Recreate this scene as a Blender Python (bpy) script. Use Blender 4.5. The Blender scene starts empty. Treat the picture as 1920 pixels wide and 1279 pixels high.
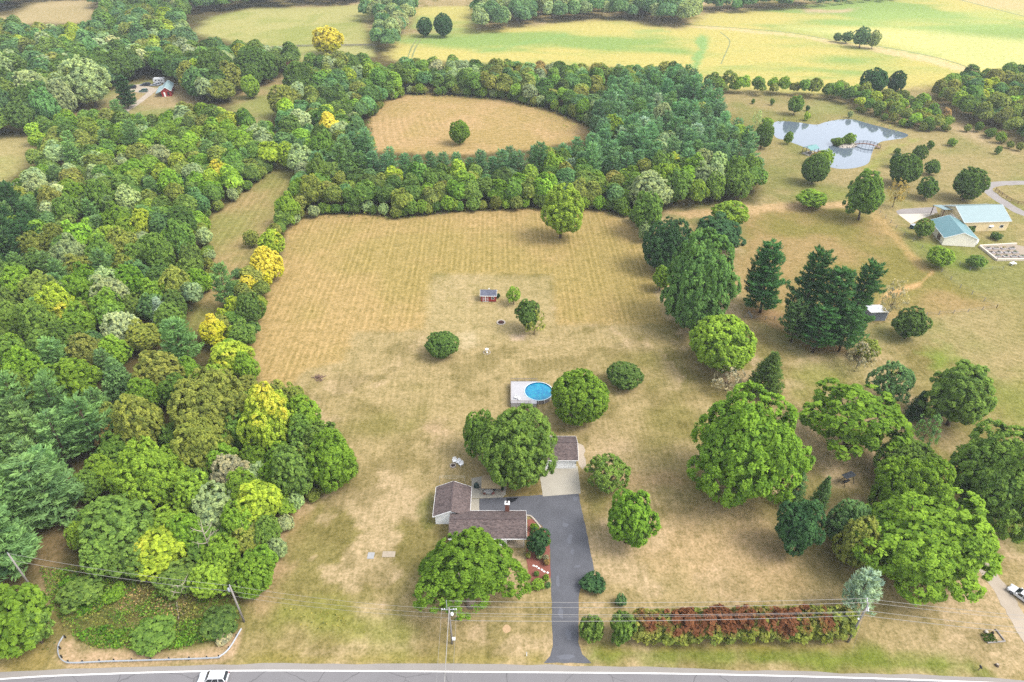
import bpy, bmesh, math, random
import numpy as np
random.seed(11)
rng = np.random.default_rng(11)
scene = bpy.context.scene
COL = scene.collection
PI = math.pi
R_ = math.radians

# ---------------------------------------------------------------- camera, sky, sun, exposure
CAM_H, CAM_PITCH, CAM_F = 110.0, R_(36.0), 1280.0
cam_d = bpy.data.cameras.new('camera')
cam = bpy.data.objects.new('camera', cam_d)
COL.objects.link(cam)
cam.location = (0, 0, CAM_H)
cam.rotation_euler = (PI / 2 - CAM_PITCH, 0, 0)
cam_d.sensor_fit = 'HORIZONTAL'
cam_d.sensor_width = 36.0
cam_d.lens = 24.0
cam_d.clip_start = 0.5
cam_d.clip_end = 6000
scene.camera = cam

SUN_EL, SUN_AZ = R_(54), R_(106)      # azimuth clockwise from +Y, so the sun stands to the right
world = bpy.data.worlds.new('World')
scene.world = world
world.use_nodes = True
wn, wl = world.node_tree.nodes, world.node_tree.links
wn.clear()
w_out = wn.new('ShaderNodeOutputWorld')
w_bg = wn.new('ShaderNodeBackground')
w_sky = wn.new('ShaderNodeTexSky')
w_sky.sky_type = 'NISHITA'
w_sky.sun_disc = False
w_sky.sun_elevation = SUN_EL
w_sky.sun_rotation = SUN_AZ
w_sky.dust_density = 3.0
w_hs = wn.new('ShaderNodeHueSaturation')
w_hs.inputs['Saturation'].default_value = 0.36
wl.new(w_sky.outputs[0], w_hs.inputs['Color'])
wl.new(w_hs.outputs[0], w_bg.inputs['Color'])
wl.new(w_bg.outputs[0], w_out.inputs['Surface'])
w_bg.inputs['Strength'].default_value = 0.15

sun_d = bpy.data.lights.new('sun', 'SUN')
sun_d.energy = 0.82
sun_d.angle = R_(20)
sun_d.color = (1.0, 0.96, 0.90)
sun = bpy.data.objects.new('sun', sun_d)
COL.objects.link(sun)
sdir = np.array([math.sin(SUN_AZ) * math.cos(SUN_EL), math.cos(SUN_AZ) * math.cos(SUN_EL), math.sin(SUN_EL)])
from mathutils import Vector, Matrix
sun.rotation_euler = Vector(sdir.tolist()).to_track_quat('Z', 'Y').to_euler()
sun.location = (200, 100, 300)

vs = scene.view_settings
vs.view_transform = 'Standard'
vs.look = 'None'
vs.exposure = 1.87
vs.gamma = 1.0
vs.use_curve_mapping = False
try:
    scene.cycles.use_denoising = False
    scene.cycles.use_light_tree = False
    scene.cycles.max_bounces = 8
    scene.cycles.diffuse_bounces = 5
    scene.cycles.transparent_max_bounces = 4
    scene.cycles.volume_bounces = 0
except Exception:
    pass

# ---------------------------------------------------------------- photo pixel -> place on the ground
_F = np.array([0, math.cos(CAM_PITCH), -math.sin(CAM_PITCH)])
_U = np.array([0, math.sin(CAM_PITCH), math.cos(CAM_PITCH)])
_C = np.array([0, 0, CAM_H])


def at(px, py, z=0.0):
    d = _F * CAM_F + np.array([px - 960.0, 0, 0]) - _U * (py - 639.5)
    return _C + d * ((z - CAM_H) / d[2])


def proj(p):
    v = np.asarray(p, float) - _C
    s = CAM_F / (v @ _F)
    return 960 + s * v[0], 639.5 - s * (v @ _U)


def wpoly(pts, z=0.0):
    return np.array([at(x, y, z)[:2] for x, y in pts])


def lin(c):
    c = np.asarray(c, float) / 255.0
    return np.where(c <= 0.04045, c / 12.92, ((c + 0.055) / 1.055) ** 2.4)


def alb(c, k=0.62):
    v = lin(c) * k * 0.70
    return tuple(float(x) for x in v)


# ---------------------------------------------------------------- noise and distance helpers (numpy)
_LAT = rng.random((256, 256))


def vnoise(x, y):
    xi, yi = np.floor(x).astype(int), np.floor(y).astype(int)
    fx, fy = x - xi, y - yi
    fx, fy = fx * fx * (3 - 2 * fx), fy * fy * (3 - 2 * fy)
    L = lambda a, b: _LAT[a & 255, b & 255]
    return (L(xi, yi) * (1 - fx) + L(xi + 1, yi) * fx) * (1 - fy) + (L(xi, yi + 1) * (1 - fx) + L(xi + 1, yi + 1) * fx) * fy


def fbm(x, y, s, o=4):
    t, a, n = 0, 1.0, 0
    x, y = x / s, y / s
    for k in range(o):
        t = t + a * vnoise(x + 17.3 * k, y + 9.1 * k)
        n += a
        a *= 0.5
        x, y = x * 2.03, y * 2.03
    return t / n


def sdf_poly(P, poly):
    """signed distance, negative inside"""
    d = np.full(len(P), 1e18)
    ins = np.zeros(len(P), bool)
    n = len(poly)
    for i in range(n):
        a, b = poly[i], poly[(i + 1) % n]
        e = b - a
        w = P - a
        t = np.clip((w @ e) / max(e @ e, 1e-9), 0, 1)
        q = w - t[:, None] * e
        d = np.minimum(d, (q * q).sum(1))
        c = (a[1] <= P[:, 1]) != (b[1] <= P[:, 1])
        if abs(b[1] - a[1]) > 1e-12:
            xx = a[0] + (P[:, 1] - a[1]) * (b[0] - a[0]) / (b[1] - a[1])
            ins ^= c & (P[:, 0] < xx)
    d = np.sqrt(d)
    return np.where(ins, -d, d)


def sdf_line(P, pts):
    d = np.full(len(P), 1e18)
    for a, b in zip(pts[:-1], pts[1:]):
        e = b - a
        w = P - a
        t = np.clip((w @ e) / max(e @ e, 1e-9), 0, 1)
        q = w - t[:, None] * e
        d = np.minimum(d, (q * q).sum(1))
    return np.sqrt(d)


# ---------------------------------------------------------------- object helpers
def link(o, parent=None):
    COL.objects.link(o)
    if parent is not None:
        o.parent = parent
    return o


def tag(o, label=None, cat=None, group=None, kind=None):
    if label:
        o['label'] = label
    if cat:
        o['category'] = cat
    if group:
        o['group'] = group
    if kind:
        o['kind'] = kind
    return o


def thing(name, label, cat, loc=(0, 0, 0), rz=0.0, group=None):
    o = bpy.data.objects.new(name, None)
    o.empty_display_size = 0.3
    link(o)
    o.location = [float(v) for v in loc]
    o.rotation_euler = (0, 0, rz)
    return tag(o, label, cat, group)


def copy_tree(o, parent=None):
    c = o.copy()
    COL.objects.link(c)
    if parent is not None:
        c.parent = parent
    for ch in o.children:
        copy_tree(ch, c)
    return c


class MB:
    """collects shapes and links them as ONE mesh object"""
    def __init__(s):
        s.v, s.f, s.smooth = [], [], False

    def poly(s, pts):
        n = len(s.v)
        s.v += [tuple(float(c) for c in p) for p in pts]
        s.f.append(list(range(n, n + len(pts))))
        return s

    def box(s, x0, x1, y0, y1, z0, z1):
        n = len(s.v)
        s.v += [(x, y, z) for z in (z0, z1) for y in (y0, y1) for x in (x0, x1)]
        s.f += [[n + i for i in q] for q in ((0, 2, 3, 1), (4, 5, 7, 6), (0, 1, 5, 4), (2, 6, 7, 3), (0, 4, 6, 2), (1, 3, 7, 5))]
        return s

    def bar(s, a, b, w, h=None):
        """square bar from a to b"""
        a, b = Vector(a), Vector(b)
        h = h or w
        d = (b - a).normalized()
        u = d.cross(Vector((0, 0, 1)))
        u = Vector((1, 0, 0)) if u.length < 1e-4 else u.normalized()
        t = u.cross(d)
        n = len(s.v)
        for p in (a, b):
            for i, j in ((-1, -1), (1, -1), (1, 1), (-1, 1)):
                s.v.append(tuple(p + u * (i * w / 2) + t * (j * h / 2)))
        s.f += [[n + i for i in q] for q in ((3, 2, 1, 0), (4, 5, 6, 7), (0, 1, 5, 4), (1, 2, 6, 5), (2, 3, 7, 6), (3, 0, 4, 7))]
        return s

    def tube(s, pts, rad, seg=8, cap=True):
        pts = [Vector([float(c) for c in p]) for p in pts]
        if not hasattr(rad, '__len__'):
            rad = [rad] * len(pts)
        n0 = len(s.v)
        for i, p in enumerate(pts):
            d = (pts[min(i + 1, len(pts) - 1)] - pts[max(i - 1, 0)]).normalized()
            u = d.cross(Vector((0, 0, 1)))
            u = Vector((1, 0, 0)) if u.length < 1e-3 else u.normalized()
            t = u.cross(d)
            for k in range(seg):
                a = 2 * PI * k / seg
                s.v.append(tuple(p + (u * math.cos(a) + t * math.sin(a)) * rad[i]))
        for i in range(len(pts) - 1):
            for k in range(seg):
                k2 = (k + 1) % seg
                s.f.append([n0 + i * seg + k, n0 + i * seg + k2, n0 + (i + 1) * seg + k2, n0 + (i + 1) * seg + k])
        if cap:
            s.f.append([n0 + k for k in range(seg)][::-1])
            s.f.append([n0 + (len(pts) - 1) * seg + k for k in range(seg)])
        return s

    def lathe(s, prof, seg=20, c=(0, 0, 0)):
        n0 = len(s.v)
        for r, z in prof:
            for k in range(seg):
                a = 2 * PI * k / seg
                s.v.append((c[0] + r * math.cos(a), c[1] + r * math.sin(a), c[2] + z))
        for i in range(len(prof) - 1):
            for k in range(seg):
                k2 = (k + 1) % seg
                s.f.append([n0 + i * seg + k, n0 + i * seg + k2, n0 + (i + 1) * seg + k2, n0 + (i + 1) * seg + k])
        s.f.append([n0 + k for k in range(seg)][::-1])
        s.f.append([n0 + (len(prof) - 1) * seg + k for k in range(seg)])
        return s

    def prism(s, outline, a, b, axis='y'):
        """outline in (u,v) extruded along the axis: y -> (u,t,v); z -> (u,v,t)"""
        n = len(outline)
        n0 = len(s.v)
        for t in (a, b):
            for u, v in outline:
                s.v.append((u, t, v) if axis == 'y' else (t, u, v) if axis == 'x' else (u, v, t))
        s.f.append([n0 + i for i in range(n)])
        s.f.append([n0 + n + i for i in range(n)][::-1])
        for i in range(n):
            j = (i + 1) % n
            s.f.append([n0 + j, n0 + i, n0 + n + i, n0 + n + j])
        return s

    def build(s, name, mat, parent=None, bevel=0.0, smooth=False):
        me = bpy.data.meshes.new(name)
        me.from_pydata(s.v, [], s.f)
        bm = bmesh.new()
        bm.from_mesh(me)
        bmesh.ops.recalc_face_normals(bm, faces=bm.faces)
        if bevel:
            bmesh.ops.remove_doubles(bm, verts=bm.verts, dist=1e-5)
            bmesh.ops.bevel(bm, geom=[e for e in bm.edges if len(e.link_faces) == 2 and e.calc_face_angle(0) > 0.5], offset=bevel, segments=2, affect='EDGES', clamp_overlap=True)
        bm.to_mesh(me)
        bm.free()
        if smooth:
            me.polygons.foreach_set('use_smooth', [True] * len(me.polygons))
        me.materials.append(mat)
        return link(bpy.data.objects.new(name, me), parent)


def np_mesh(name, V, Fq, mat, parent=None, attrs=None, smooth=False):
    """quads from numpy arrays"""
    me = bpy.data.meshes.new(name)
    me.vertices.add(len(V))
    me.vertices.foreach_set('co', np.asarray(V, np.float32).ravel())
    k = Fq.shape[1]
    me.loops.add(Fq.size)
    me.loops.foreach_set('vertex_index', Fq.astype(np.int32).ravel())
    me.polygons.add(len(Fq))
    me.polygons.foreach_set('loop_start', np.arange(0, Fq.size, k, dtype=np.int32))
    try:
        me.polygons.foreach_set('loop_total', np.full(len(Fq), k, np.int32))
    except Exception:
        pass
    for an, (typ, arr) in (attrs or {}).items():
        a = me.attributes.new(an, typ, 'POINT')
        a.data.foreach_set('value' if typ == 'FLOAT' else 'color', np.asarray(arr, np.float32).ravel())
    me.update(calc_edges=True)
    me.validate()
    if smooth:
        me.polygons.foreach_set('use_smooth', [True] * len(me.polygons))
    me.materials.append(mat)
    return me


# ---------------------------------------------------------------- materials
def _mat(name):
    m = bpy.data.materials.new(name)
    m.use_nodes = True
    nt = m.node_tree
    bs = nt.nodes['Principled BSDF']
    return m, nt, bs


def mix_rgb(nt, fac, a, b, blend='MIX'):
    n = nt.nodes.new('ShaderNodeMix')
    n.data_type = 'RGBA'
    n.blend_type = blend
    for sock, v in ((n.inputs['Factor'], fac), (n.inputs['A'], a), (n.inputs['B'], b)):
        if hasattr(v, 'is_linked'):
            nt.links.new(v, sock)
        elif hasattr(v, '__len__'):
            sock.default_value = (*v[:3], 1)
        else:
            sock.default_value = v
    n.clamp_factor = True
    return n.outputs['Result']


def math_n(nt, op, a, b=None, c=None):
    n = nt.nodes.new('ShaderNodeMath')
    n.operation = op
    for i, v in enumerate((a, b, c)):
        if v is None:
            continue
        if hasattr(v, 'is_linked'):
            nt.links.new(v, n.inputs[i])
        else:
            n.inputs[i].default_value = v
    return n.outputs[0]


def noise_n(nt, vec, scale, detail=4, rough=0.55):
    n = nt.nodes.new('ShaderNodeTexNoise')
    n.inputs['Scale'].default_value = scale
    n.inputs['Detail'].default_value = detail
    n.inputs['Roughness'].default_value = rough
    nt.links.new(vec, n.inputs['Vector'])
    return n.outputs['Fac']


def ramp01(nt, v, lo, hi):
    n = nt.nodes.new('ShaderNodeMapRange')
    n.inputs['From Min'].default_value = lo
    n.inputs['From Max'].default_value = hi
    nt.links.new(v, n.inputs['Value'])
    return n.outputs[0]


def pos_n(nt):
    return nt.nodes.new('ShaderNodeNewGeometry').outputs['Position']


def obj_n(nt):
    return nt.nodes.new('ShaderNodeTexCoord').outputs['Object']


def plain(name, c, k=0.62, rough=0.7, var=0.2, scale=1.5, metal=0.0, spec=0.3):
    m, nt, bs = _mat(name)
    base = alb(c, k)
    vec = obj_n(nt)
    n1 = noise_n(nt, vec, scale)
    n2 = noise_n(nt, vec, scale * 9)
    s = math_n(nt, 'ADD', math_n(nt, 'MULTIPLY', n1, 0.6), math_n(nt, 'MULTIPLY', n2, 0.4))
    col = mix_rgb(nt, ramp01(nt, s, 0.3, 0.7), tuple(x * (1 - var) for x in base), tuple(min(0.9, x * (1 + var)) for x in base))
    nt.links.new(col, bs.inputs['Base Color'])
    bs.inputs['Roughness'].default_value = rough
    bs.inputs['Metallic'].default_value = metal
    bs.inputs['Specular IOR Level'].default_value = spec
    return m


def striped(name, c, period, axis=0, dark=0.75, k=0.62, rough=0.5, metal=0.0, width=0.12, var=0.12, along=None):
    """boards or standing seams: thin dark lines every <period> m in object space"""
    m, nt, bs = _mat(name)
    base = alb(c, k)
    vec = obj_n(nt)
    sx = nt.nodes.new('ShaderNodeSeparateXYZ')
    nt.links.new(vec, sx.inputs[0])
    t = math_n(nt, 'FRACT', math_n(nt, 'DIVIDE', sx.outputs[axis], period))
    ln = math_n(nt, 'LESS_THAN', t, width)
    n1 = noise_n(nt, vec, 0.9)
    n2 = noise_n(nt, vec, 6)
    s = math_n(nt, 'ADD', math_n(nt, 'MULTIPLY', n1, 0.6), math_n(nt, 'MULTIPLY', n2, 0.4))
    col = mix_rgb(nt, ramp01(nt, s, 0.3, 0.7), tuple(x * (1 - var) for x in base), tuple(min(0.9, x * (1 + var)) for x in base))
    col = mix_rgb(nt, ln, col, tuple(x * dark for x in base))
    nt.links.new(col, bs.inputs['Base Color'])
    bs.inputs['Roughness'].default_value = rough
    bs.inputs['Metallic'].default_value = metal
    return m


def shingle(name, c1, c2, k=0.62):
    m, nt, bs = _mat(name)
    vec = obj_n(nt)
    br = nt.nodes.new('ShaderNodeTexVoronoi')
    br.inputs['Scale'].default_value = 3.4
    mp = nt.nodes.new('ShaderNodeMapping')
    mp.inputs['Scale'].default_value = (0.8, 1.6, 1)
    nt.links.new(vec, mp.inputs[0])
    nt.links.new(mp.outputs[0], br.inputs['Vector'])
    sp = nt.nodes.new('ShaderNodeSeparateColor')
    nt.links.new(br.outputs['Color'], sp.inputs[0])
    n = noise_n(nt, vec, 0.5, 3)
    f = math_n(nt, 'ADD', math_n(nt, 'MULTIPLY', sp.outputs[0], 0.75), math_n(nt, 'MULTIPLY', n, 0.35))
    col = mix_rgb(nt, f, alb(c1, k), alb(c2, k))
    nt.links.new(col, bs.inputs['Base Color'])
    bs.inputs['Roughness'].default_value = 0.9
    return m


M = {}
M['white_siding'] = striped('white siding', (240, 240, 238), 0.2, 2, 0.85, 1.15, 0.6)
M['white_paint'] = plain('white paint', (240, 240, 238), 1.1, 0.5, 0.05)
M['shingles'] = shingle('brown shingles', (66, 53, 52), (136, 117, 112))
M['shingles_grey'] = shingle('grey shingles', (78, 82, 100), (128, 132, 150))
M['brick'] = plain('brick', (150, 95, 78), 0.62, 0.85, 0.25, 3)
M['concrete'] = plain('concrete', (205, 197, 182), 0.62, 0.85, 0.10, 0.5)
M['glass'] = plain('dark glass', (52, 60, 66), 0.6, 0.12, 0.1, spec=0.6)
M['red_board'] = striped('red boards', (178, 42, 44), 0.3, 0, 0.65, 0.7)
M['teal_roof'] = striped('teal metal roof', (112, 172, 178), 0.6, 1, 0.82, 0.62, 0.4, 0.0)
M['tan_siding'] = striped('tan siding', (234, 212, 164), 0.4, 0, 0.88, 0.95)
M['cream_siding'] = striped('cream siding', (246, 238, 220), 0.4, 0, 0.9, 1.1)
M['grey_metal'] = plain('galvanised metal', (190, 196, 202), 0.62, 0.4, 0.1, metal=0.0)
M['dark_metal'] = plain('dark metal', (45, 47, 50), 0.6, 0.5, 0.1)
M['pole_wood'] = plain('weathered pole wood', (186, 178, 170), 0.55, 0.9, 0.2, 2)
M['wire'] = plain('aluminium wire', (176, 172, 166), 0.7, 0.4, 0.02)
M['wood'] = plain('weathered wood', (150, 128, 104), 0.6, 0.9, 0.25, 2)
M['deck'] = striped('pale deck boards', (206, 204, 206), 0.16, 0, 0.72, 0.66, 0.7)
M['stone'] = plain('pale stone', (214, 202, 186), 0.62, 0.9, 0.25, 1.2)
M['tyre'] = plain('tyre rubber', (28, 28, 30), 0.6, 0.8, 0.1)
M['car_white'] = plain('white car paint', (240, 241, 243), 0.85, 0.25, 0.02, spec=0.5)
M['rim'] = plain('wheel rim', (170, 172, 175), 0.6, 0.35, 0.05)
M['red_light'] = plain('red lamp glass', (170, 30, 28), 0.6, 0.3, 0.05)
M['bark'] = plain('bark', (116, 98, 82), 0.6, 0.95, 0.3, 1.5)
M['bark_pale'] = plain('pale bark', (176, 160, 140), 0.6, 0.95, 0.25, 1.5)
M['deadwood'] = plain('dead wood', (205, 190, 170), 0.6, 0.95, 0.15, 1.5)
M['mulch'] = plain('red mulch', (160, 98, 82), 0.62, 0.95, 0.25, 4)
M['canvas'] = plain('tan canvas', (200, 176, 134), 0.62, 0.9, 0.08)
M['ash'] = plain('ash and char', (70, 52, 50), 0.6, 0.95, 0.4, 5)
M['blue_cover'] = plain('pool liner', (40, 168, 205), 0.62, 0.6, 0.08)
M['fascia'] = plain('white fascia', (236, 236, 234), 1.1, 0.6, 0.03)
# ---------------------------------------------------------------- the ground: one flat sheet, split by land use
def steps(a, b, s):
    return list(np.arange(a, b - s * 0.5, s))


gx = steps(-1500, -420, 40) + steps(-420, -135, 3.5) + steps(-135, 135, 1.0) + steps(135, 420, 3.5) + steps(420, 1500, 40) + [1500.0]
gy = steps(15, 45, 3) + steps(45, 255, 1.0) + steps(255, 480, 2.5) + steps(480, 760, 5) + steps(760, 1800, 50) + [1800.0]
gx, gy = np.array(gx), np.array(gy)
NX, NY = len(gx), len(gy)
GX, GY = np.meshgrid(gx, gy)
GP = np.stack([GX.ravel(), GY.ravel()], 1)
big = fbm(GP[:, 0], GP[:, 1], 38, 3)
mid = fbm(GP[:, 0] + 300, GP[:, 1] + 90, 11, 4)
fine = fbm(GP[:, 0] + 70, GP[:, 1] + 510, 3.2, 3)

# land use: name, outline in photo pixels, colour, greener colour, soft edge m, edge wobble m, row direction, row period, row strength
HAY = [(470, 645), (500, 560), (528, 480), (545, 418), (600, 404), (700, 403), (745, 412), (850, 398), (1000, 391), (1130, 394), (1185, 420), (1208, 470), (1228, 540), (1250, 607), (1040, 609), (1034, 516), (812, 514), (803, 590), (795, 620), (662, 622), (648, 678), (575, 692), (548, 722), (520, 738), (488, 715)]
UPPER = [(700, 285), (690, 215), (720, 190), (770, 177), (860, 181), (940, 187), (1020, 204), (1080, 228), (1120, 248), (1090, 262), (1000, 280), (850, 292)]
STRIP = [(340, 640), (352, 595), (395, 520), (385, 470), (376, 425), (440, 372), (488, 335), (505, 300), (520, 285), (560, 300), (562, 345), (520, 420), (480, 490), (425, 560), (395, 600)]
LANDUSE = [
    # name, poly, colour, alt colour, soft, wobble, row mode, period, strength
    ('woodland_floor', [(-900, 1300), (-900, -50), (300, -60), (700, 60), (745, 118), (1080, 100), (1310, 125), (1345, 235), (1432, 355), (1425, 385), (1255, 395), (1195, 412), (1130, 396), (1000, 392), (850, 399), (745, 413), (700, 404), (600, 405), (545, 418), (528, 480), (500, 560), (470, 645), (488, 715), (520, 738), (560, 770), (640, 860), (655, 905), (590, 925), (550, 950), (515, 1010), (500, 1090), (440, 1140), (330, 1120), (100, 1080), (60, 1110), (-200, 1230)], (112, 106, 66), (130, 116, 78), 2.5, 3, None, 1, 0),
    ('hay_field', HAY, (196, 167, 114), (182, 160, 101), 1.2, 1.5, 'dir', 1.75, 0.58),
    ('upper_hay_field', UPPER, (204, 171, 124), (190, 163, 108), 2.0, 2.0, 'ring', 3.0, 0.38),
    ('mown_strip', STRIP, (184, 160, 112), (158, 154, 90), 2.0, 2.5, 'strip', 2.6, 0.45),
    ('pasture', [(1405, 240), (1345, 178), (1420, 172), (1560, 180), (1600, 205), (1700, 232), (1790, 245), (1920, 300), (2300, 420), (2300, 1000), (1925, 800), (1760, 640), (1500, 660), (1395, 590), (1385, 440), (1250, 412), (1250, 385), (1420, 382), (1430, 350)], (178, 160, 113), (150, 147, 88), 4, 5, 'pasture', 1.9, 0.35),
    ('meadow', [(1395, 395), (1460, 388), (1595, 386), (1640, 405), (1690, 455), (1735, 500), (1780, 520), (1868, 575), (1760, 592), (1640, 600), (1500, 600), (1395, 585), (1385, 480)], (176, 150, 102), (148, 138, 76), 3, 4, None, 1, 0),
    ('crop_field', [(725, 100), (745, 66), (880, 58), (1010, 48), (1060, 40), (1160, 38), (1270, 55), (1330, 25), (1480, 12), (1700, -10), (2700, -60), (2700, 240), (1915, 160), (1750, 160), (1560, 178), (1320, 165), (1130, 128), (740, 112)], (212, 198, 118), (148, 178, 98), 8, 6, None, 1, 0),
    ('crop_field', [(770, 52), (778, 14), (905, 10), (900, 35), (880, 64)], (208, 196, 116), (160, 180, 102), 6, 4, None, 1, 0),
    ('crop_field', [(1790, -2), (1700, -30), (2600, -50), (2500, 60), (1925, 30)], (216, 196, 140), (200, 190, 120), 6, 4, None, 1, 0),
    ('hill_pasture', [(360, 62), (395, 32), (470, 16), (600, 14), (760, 2), (735, 22), (680, 40), (705, 85), (600, 90), (540, 92), (450, 82)], (188, 182, 116), (166, 170, 96), 6, 5, None, 1, 0),
    ('hill_pasture', [(540, 90), (700, 84), (700, 106), (560, 116)], (192, 188, 126), (178, 178, 108), 4, 4, None, 1, 0),
    ('hill_pasture', [(-300, 40), (20, 30), (60, 8), (90, -20), (200, -20), (185, 20), (170, 44), (60, 44), (-100, 70)], (200, 178, 134), (190, 170, 124), 6, 5, None, 1, 0),
    ('barnyard', [(60, 255), (120, 215), (175, 185), (235, 158), (300, 148), (345, 165), (375, 195), (330, 205), (290, 225), (200, 222), (150, 235)], (186, 164, 122), (156, 158, 96), 5, 4, None, 1, 0),
    ('barnyard', [(440, 178), (500, 150), (548, 138), (560, 180), (540, 200), (485, 235), (430, 220)], (186, 164, 118), (158, 160, 92), 4, 4, None, 1, 0),
    ('barnyard', [(-200, 360), (-100, 270), (30, 252), (75, 262), (40, 320), (0, 350)], (188, 172, 118), (168, 168, 100), 4, 4, None, 1, 0),
]
base_c = alb((186, 165, 119))
green_c = alb((142, 134, 74))
bare_c = alb((208, 182, 144))
Cc = np.tile(np.array(base_c), (len(GP), 1))


def sm(x, a, b):
    t = np.clip((x - a) / (b - a), 0, 1)
    return t * t * (3 - 2 * t)


gw = sm(big * 0.5 + mid * 0.5, 0.48, 0.66)[:, None]
Cc = Cc * (1 - gw * 0.75) + np.array(green_c) * gw * 0.75
pat = fbm(GP[:, 0] + 33, GP[:, 1] + 210, 8, 5)
bw = (sm(pat, 0.515, 0.565) * sm(fbm(GP[:, 0] + 5, GP[:, 1] + 77, 30, 2), 0.42, 0.58))[:, None]
Cc = Cc * (1 - 0.8 * bw) + np.array(bare_c) * 0.8 * bw
gp2 = (sm(fbm(GP[:, 0] + 133, GP[:, 1] + 21, 6, 5), 0.56, 0.64))[:, None]
Cc = Cc * (1 - 0.5 * gp2) + np.array(alb((134, 122, 72))) * 0.5 * gp2
rowc = GP[:, 0] / 1.5 + 0.02 * GP[:, 1]
rows = np.full(len(GP), 0.28)
region = np.zeros(len(GP), int)
RNAMES = ['lawn']
wob = (fine - 0.5) * 1.4 + (mid - 0.5) * 0.9


def near_mask(poly, m):
    lo, hi = poly.min(0) - m, poly.max(0) + m
    return np.where((GP >= lo).all(1) & (GP <= hi).all(1))[0]


for name, px, c, c2, soft, wobble, mode, per, st in LANDUSE:
    poly = wpoly([(x, max(y, -150)) for x, y in px])
    ix = near_mask(poly, 12)
    d = sdf_poly(GP[ix], poly)
    dn = d + wob[ix] * wobble
    w = 1 - sm(dn, -soft, soft)
    g = sm(0.6 * big[ix] + 0.4 * mid[ix], 0.40, 0.64)[:, None]
    if name == 'crop_field':
        sx = fbm(GP[ix, 0] * 0.55 + GP[ix, 1] * 0.35 + 40, GP[ix, 1] * 1.3, 60, 5)
        g = sm(sx, 0.42, 0.62)[:, None] * 0.9
    col = np.array(alb(c)) * (1 - g) + np.array(alb(c2)) * g
    if name == 'woodland_floor':
        col = np.array(alb(c, 0.45)) * (1 - g) + np.array(alb(c2, 0.45)) * g
    Cc[ix] = Cc[ix] * (1 - w[:, None]) + col * w[:, None]
    inner = 1 - sm(d, -2.5 if per < 2.5 else -1.0, -0.2)
    if mode == 'dir':
        rc = (GP[ix, 0] + 0.02 * GP[ix, 1]) / per
    elif mode == 'ring':
        rc = (d + (big[ix] - 0.5) * 6) / per
    elif mode == 'strip':
        a, b = at(352, 600)[:2], at(540, 300)[:2]
        e = (b - a) / np.linalg.norm(b - a)
        rc = (GP[ix] @ np.array([-e[1], e[0]])) / per
    elif mode == 'pasture':
        rc = (GP[ix, 0] * 0.62 + GP[ix, 1] * 0.78 + (mid[ix] - 0.5) * 2) / per
    else:
        rc = rowc[ix]
    inside = d < 0
    rowc[ix] = np.where(inside, rc, rowc[ix])
    rows[ix] = rows[ix] * (1 - w) + st * inner * w
    if name not in RNAMES:
        RNAMES.append(name)
    region[ix[inside]] = RNAMES.index(name)

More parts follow.
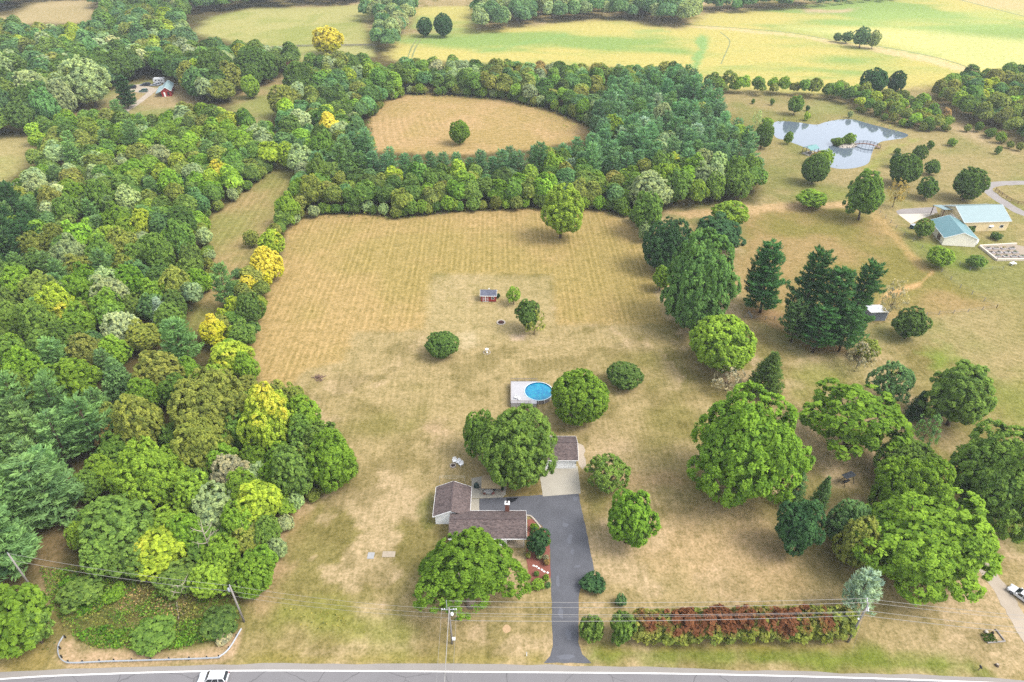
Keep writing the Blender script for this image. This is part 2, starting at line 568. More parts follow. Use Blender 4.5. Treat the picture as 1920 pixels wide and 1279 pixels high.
# worn, greener and barer places, plus painted sun and shade: outline or spot in photo pixels, colour, strength, softness
SPOTS = [
    ([(812, 516), (1030, 518), (1040, 606), (1020, 640), (800, 640), (806, 560)], (192, 172, 124), 0.75, 2.0),
    ([(440, 1250), (470, 1228), (800, 1230), (1025, 1228), (1022, 1244), (640, 1244), (440, 1248)], (158, 146, 74), 0.8, 1.5),
    ([(540, 1125), (640, 1140), (740, 1170), (760, 1215), (600, 1190), (520, 1160)], (150, 152, 72), 0.75, 3.0),
    ([(1090, 1240), (1120, 1212), (1300, 1208), (1600, 1216), (1800, 1240), (1850, 1262), (1700, 1262), (1280, 1250)], (128, 142, 56), 0.9, 1.6),
    ([(1130, 1212), (1590, 1206), (1590, 1216), (1130, 1222)], (170, 150, 84), 0.7, 1.0),
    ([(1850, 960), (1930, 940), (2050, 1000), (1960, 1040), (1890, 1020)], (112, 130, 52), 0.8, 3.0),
    ([(1480, 700), (1560, 668), (1640, 690), (1560, 735), (1500, 745)], (150, 152, 74), 0.7, 5.0),
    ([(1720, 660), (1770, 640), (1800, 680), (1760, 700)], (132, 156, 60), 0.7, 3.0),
    ([(1840, 740), (1920, 700), (1990, 800), (1880, 790)], (142, 146, 68), 0.6, 5.0),
    ([(1870, 560), (2000, 540), (2000, 660), (1900, 640)], (146, 140, 76), 0.5, 8.0),
    ([(1250, 396), (1430, 384), (1600, 376), (1600, 390), (1440, 394), (1400, 405), (1290, 412)], (214, 180, 134), 0.9, 1.5),
    ([(1640, 390), (1700, 455), (1745, 508), (1728, 512), (1690, 470), (1628, 400)], (198, 166, 112), 0.7, 1.2),
    ([(1660, 548), (1720, 530), (1748, 506), (1752, 512), (1725, 538), (1664, 560), (1640, 580)], (218, 176, 124), 0.95, 0.8),
    ([(1395, 570), (1440, 575), (1480, 590), (1540, 640), (1600, 660), (1530, 660), (1440, 610), (1400, 600)], (176, 140, 104), 0.7, 2.0),
    ([(1720, 455), (1800, 465), (1860, 500), (1830, 510), (1760, 500)], (136, 152, 68), 0.7, 2.5),
    ([(1690, 410), (1740, 470), (1780, 490), (1740, 480), (1690, 430)], (140, 148, 72), 0.6, 2.0),
    ([(1520, 345), (1600, 365), (1570, 375), (1500, 365)], (156, 160, 84), 0.6, 3.0),
    ([(1620, 315), (1660, 280), (1720, 262), (1700, 270), (1650, 300), (1640, 320)], (160, 168, 80), 0.7, 2.5),
    ([(1530, 185), (1600, 200), (1580, 215), (1500, 212)], (156, 160, 96), 0.6, 4.0),
    ([(108, 1228), (100, 1205), (125, 1190), (160, 1215), (300, 1222), (400, 1212), (452, 1175), (455, 1190), (440, 1235), (300, 1248), (180, 1250), (120, 1248)], (206, 176, 140), 0.95, 0.5),
    ([(-100, 1225), (60, 1190), (110, 1240), (110, 1256), (-100, 1268)], (172, 152, 90), 0.7, 1.5),
    ([(100, 1075), (210, 1070), (345, 1118), (440, 1112), (458, 1160), (440, 1185), (400, 1212), (300, 1222), (160, 1215), (125, 1185), (95, 1120)], (112, 116, 60), 0.8, 1.5),
    ([(215, 1100), (300, 1110), (350, 1150), (290, 1170), (220, 1150)], (150, 128, 88), 0.7, 2.0),
    ([(60, 1050), (110, 960), (165, 860), (185, 870), (180, 930), (130, 1030), (85, 1120)], (150, 128, 92), 0.9, 1.2),
    ([(500, 1035), (545, 1060), (520, 1120), (485, 1160), (470, 1120)], (214, 178, 142), 0.7, 2.0),
    ([(530, 930), (600, 925), (560, 1000), (510, 1020)], (206, 170, 128), 0.5, 3.0),
    ([(1060, 1080), (1090, 1085), (1090, 1210), (1095, 1160)], (186, 156, 106), 0.6, 1.0),
    ([(1280, 960), (1430, 980), (1540, 1060), (1500, 1110), (1300, 1090), (1200, 1040)], (210, 178, 136), 0.65, 5.0),
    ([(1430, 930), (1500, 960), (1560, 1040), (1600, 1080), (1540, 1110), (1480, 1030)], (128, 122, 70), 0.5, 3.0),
    ([(1120, 870), (1140, 940), (1120, 960), (1095, 900)], (132, 128, 72), 0.6, 1.2),
    ([(780, 960), (812, 920), (812, 985), (795, 1000)], (122, 126, 62), 0.7, 0.8),  # shadow left of the house wing, painted into the grass as darker green
    ([(1245, 880), (1300, 900), (1280, 920), (1150, 900)], (196, 164, 124), 0.6, 2.5),
    ([(940, 892), (1020, 905), (1020, 928), (950, 932)], (138, 120, 76), 0.8, 0.8),
    ([(860, 628), (885, 626), (900, 650), (870, 655)], (216, 196, 158), 0.6, 1.5),
    ([(955, 628), (985, 626), (985, 638), (960, 638)], (220, 192, 164), 0.85, 0.6),
    ([(790, 800), (830, 785), (850, 810), (820, 830)], (216, 184, 150), 0.6, 2.0),
    ([(1110, 830), (1180, 820), (1190, 850), (1120, 860)], (212, 184, 148), 0.5, 3.0),
    ([(1540, 45), (1640, 20), (1920, 20), (1920, 60), (1700, 60)], (178, 200, 118), 0.5, 18.0),
    ([(1480, 52), (1700, 55), (1920, 75), (2100, 110), (1850, 135), (1650, 80)], (246, 234, 160), 0.6, 16.0),  # patch of sunlight on the far crop, painted in as paler yellow
    ([(1296, 128), (1300, 105), (1312, 92), (1300, 75), (1316, 62), (1330, 72), (1325, 88), (1318, 110), (1308, 130)], (150, 186, 112), 0.9, 2.0),
    ([(1280, 47), (1360, 52), (1480, 62), (1560, 76), (1660, 90), (1760, 110), (1830, 132), (1822, 138), (1740, 118), (1600, 88), (1480, 68), (1360, 56), (1280, 50)], (230, 206, 156), 0.9, 3.0),
    ([(1500, 14), (1560, 20), (1610, 15), (1590, 24), (1510, 24)], (212, 186, 150), 0.9, 5.0),
    ([(900, 98), (960, 82), (1030, 70), (1060, 62), (1065, 66), (1000, 80), (930, 95)], (150, 184, 108), 0.6, 3.0),
    ([(1180, 58), (1240, 54), (1260, 60), (1200, 64)], (150, 186, 112), 0.5, 4.0),
]
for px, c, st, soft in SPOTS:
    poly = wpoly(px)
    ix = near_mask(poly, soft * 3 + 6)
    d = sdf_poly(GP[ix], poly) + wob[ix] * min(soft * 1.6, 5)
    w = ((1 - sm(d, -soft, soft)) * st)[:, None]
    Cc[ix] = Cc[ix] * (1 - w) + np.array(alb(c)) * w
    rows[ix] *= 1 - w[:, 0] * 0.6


def ground_mat():
    m, nt, bs = _mat('grass and stubble')
    at_c = nt.nodes.new('ShaderNodeAttribute')
    at_c.attribute_name = 'tone'
    a_r = nt.nodes.new('ShaderNodeAttribute')
    a_r.attribute_name = 'rowc'
    a_s = nt.nodes.new('ShaderNodeAttribute')
    a_s.attribute_name = 'rows'
    vec = pos_n(nt)
    n1 = noise_n(nt, vec, 0.35, 5, 0.65)
    n2 = noise_n(nt, vec, 2.2, 3, 0.7)
    mp = nt.nodes.new('ShaderNodeMapping')
    mp.inputs['Scale'].default_value = (1.0, 0.12, 1.0)
    nt.links.new(vec, mp.inputs[0])
    n4 = noise_n(nt, mp.outputs[0], 1.1, 4, 0.6)
    n5 = noise_n(nt, mp.outputs[0], 0.28, 3, 0.6)
    wav = math_n(nt, 'SINE', math_n(nt, 'MULTIPLY', math_n(nt, 'ADD', a_r.outputs['Fac'], math_n(nt, 'MULTIPLY', n4, 0.45)), 2 * PI))
    wv = ramp01(nt, math_n(nt, 'ADD', wav, math_n(nt, 'MULTIPLY', math_n(nt, 'SUBTRACT', n4, 0.5), 1.6)), -0.5, 1.1)
    hole = ramp01(nt, n5, 0.36, 0.64)
    dark = mix_rgb(nt, 1.0, at_c.outputs['Color'], (0.74, 0.76, 0.62), 'MULTIPLY')
    light = mix_rgb(nt, 1.0, at_c.outputs['Color'], (1.22, 1.20, 1.22), 'MULTIPLY')
    rowcol = mix_rgb(nt, wv, dark, light)
    st = math_n(nt, 'MULTIPLY', a_s.outputs['Fac'], math_n(nt, 'ADD', 0.15, math_n(nt, 'MULTIPLY', hole, 1.0)))
    col = mix_rgb(nt, st, at_c.outputs['Color'], rowcol)
    n3 = noise_n(nt, vec, 0.9, 4, 0.7)
    g = math_n(nt, 'ADD', math_n(nt, 'ADD', math_n(nt, 'MULTIPLY', n1, 0.25), math_n(nt, 'MULTIPLY', n3, 0.35)), math_n(nt, 'MULTIPLY', n2, 0.4))
    d2 = mix_rgb(nt, 1.0, col, (0.58, 0.62, 0.46), 'MULTIPLY')
    l2 = mix_rgb(nt, 1.0, col, (1.34, 1.31, 1.33), 'MULTIPLY')
    col = mix_rgb(nt, ramp01(nt, g, 0.40, 0.60), d2, l2)
    nt.links.new(col, bs.inputs['Base Color'])
    bs.inputs['Roughness'].default_value = 1.0
    bs.inputs['Specular IOR Level'].default_value = 0.0
    return m


M['ground'] = ground_mat()
ii = np.arange(NX * NY).reshape(NY, NX)
Q = np.stack([ii[:-1, :-1], ii[:-1, 1:], ii[1:, 1:], ii[1:, :-1]], -1).reshape(-1, 4)
fr = region[Q[:, 0]]
G_LABEL = {'lawn': 'dry straw coloured lawn around the brown roofed house', 'hay_field': 'mown golden hay field behind the lawn', 'upper_hay_field': 'tan hay field ringed by woods', 'mown_strip': 'mown grass strip between wood and yellow trees', 'pasture': 'dry pasture around the pond and teal barns', 'meadow': 'rough brown meadow behind the tall pines', 'crop_field': 'yellow green crop fields rolling beyond the woods', 'hill_pasture': 'pale pastures far beyond the woods', 'barnyard': 'worn yard around the red barn', 'woodland_floor': 'dark litter covered floor under the woods'}
for k, nm in enumerate(RNAMES):
    q = Q[fr == k]
    if not len(q):
        continue
    used, inv = np.unique(q.ravel(), return_inverse=True)
    V = np.column_stack([GP[used], np.zeros(len(used))])
    me = np_mesh(nm, V, inv.reshape(-1, 4), M['ground'], attrs={'tone': ('FLOAT_COLOR', np.column_stack([Cc[used], np.ones(len(used))])), 'rowc': ('FLOAT', rowc[used]), 'rows': ('FLOAT', rows[used])})
    tag(link(bpy.data.objects.new(nm, me)), G_LABEL[nm], None, None, 'structure')


# ---------------------------------------------------------------- sheets laid on the ground
def asphalt(name, c, var=0.10, speck=0.06, crack=False, k=0.62):
    m, nt, bs = _mat(name)
    vec = pos_n(nt)
    base = alb(c, k)
    n1 = noise_n(nt, vec, 0.22, 5, 0.6)
    n2 = noise_n(nt, vec, 5, 3, 0.7)
    s = math_n(nt, 'ADD', math_n(nt, 'MULTIPLY', n1, 0.65), math_n(nt, 'MULTIPLY', n2, 0.35))
    col = mix_rgb(nt, ramp01(nt, s, 0.3, 0.7), tuple(x * (1 - var) for x in base), tuple(x * (1 + var) for x in base))
    if crack:
        vo = nt.nodes.new('ShaderNodeTexVoronoi')
        vo.feature = 'DISTANCE_TO_EDGE'
        vo.inputs['Scale'].default_value = 0.12
        mp = nt.nodes.new('ShaderNodeMapping')
        mp.inputs['Scale'].default_value = (0.8, 1.4, 1)
        dis = nt.nodes.new('ShaderNodeVectorMath')
        dis.operation = 'ADD'
        nz = nt.nodes.new('ShaderNodeTexNoise')
        nz.inputs['Scale'].default_value = 0.5
        nt.links.new(vec, nz.inputs['Vector'])
        nt.links.new(vec, dis.inputs[0])
        nt.links.new(nz.outputs['Color'], dis.inputs[1])
        nt.links.new(dis.outputs[0], mp.inputs[0])
        nt.links.new(mp.outputs[0], vo.inputs['Vector'])
        ln = math_n(nt, 'LESS_THAN', vo.outputs['Distance'], 0.007)
        col = mix_rgb(nt, math_n(nt, 'MULTIPLY', ln, 0.55), col, tuple(x * 0.4 for x in base))
    nt.links.new(col, bs.inputs['Base Color'])
    bs.inputs['Roughness'].default_value = 0.85
    bs.inputs['Specular IOR Level'].default_value = 0.25
    return m


M['drive'] = asphalt('sealed driveway asphalt', (110, 111, 117), 0.25)
M['road'] = asphalt('old road asphalt', (146, 143, 144), 0.08, crack=True)
M['shoulder'] = asphalt('pale road shoulder', (172, 165, 157), 0.10)
M['line'] = asphalt('white road paint', (244, 242, 238), 0.05, k=0.8)
M['gravel'] = asphalt('crushed gravel', (206, 190, 168), 0.18)
M['gravel_grey'] = asphalt('grey gravel', (172, 164, 158), 0.14)
M['margin'] = asphalt('dark grass margin', (150, 156, 96), 0.2)
M['pad'] = asphalt('weathered concrete slab', (204, 196, 178), 0.14)
M['pad_white'] = asphalt('bright concrete slab', (240, 228, 208), 0.06)
M['worn'] = asphalt('worn asphalt', (124, 126, 134), 0.2)
M['wet'] = asphalt('wet asphalt', (22, 25, 32), 0.1)


def resample(pts, n=6):
    """Catmull-Rom through the points"""
    p = [np.array(q, float) for q in pts]
    p = [2 * p[0] - p[1]] + p + [2 * p[-1] - p[-2]]
    out = []
    for i in range(1, len(p) - 2):
        for k in range(n):
            t = k / n
            a, b, c, d = p[i - 1], p[i], p[i + 1], p[i + 2]
            out.append(0.5 * (2 * b + (c - a) * t + (2 * a - 5 * b + 4 * c - d) * t * t + (3 * b - a - 3 * c + d) * t ** 3))
    out.append(p[-2])
    return out


def sheet(name, px, mat, z, label, kind='structure', jitter=0.0, smooth=False, cat=None):
    pts = [at(x, y)[:2] for x, y in px]
    if smooth:
        pts = resample(pts + [pts[0]], 5)[:-1]
    if jitter:
        q = []
        for a, b in zip(pts, pts[1:] + pts[:1]):
            n = max(1, int(np.linalg.norm(b - a) / 1.0))
            for k in range(n):
                p = a + (b - a) * k / n
                q.append(p + rng.normal(0, jitter, 2))
        pts = q
    bm = bmesh.new()
    vs_ = [bm.verts.new((float(p[0]), float(p[1]), z)) for p in pts]
    f = bm.faces.new(vs_)
    bm.normal_update()
    if f.normal.z < 0:
        f.normal_flip()
    bmesh.ops.triangulate(bm, faces=[f])
    me = bpy.data.meshes.new(name)
    bm.to_mesh(me)
    bm.free()
    me.materials.append(mat)
    return tag(link(bpy.data.objects.new(name, me)), label, cat, None, kind)


def ribbon(name, pts, w, mat, z, label, kind='structure', wob_=0.0):
    """a strip of width w (number or list) along ground points"""
    pts = [np.array(p[:2], float) for p in pts]
    V, Fs = [], []
    for i, p in enumerate(pts):
        d = pts[min(i + 1, len(pts) - 1)] - pts[max(i - 1, 0)]
        d = d / np.linalg.norm(d)
        nrm = np.array([-d[1], d[0]])
        ww = w[i] if hasattr(w, '__len__') else w
        a, b = p + nrm * (ww / 2 + rng.normal(0, wob_) if wob_ else ww / 2), p - nrm * (ww / 2 + rng.normal(0, wob_) if wob_ else ww / 2)
        V += [(b[0], b[1], z), (a[0], a[1], z)]
        if i:
            n = 2 * i
            Fs.append((n - 2, n, n + 1, n - 1))
    me = bpy.data.meshes.new(name)
    me.from_pydata(V, [], Fs)
    me.materials.append(mat)
    o = link(bpy.data.objects.new(name, me))
    return tag(o, label, None, None, kind) if label or kind else o


# the road along the bottom of the photo
edge = [(-420, 1296), (0, 1262), (120, 1254.5), (440, 1245.5), (640, 1244.5), (1100, 1247), (1280, 1253), (1600, 1262), (1920, 1275), (2350, 1300)]
line = [(-420, 1310), (0, 1273.5), (200, 1263.7), (420, 1258), (640, 1258), (960, 1260.5), (1280, 1263.5), (1600, 1271), (1800, 1278), (1920, 1284), (2350, 1312)]
E_ = resample([at(*p)[:2] for p in edge], 4)
L_ = resample([at(*p)[:2] for p in line], 4)


def interp_line(P, x):
    return np.array([x, np.interp(x, [p[0] for p in P], [p[1] for p in P])])


xs = np.linspace(E_[0][0] + 1, E_[-1][0] - 1, 60)
Ep = [interp_line(E_, x) for x in xs]
Lp = [interp_line(L_, x) for x in xs]


def band(name, A, B, mat, z, label):
    V = [(a[0], a[1], z) for a in A] + [(b[0], b[1], z) for b in B]
    n = len(A)
    Fs = [(n + i, n + i + 1, i + 1, i) for i in range(n - 1)]
    me = bpy.data.meshes.new(name)
    me.from_pydata(V, [], Fs)
    me.materials.append(mat)
    return tag(link(bpy.data.objects.new(name, me)), label, None, None, 'structure')


band('road_shoulder', [p + np.array([0, rng.normal(0, 0.12)]) for p in Ep], [p + np.array([0, -0.02]) for p in Lp], M['shoulder'], 0.02, 'pale paved shoulder along the road')
band('road', [p + np.array([0, -0.02]) for p in Lp], [p + np.array([0, -12.0]) for p in Lp], M['road'], 0.02, 'grey two lane road with cracked surface')
ribbon('road_edge_line', Lp, 0.24, M['line'], 0.03, 'solid white line along the road edge')
ribbon('road_centre_line', [p + np.array([0, -3.6]) for p in Lp], 0.14, plain('yellow road paint', (220, 180, 60)), 0.03, 'yellow line along the middle of the road')

DRIVE = [(899, 935), (1085, 924), (1090, 950), (1100, 1000), (1113, 1060), (1114.5, 1075), (1100, 1088), (1088, 1105), (1085, 1122), (1085, 1205), (1092, 1226), (1110, 1243.5), (1020, 1243), (1032, 1230), (1037, 1210), (1034, 1120), (1032, 1040), (1030, 1005), (1015, 985), (998, 972), (984, 963), (899, 963)]
sheet('driveway', DRIVE, M['drive'], 0.024, 'dark sealed asphalt driveway from the road to the garage', jitter=0.05)
for i_, (a_, b_, c_, d_) in enumerate(((1068, 1010, 5, 9), (1073, 1036, 4, 6), (1060, 985, 6, 4), (1082, 1062, 7, 3), (1079, 935, 6, 5), (1052, 1150, 5, 12), (1066, 1190, 6, 10), (1046, 1090, 4, 14), (1060, 1232, 18, 5))):
    sheet('worn_patch', [(a_ + c_ * math.cos(t_) * rng.uniform(0.7, 1.2), b_ + d_ * math.sin(t_) * rng.uniform(0.7, 1.2)) for t_ in np.linspace(0, 5.7, 11)], M['worn'], 0.027, 'pale worn patch on the driveway', jitter=0.08)
sheet('garage_apron', [(1010, 878), (1083, 874), (1089, 925.5), (1018, 931)], M['pad'], 0.028, 'pale concrete apron before the garage doors')
sheet('concrete_strip', [(880, 936), (898.5, 935.5), (898.5, 964), (880, 964)], M['pad'], 0.028, 'concrete strip beside the house wing')
sheet('patio', [(884, 897), (905, 893), (950, 905), (948, 928), (942, 933), (884, 935)], M['pad'], 0.02, 'concrete patio between house and canopy')
sheet('wet_patch', [(949, 934.8), (955, 934.2), (973, 933), (966, 939), (958, 942.5), (951, 940)], M['wet'], 0.03, 'dark wet patch on the driveway', jitter=0.06)
sheet('gravel_margin', [(1083, 828), (1094, 835), (1100, 872), (1094, 880), (1085, 874)], M['gravel'], 0.016, 'pale gravel margin beside the garage', jitter=0.15)
for nm, pts, w, mt, lb in (
        ('gravel_track', [(1838, 1052), (1852, 1072), (1880, 1112), (1905, 1152), (1935, 1205), (1965, 1262)], 2.9, 'gravel', 'pale two rut gravel track at the edge of the lawn'),
        ('barn_lane', [(218, 222), (236, 208), (262, 190), (285, 172), (292, 165)], 3.6, 'gravel', 'pale gravel lane to the red barn'),
        ('gravel_drive', [(1990, 420), (1925, 403), (1890, 385), (1862, 366), (1850, 354), (1862, 346), (1900, 343), (1990, 343)], 4.2, 'gravel_grey', 'grey gravel drive curving behind the teal barns'),
        ('field_margin', [(1280, 46), (1360, 51), (1480, 61), (1560, 75), (1660, 89), (1760, 109), (1832, 132)], 1.6, 'margin', 'dark grass margin along the tan track in the far crop'),
        ('field_margin', [(1786, -4), (1840, 10), (1925, 32), (2000, 52)], 2.0, 'margin', 'dark grass margin at the far right field corner'),
        ('tractor_lines', [(765, 108), (772, 88), (782, 74)], 0.9, 'margin', 'tractor wheel line at the near end of the far crop'),
        ('tractor_lines', [(772, 108), (780, 88), (789, 74)], 0.9, 'margin', 'second tractor wheel line at the near end of the far crop'),
        ('tractor_lines', [(1352, 120), (1362, 96), (1368, 76), (1350, 60)], 0.8, 'margin', 'curving tractor wheel line right of the green swale'),
        ('field_track', [(598, 292), (575, 330), (556, 360)], 1.6, 'gravel', 'pale track along the mown strip'),
        ('field_track', [(480, 500), (462, 520), (440, 560)], 1.4, 'gravel', 'pale track behind the yellow trees'),
        ('field_track', [(18, 352), (40, 335), (75, 318)], 2.2, 'gravel', 'pale track beside the clearing')):
    ribbon(nm, resample([at(*p)[:2] for p in pts], 5), w, M[mt], 0.02, lb, wob_=0.12)
sheet('barn_apron', [(1684, 402), (1752, 400), (1752, 402), (1724, 412), (1708, 420)], M['pad_white'], 0.03, 'bright concrete slab before the teal barns')
sheet('gravel_yard', [(1680, 396), (1690, 392), (1755, 388), (1758, 400), (1684, 402)], M['gravel_grey'], 0.026, 'grey gravel yard beside the larger barn')
sheet('barn_gravel', [(238, 160), (262, 158), (292, 166), (285, 176), (262, 174), (244, 172)], M['gravel'], 0.018, 'pale gravel turning place by the red barn', jitter=0.3)

# pond
PONDPX = [(1447, 231), (1465, 227), (1500, 230), (1530, 234), (1548, 229), (1575, 224), (1600, 224), (1625, 231), (1660, 240), (1700, 251), (1697, 258), (1675, 262), (1652, 266), (1640, 276), (1634, 290), (1628, 306), (1608, 314), (1580, 317), (1556, 313), (1544, 302), (1540, 291), (1520, 281), (1492, 270), (1472, 263), (1453, 256)]
m_, nt_, bs_ = _mat('pond water')
bs_.inputs['Base Color'].default_value = (*alb((140, 156, 170), 0.42), 1)
bs_.inputs['Roughness'].default_value = 0.06
bs_.inputs['Specular IOR Level'].default_value = 0.9
bs_.inputs['IOR'].default_value = 1.6
M['pond'] = m_
sheet('pond_water', PONDPX, m_, 0.02, 'pale blue pond with a small rocky island', smooth=True)
# ---------------------------------------------------------------- foliage: prototypes, then one thing per tree
def foliage_mat(name='foliage', a1=(222, 204, 48), a2=(250, 240, 104), merged=False):
    m, nt, bs = _mat(name)
    oi = nt.nodes.new('ShaderNodeObjectInfo')
    v = nt.nodes.new('ShaderNodeAttribute')
    v.attribute_name = 'v'
    a = nt.nodes.new('ShaderNodeAttribute')
    a.attribute_name = 'au'
    tone, alpha = oi.outputs['Color'], oi.outputs['Alpha']
    if merged:
        tc = nt.nodes.new('ShaderNodeAttribute')
        tc.attribute_name = 'tone'
        tone, alpha = tc.outputs['Color'], tc.outputs['Alpha']
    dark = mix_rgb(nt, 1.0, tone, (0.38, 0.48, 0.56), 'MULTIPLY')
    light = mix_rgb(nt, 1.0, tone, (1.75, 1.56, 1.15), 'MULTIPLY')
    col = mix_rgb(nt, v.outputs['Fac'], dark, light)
    # autumn leaves: each tree's own share (object alpha), patchy over the crown
    rnd = math_n(nt, 'MULTIPLY', math_n(nt, 'SUBTRACT', oi.outputs['Random'], 0.5), 0.3)
    sel = ramp01(nt, math_n(nt, 'SUBTRACT', alpha, math_n(nt, 'ADD', a.outputs['Fac'], rnd)), -0.06, 0.10)
    aut = mix_rgb(nt, ramp01(nt, v.outputs['Fac'], 0.1, 0.9), alb(a1, 0.9), alb(a2, 1.0))
    col = mix_rgb(nt, sel, col, aut)
    df = nt.nodes.new('ShaderNodeBsdfDiffuse')
    tr = nt.nodes.new('ShaderNodeBsdfTranslucent')
    mx = nt.nodes.new('ShaderNodeMixShader')
    mx.inputs[0].default_value = 0.44
    nt.links.new(col, df.inputs['Color'])
    nt.links.new(mix_rgb(nt, 1.0, col, (1.15, 1.1, 0.5), 'MULTIPLY'), tr.inputs['Color'])
    nt.links.new(df.outputs[0], mx.inputs[1])
    nt.links.new(tr.outputs[0], mx.inputs[2])
    out = nt.nodes['Material Output']
    nt.links.new(mx.outputs[0], out.inputs['Surface'])
    nt.nodes.remove(bs)
    return m


M['foliage'] = foliage_mat()
M['hedge'] = foliage_mat('hedge foliage', (122, 78, 54), (158, 108, 74))
M['merged'] = foliage_mat('far foliage', merged=True)
LEAF_MAT = M['foliage']


def unit(a):
    return a / np.maximum(np.linalg.norm(a, axis=-1, keepdims=True), 1e-9)


def rdirs(n, r=None):
    return unit((r or rng).normal(size=(n, 3)))


def leaf_quads(Cn, Nn, S, asp=0.62, axis=None):
    """rhombus leaf clumps: centres, normals, sizes -> vertices (n*4,3)"""
    n = len(Cn)
    t = axis if axis is not None else rdirs(n)
    u = unit(np.cross(Nn, t)) if axis is None else unit(t)
    w = unit(np.cross(Nn, u))
    S = np.asarray(S)[:, None]
    bend = Nn * S * 0.12
    V = np.stack([Cn - u * S - bend, Cn + w * S * asp, Cn + u * S - bend, Cn - w * S * asp], 1).reshape(-1, 3)
    return V, np.arange(n * 4).reshape(n, 4)


def tree_mesh(name, V, Q, v, au):
    return np_mesh(name, V, Q, LEAF_MAT, attrs={'v': ('FLOAT', np.repeat(v, 4)), 'au': ('FLOAT', np.repeat(au, 4))})


def limb(mb, a, b, r0, r1, sag=0.12, seg=6, n=4):
    a, b = np.array(a, float), np.array(b, float)
    off = rng.normal(0, 1, 3) * np.linalg.norm(b - a) * 0.06
    pts = []
    for k in range(n + 1):
        t = k / n
        p = a + (b - a) * t + off * math.sin(PI * t) + np.array([0, 0, -sag * np.linalg.norm(b - a) * math.sin(PI * t) * 0.5])
        pts.append(p)
    mb.tube(pts, [r0 + (r1 - r0) * k / n for k in range(n + 1)], seg)


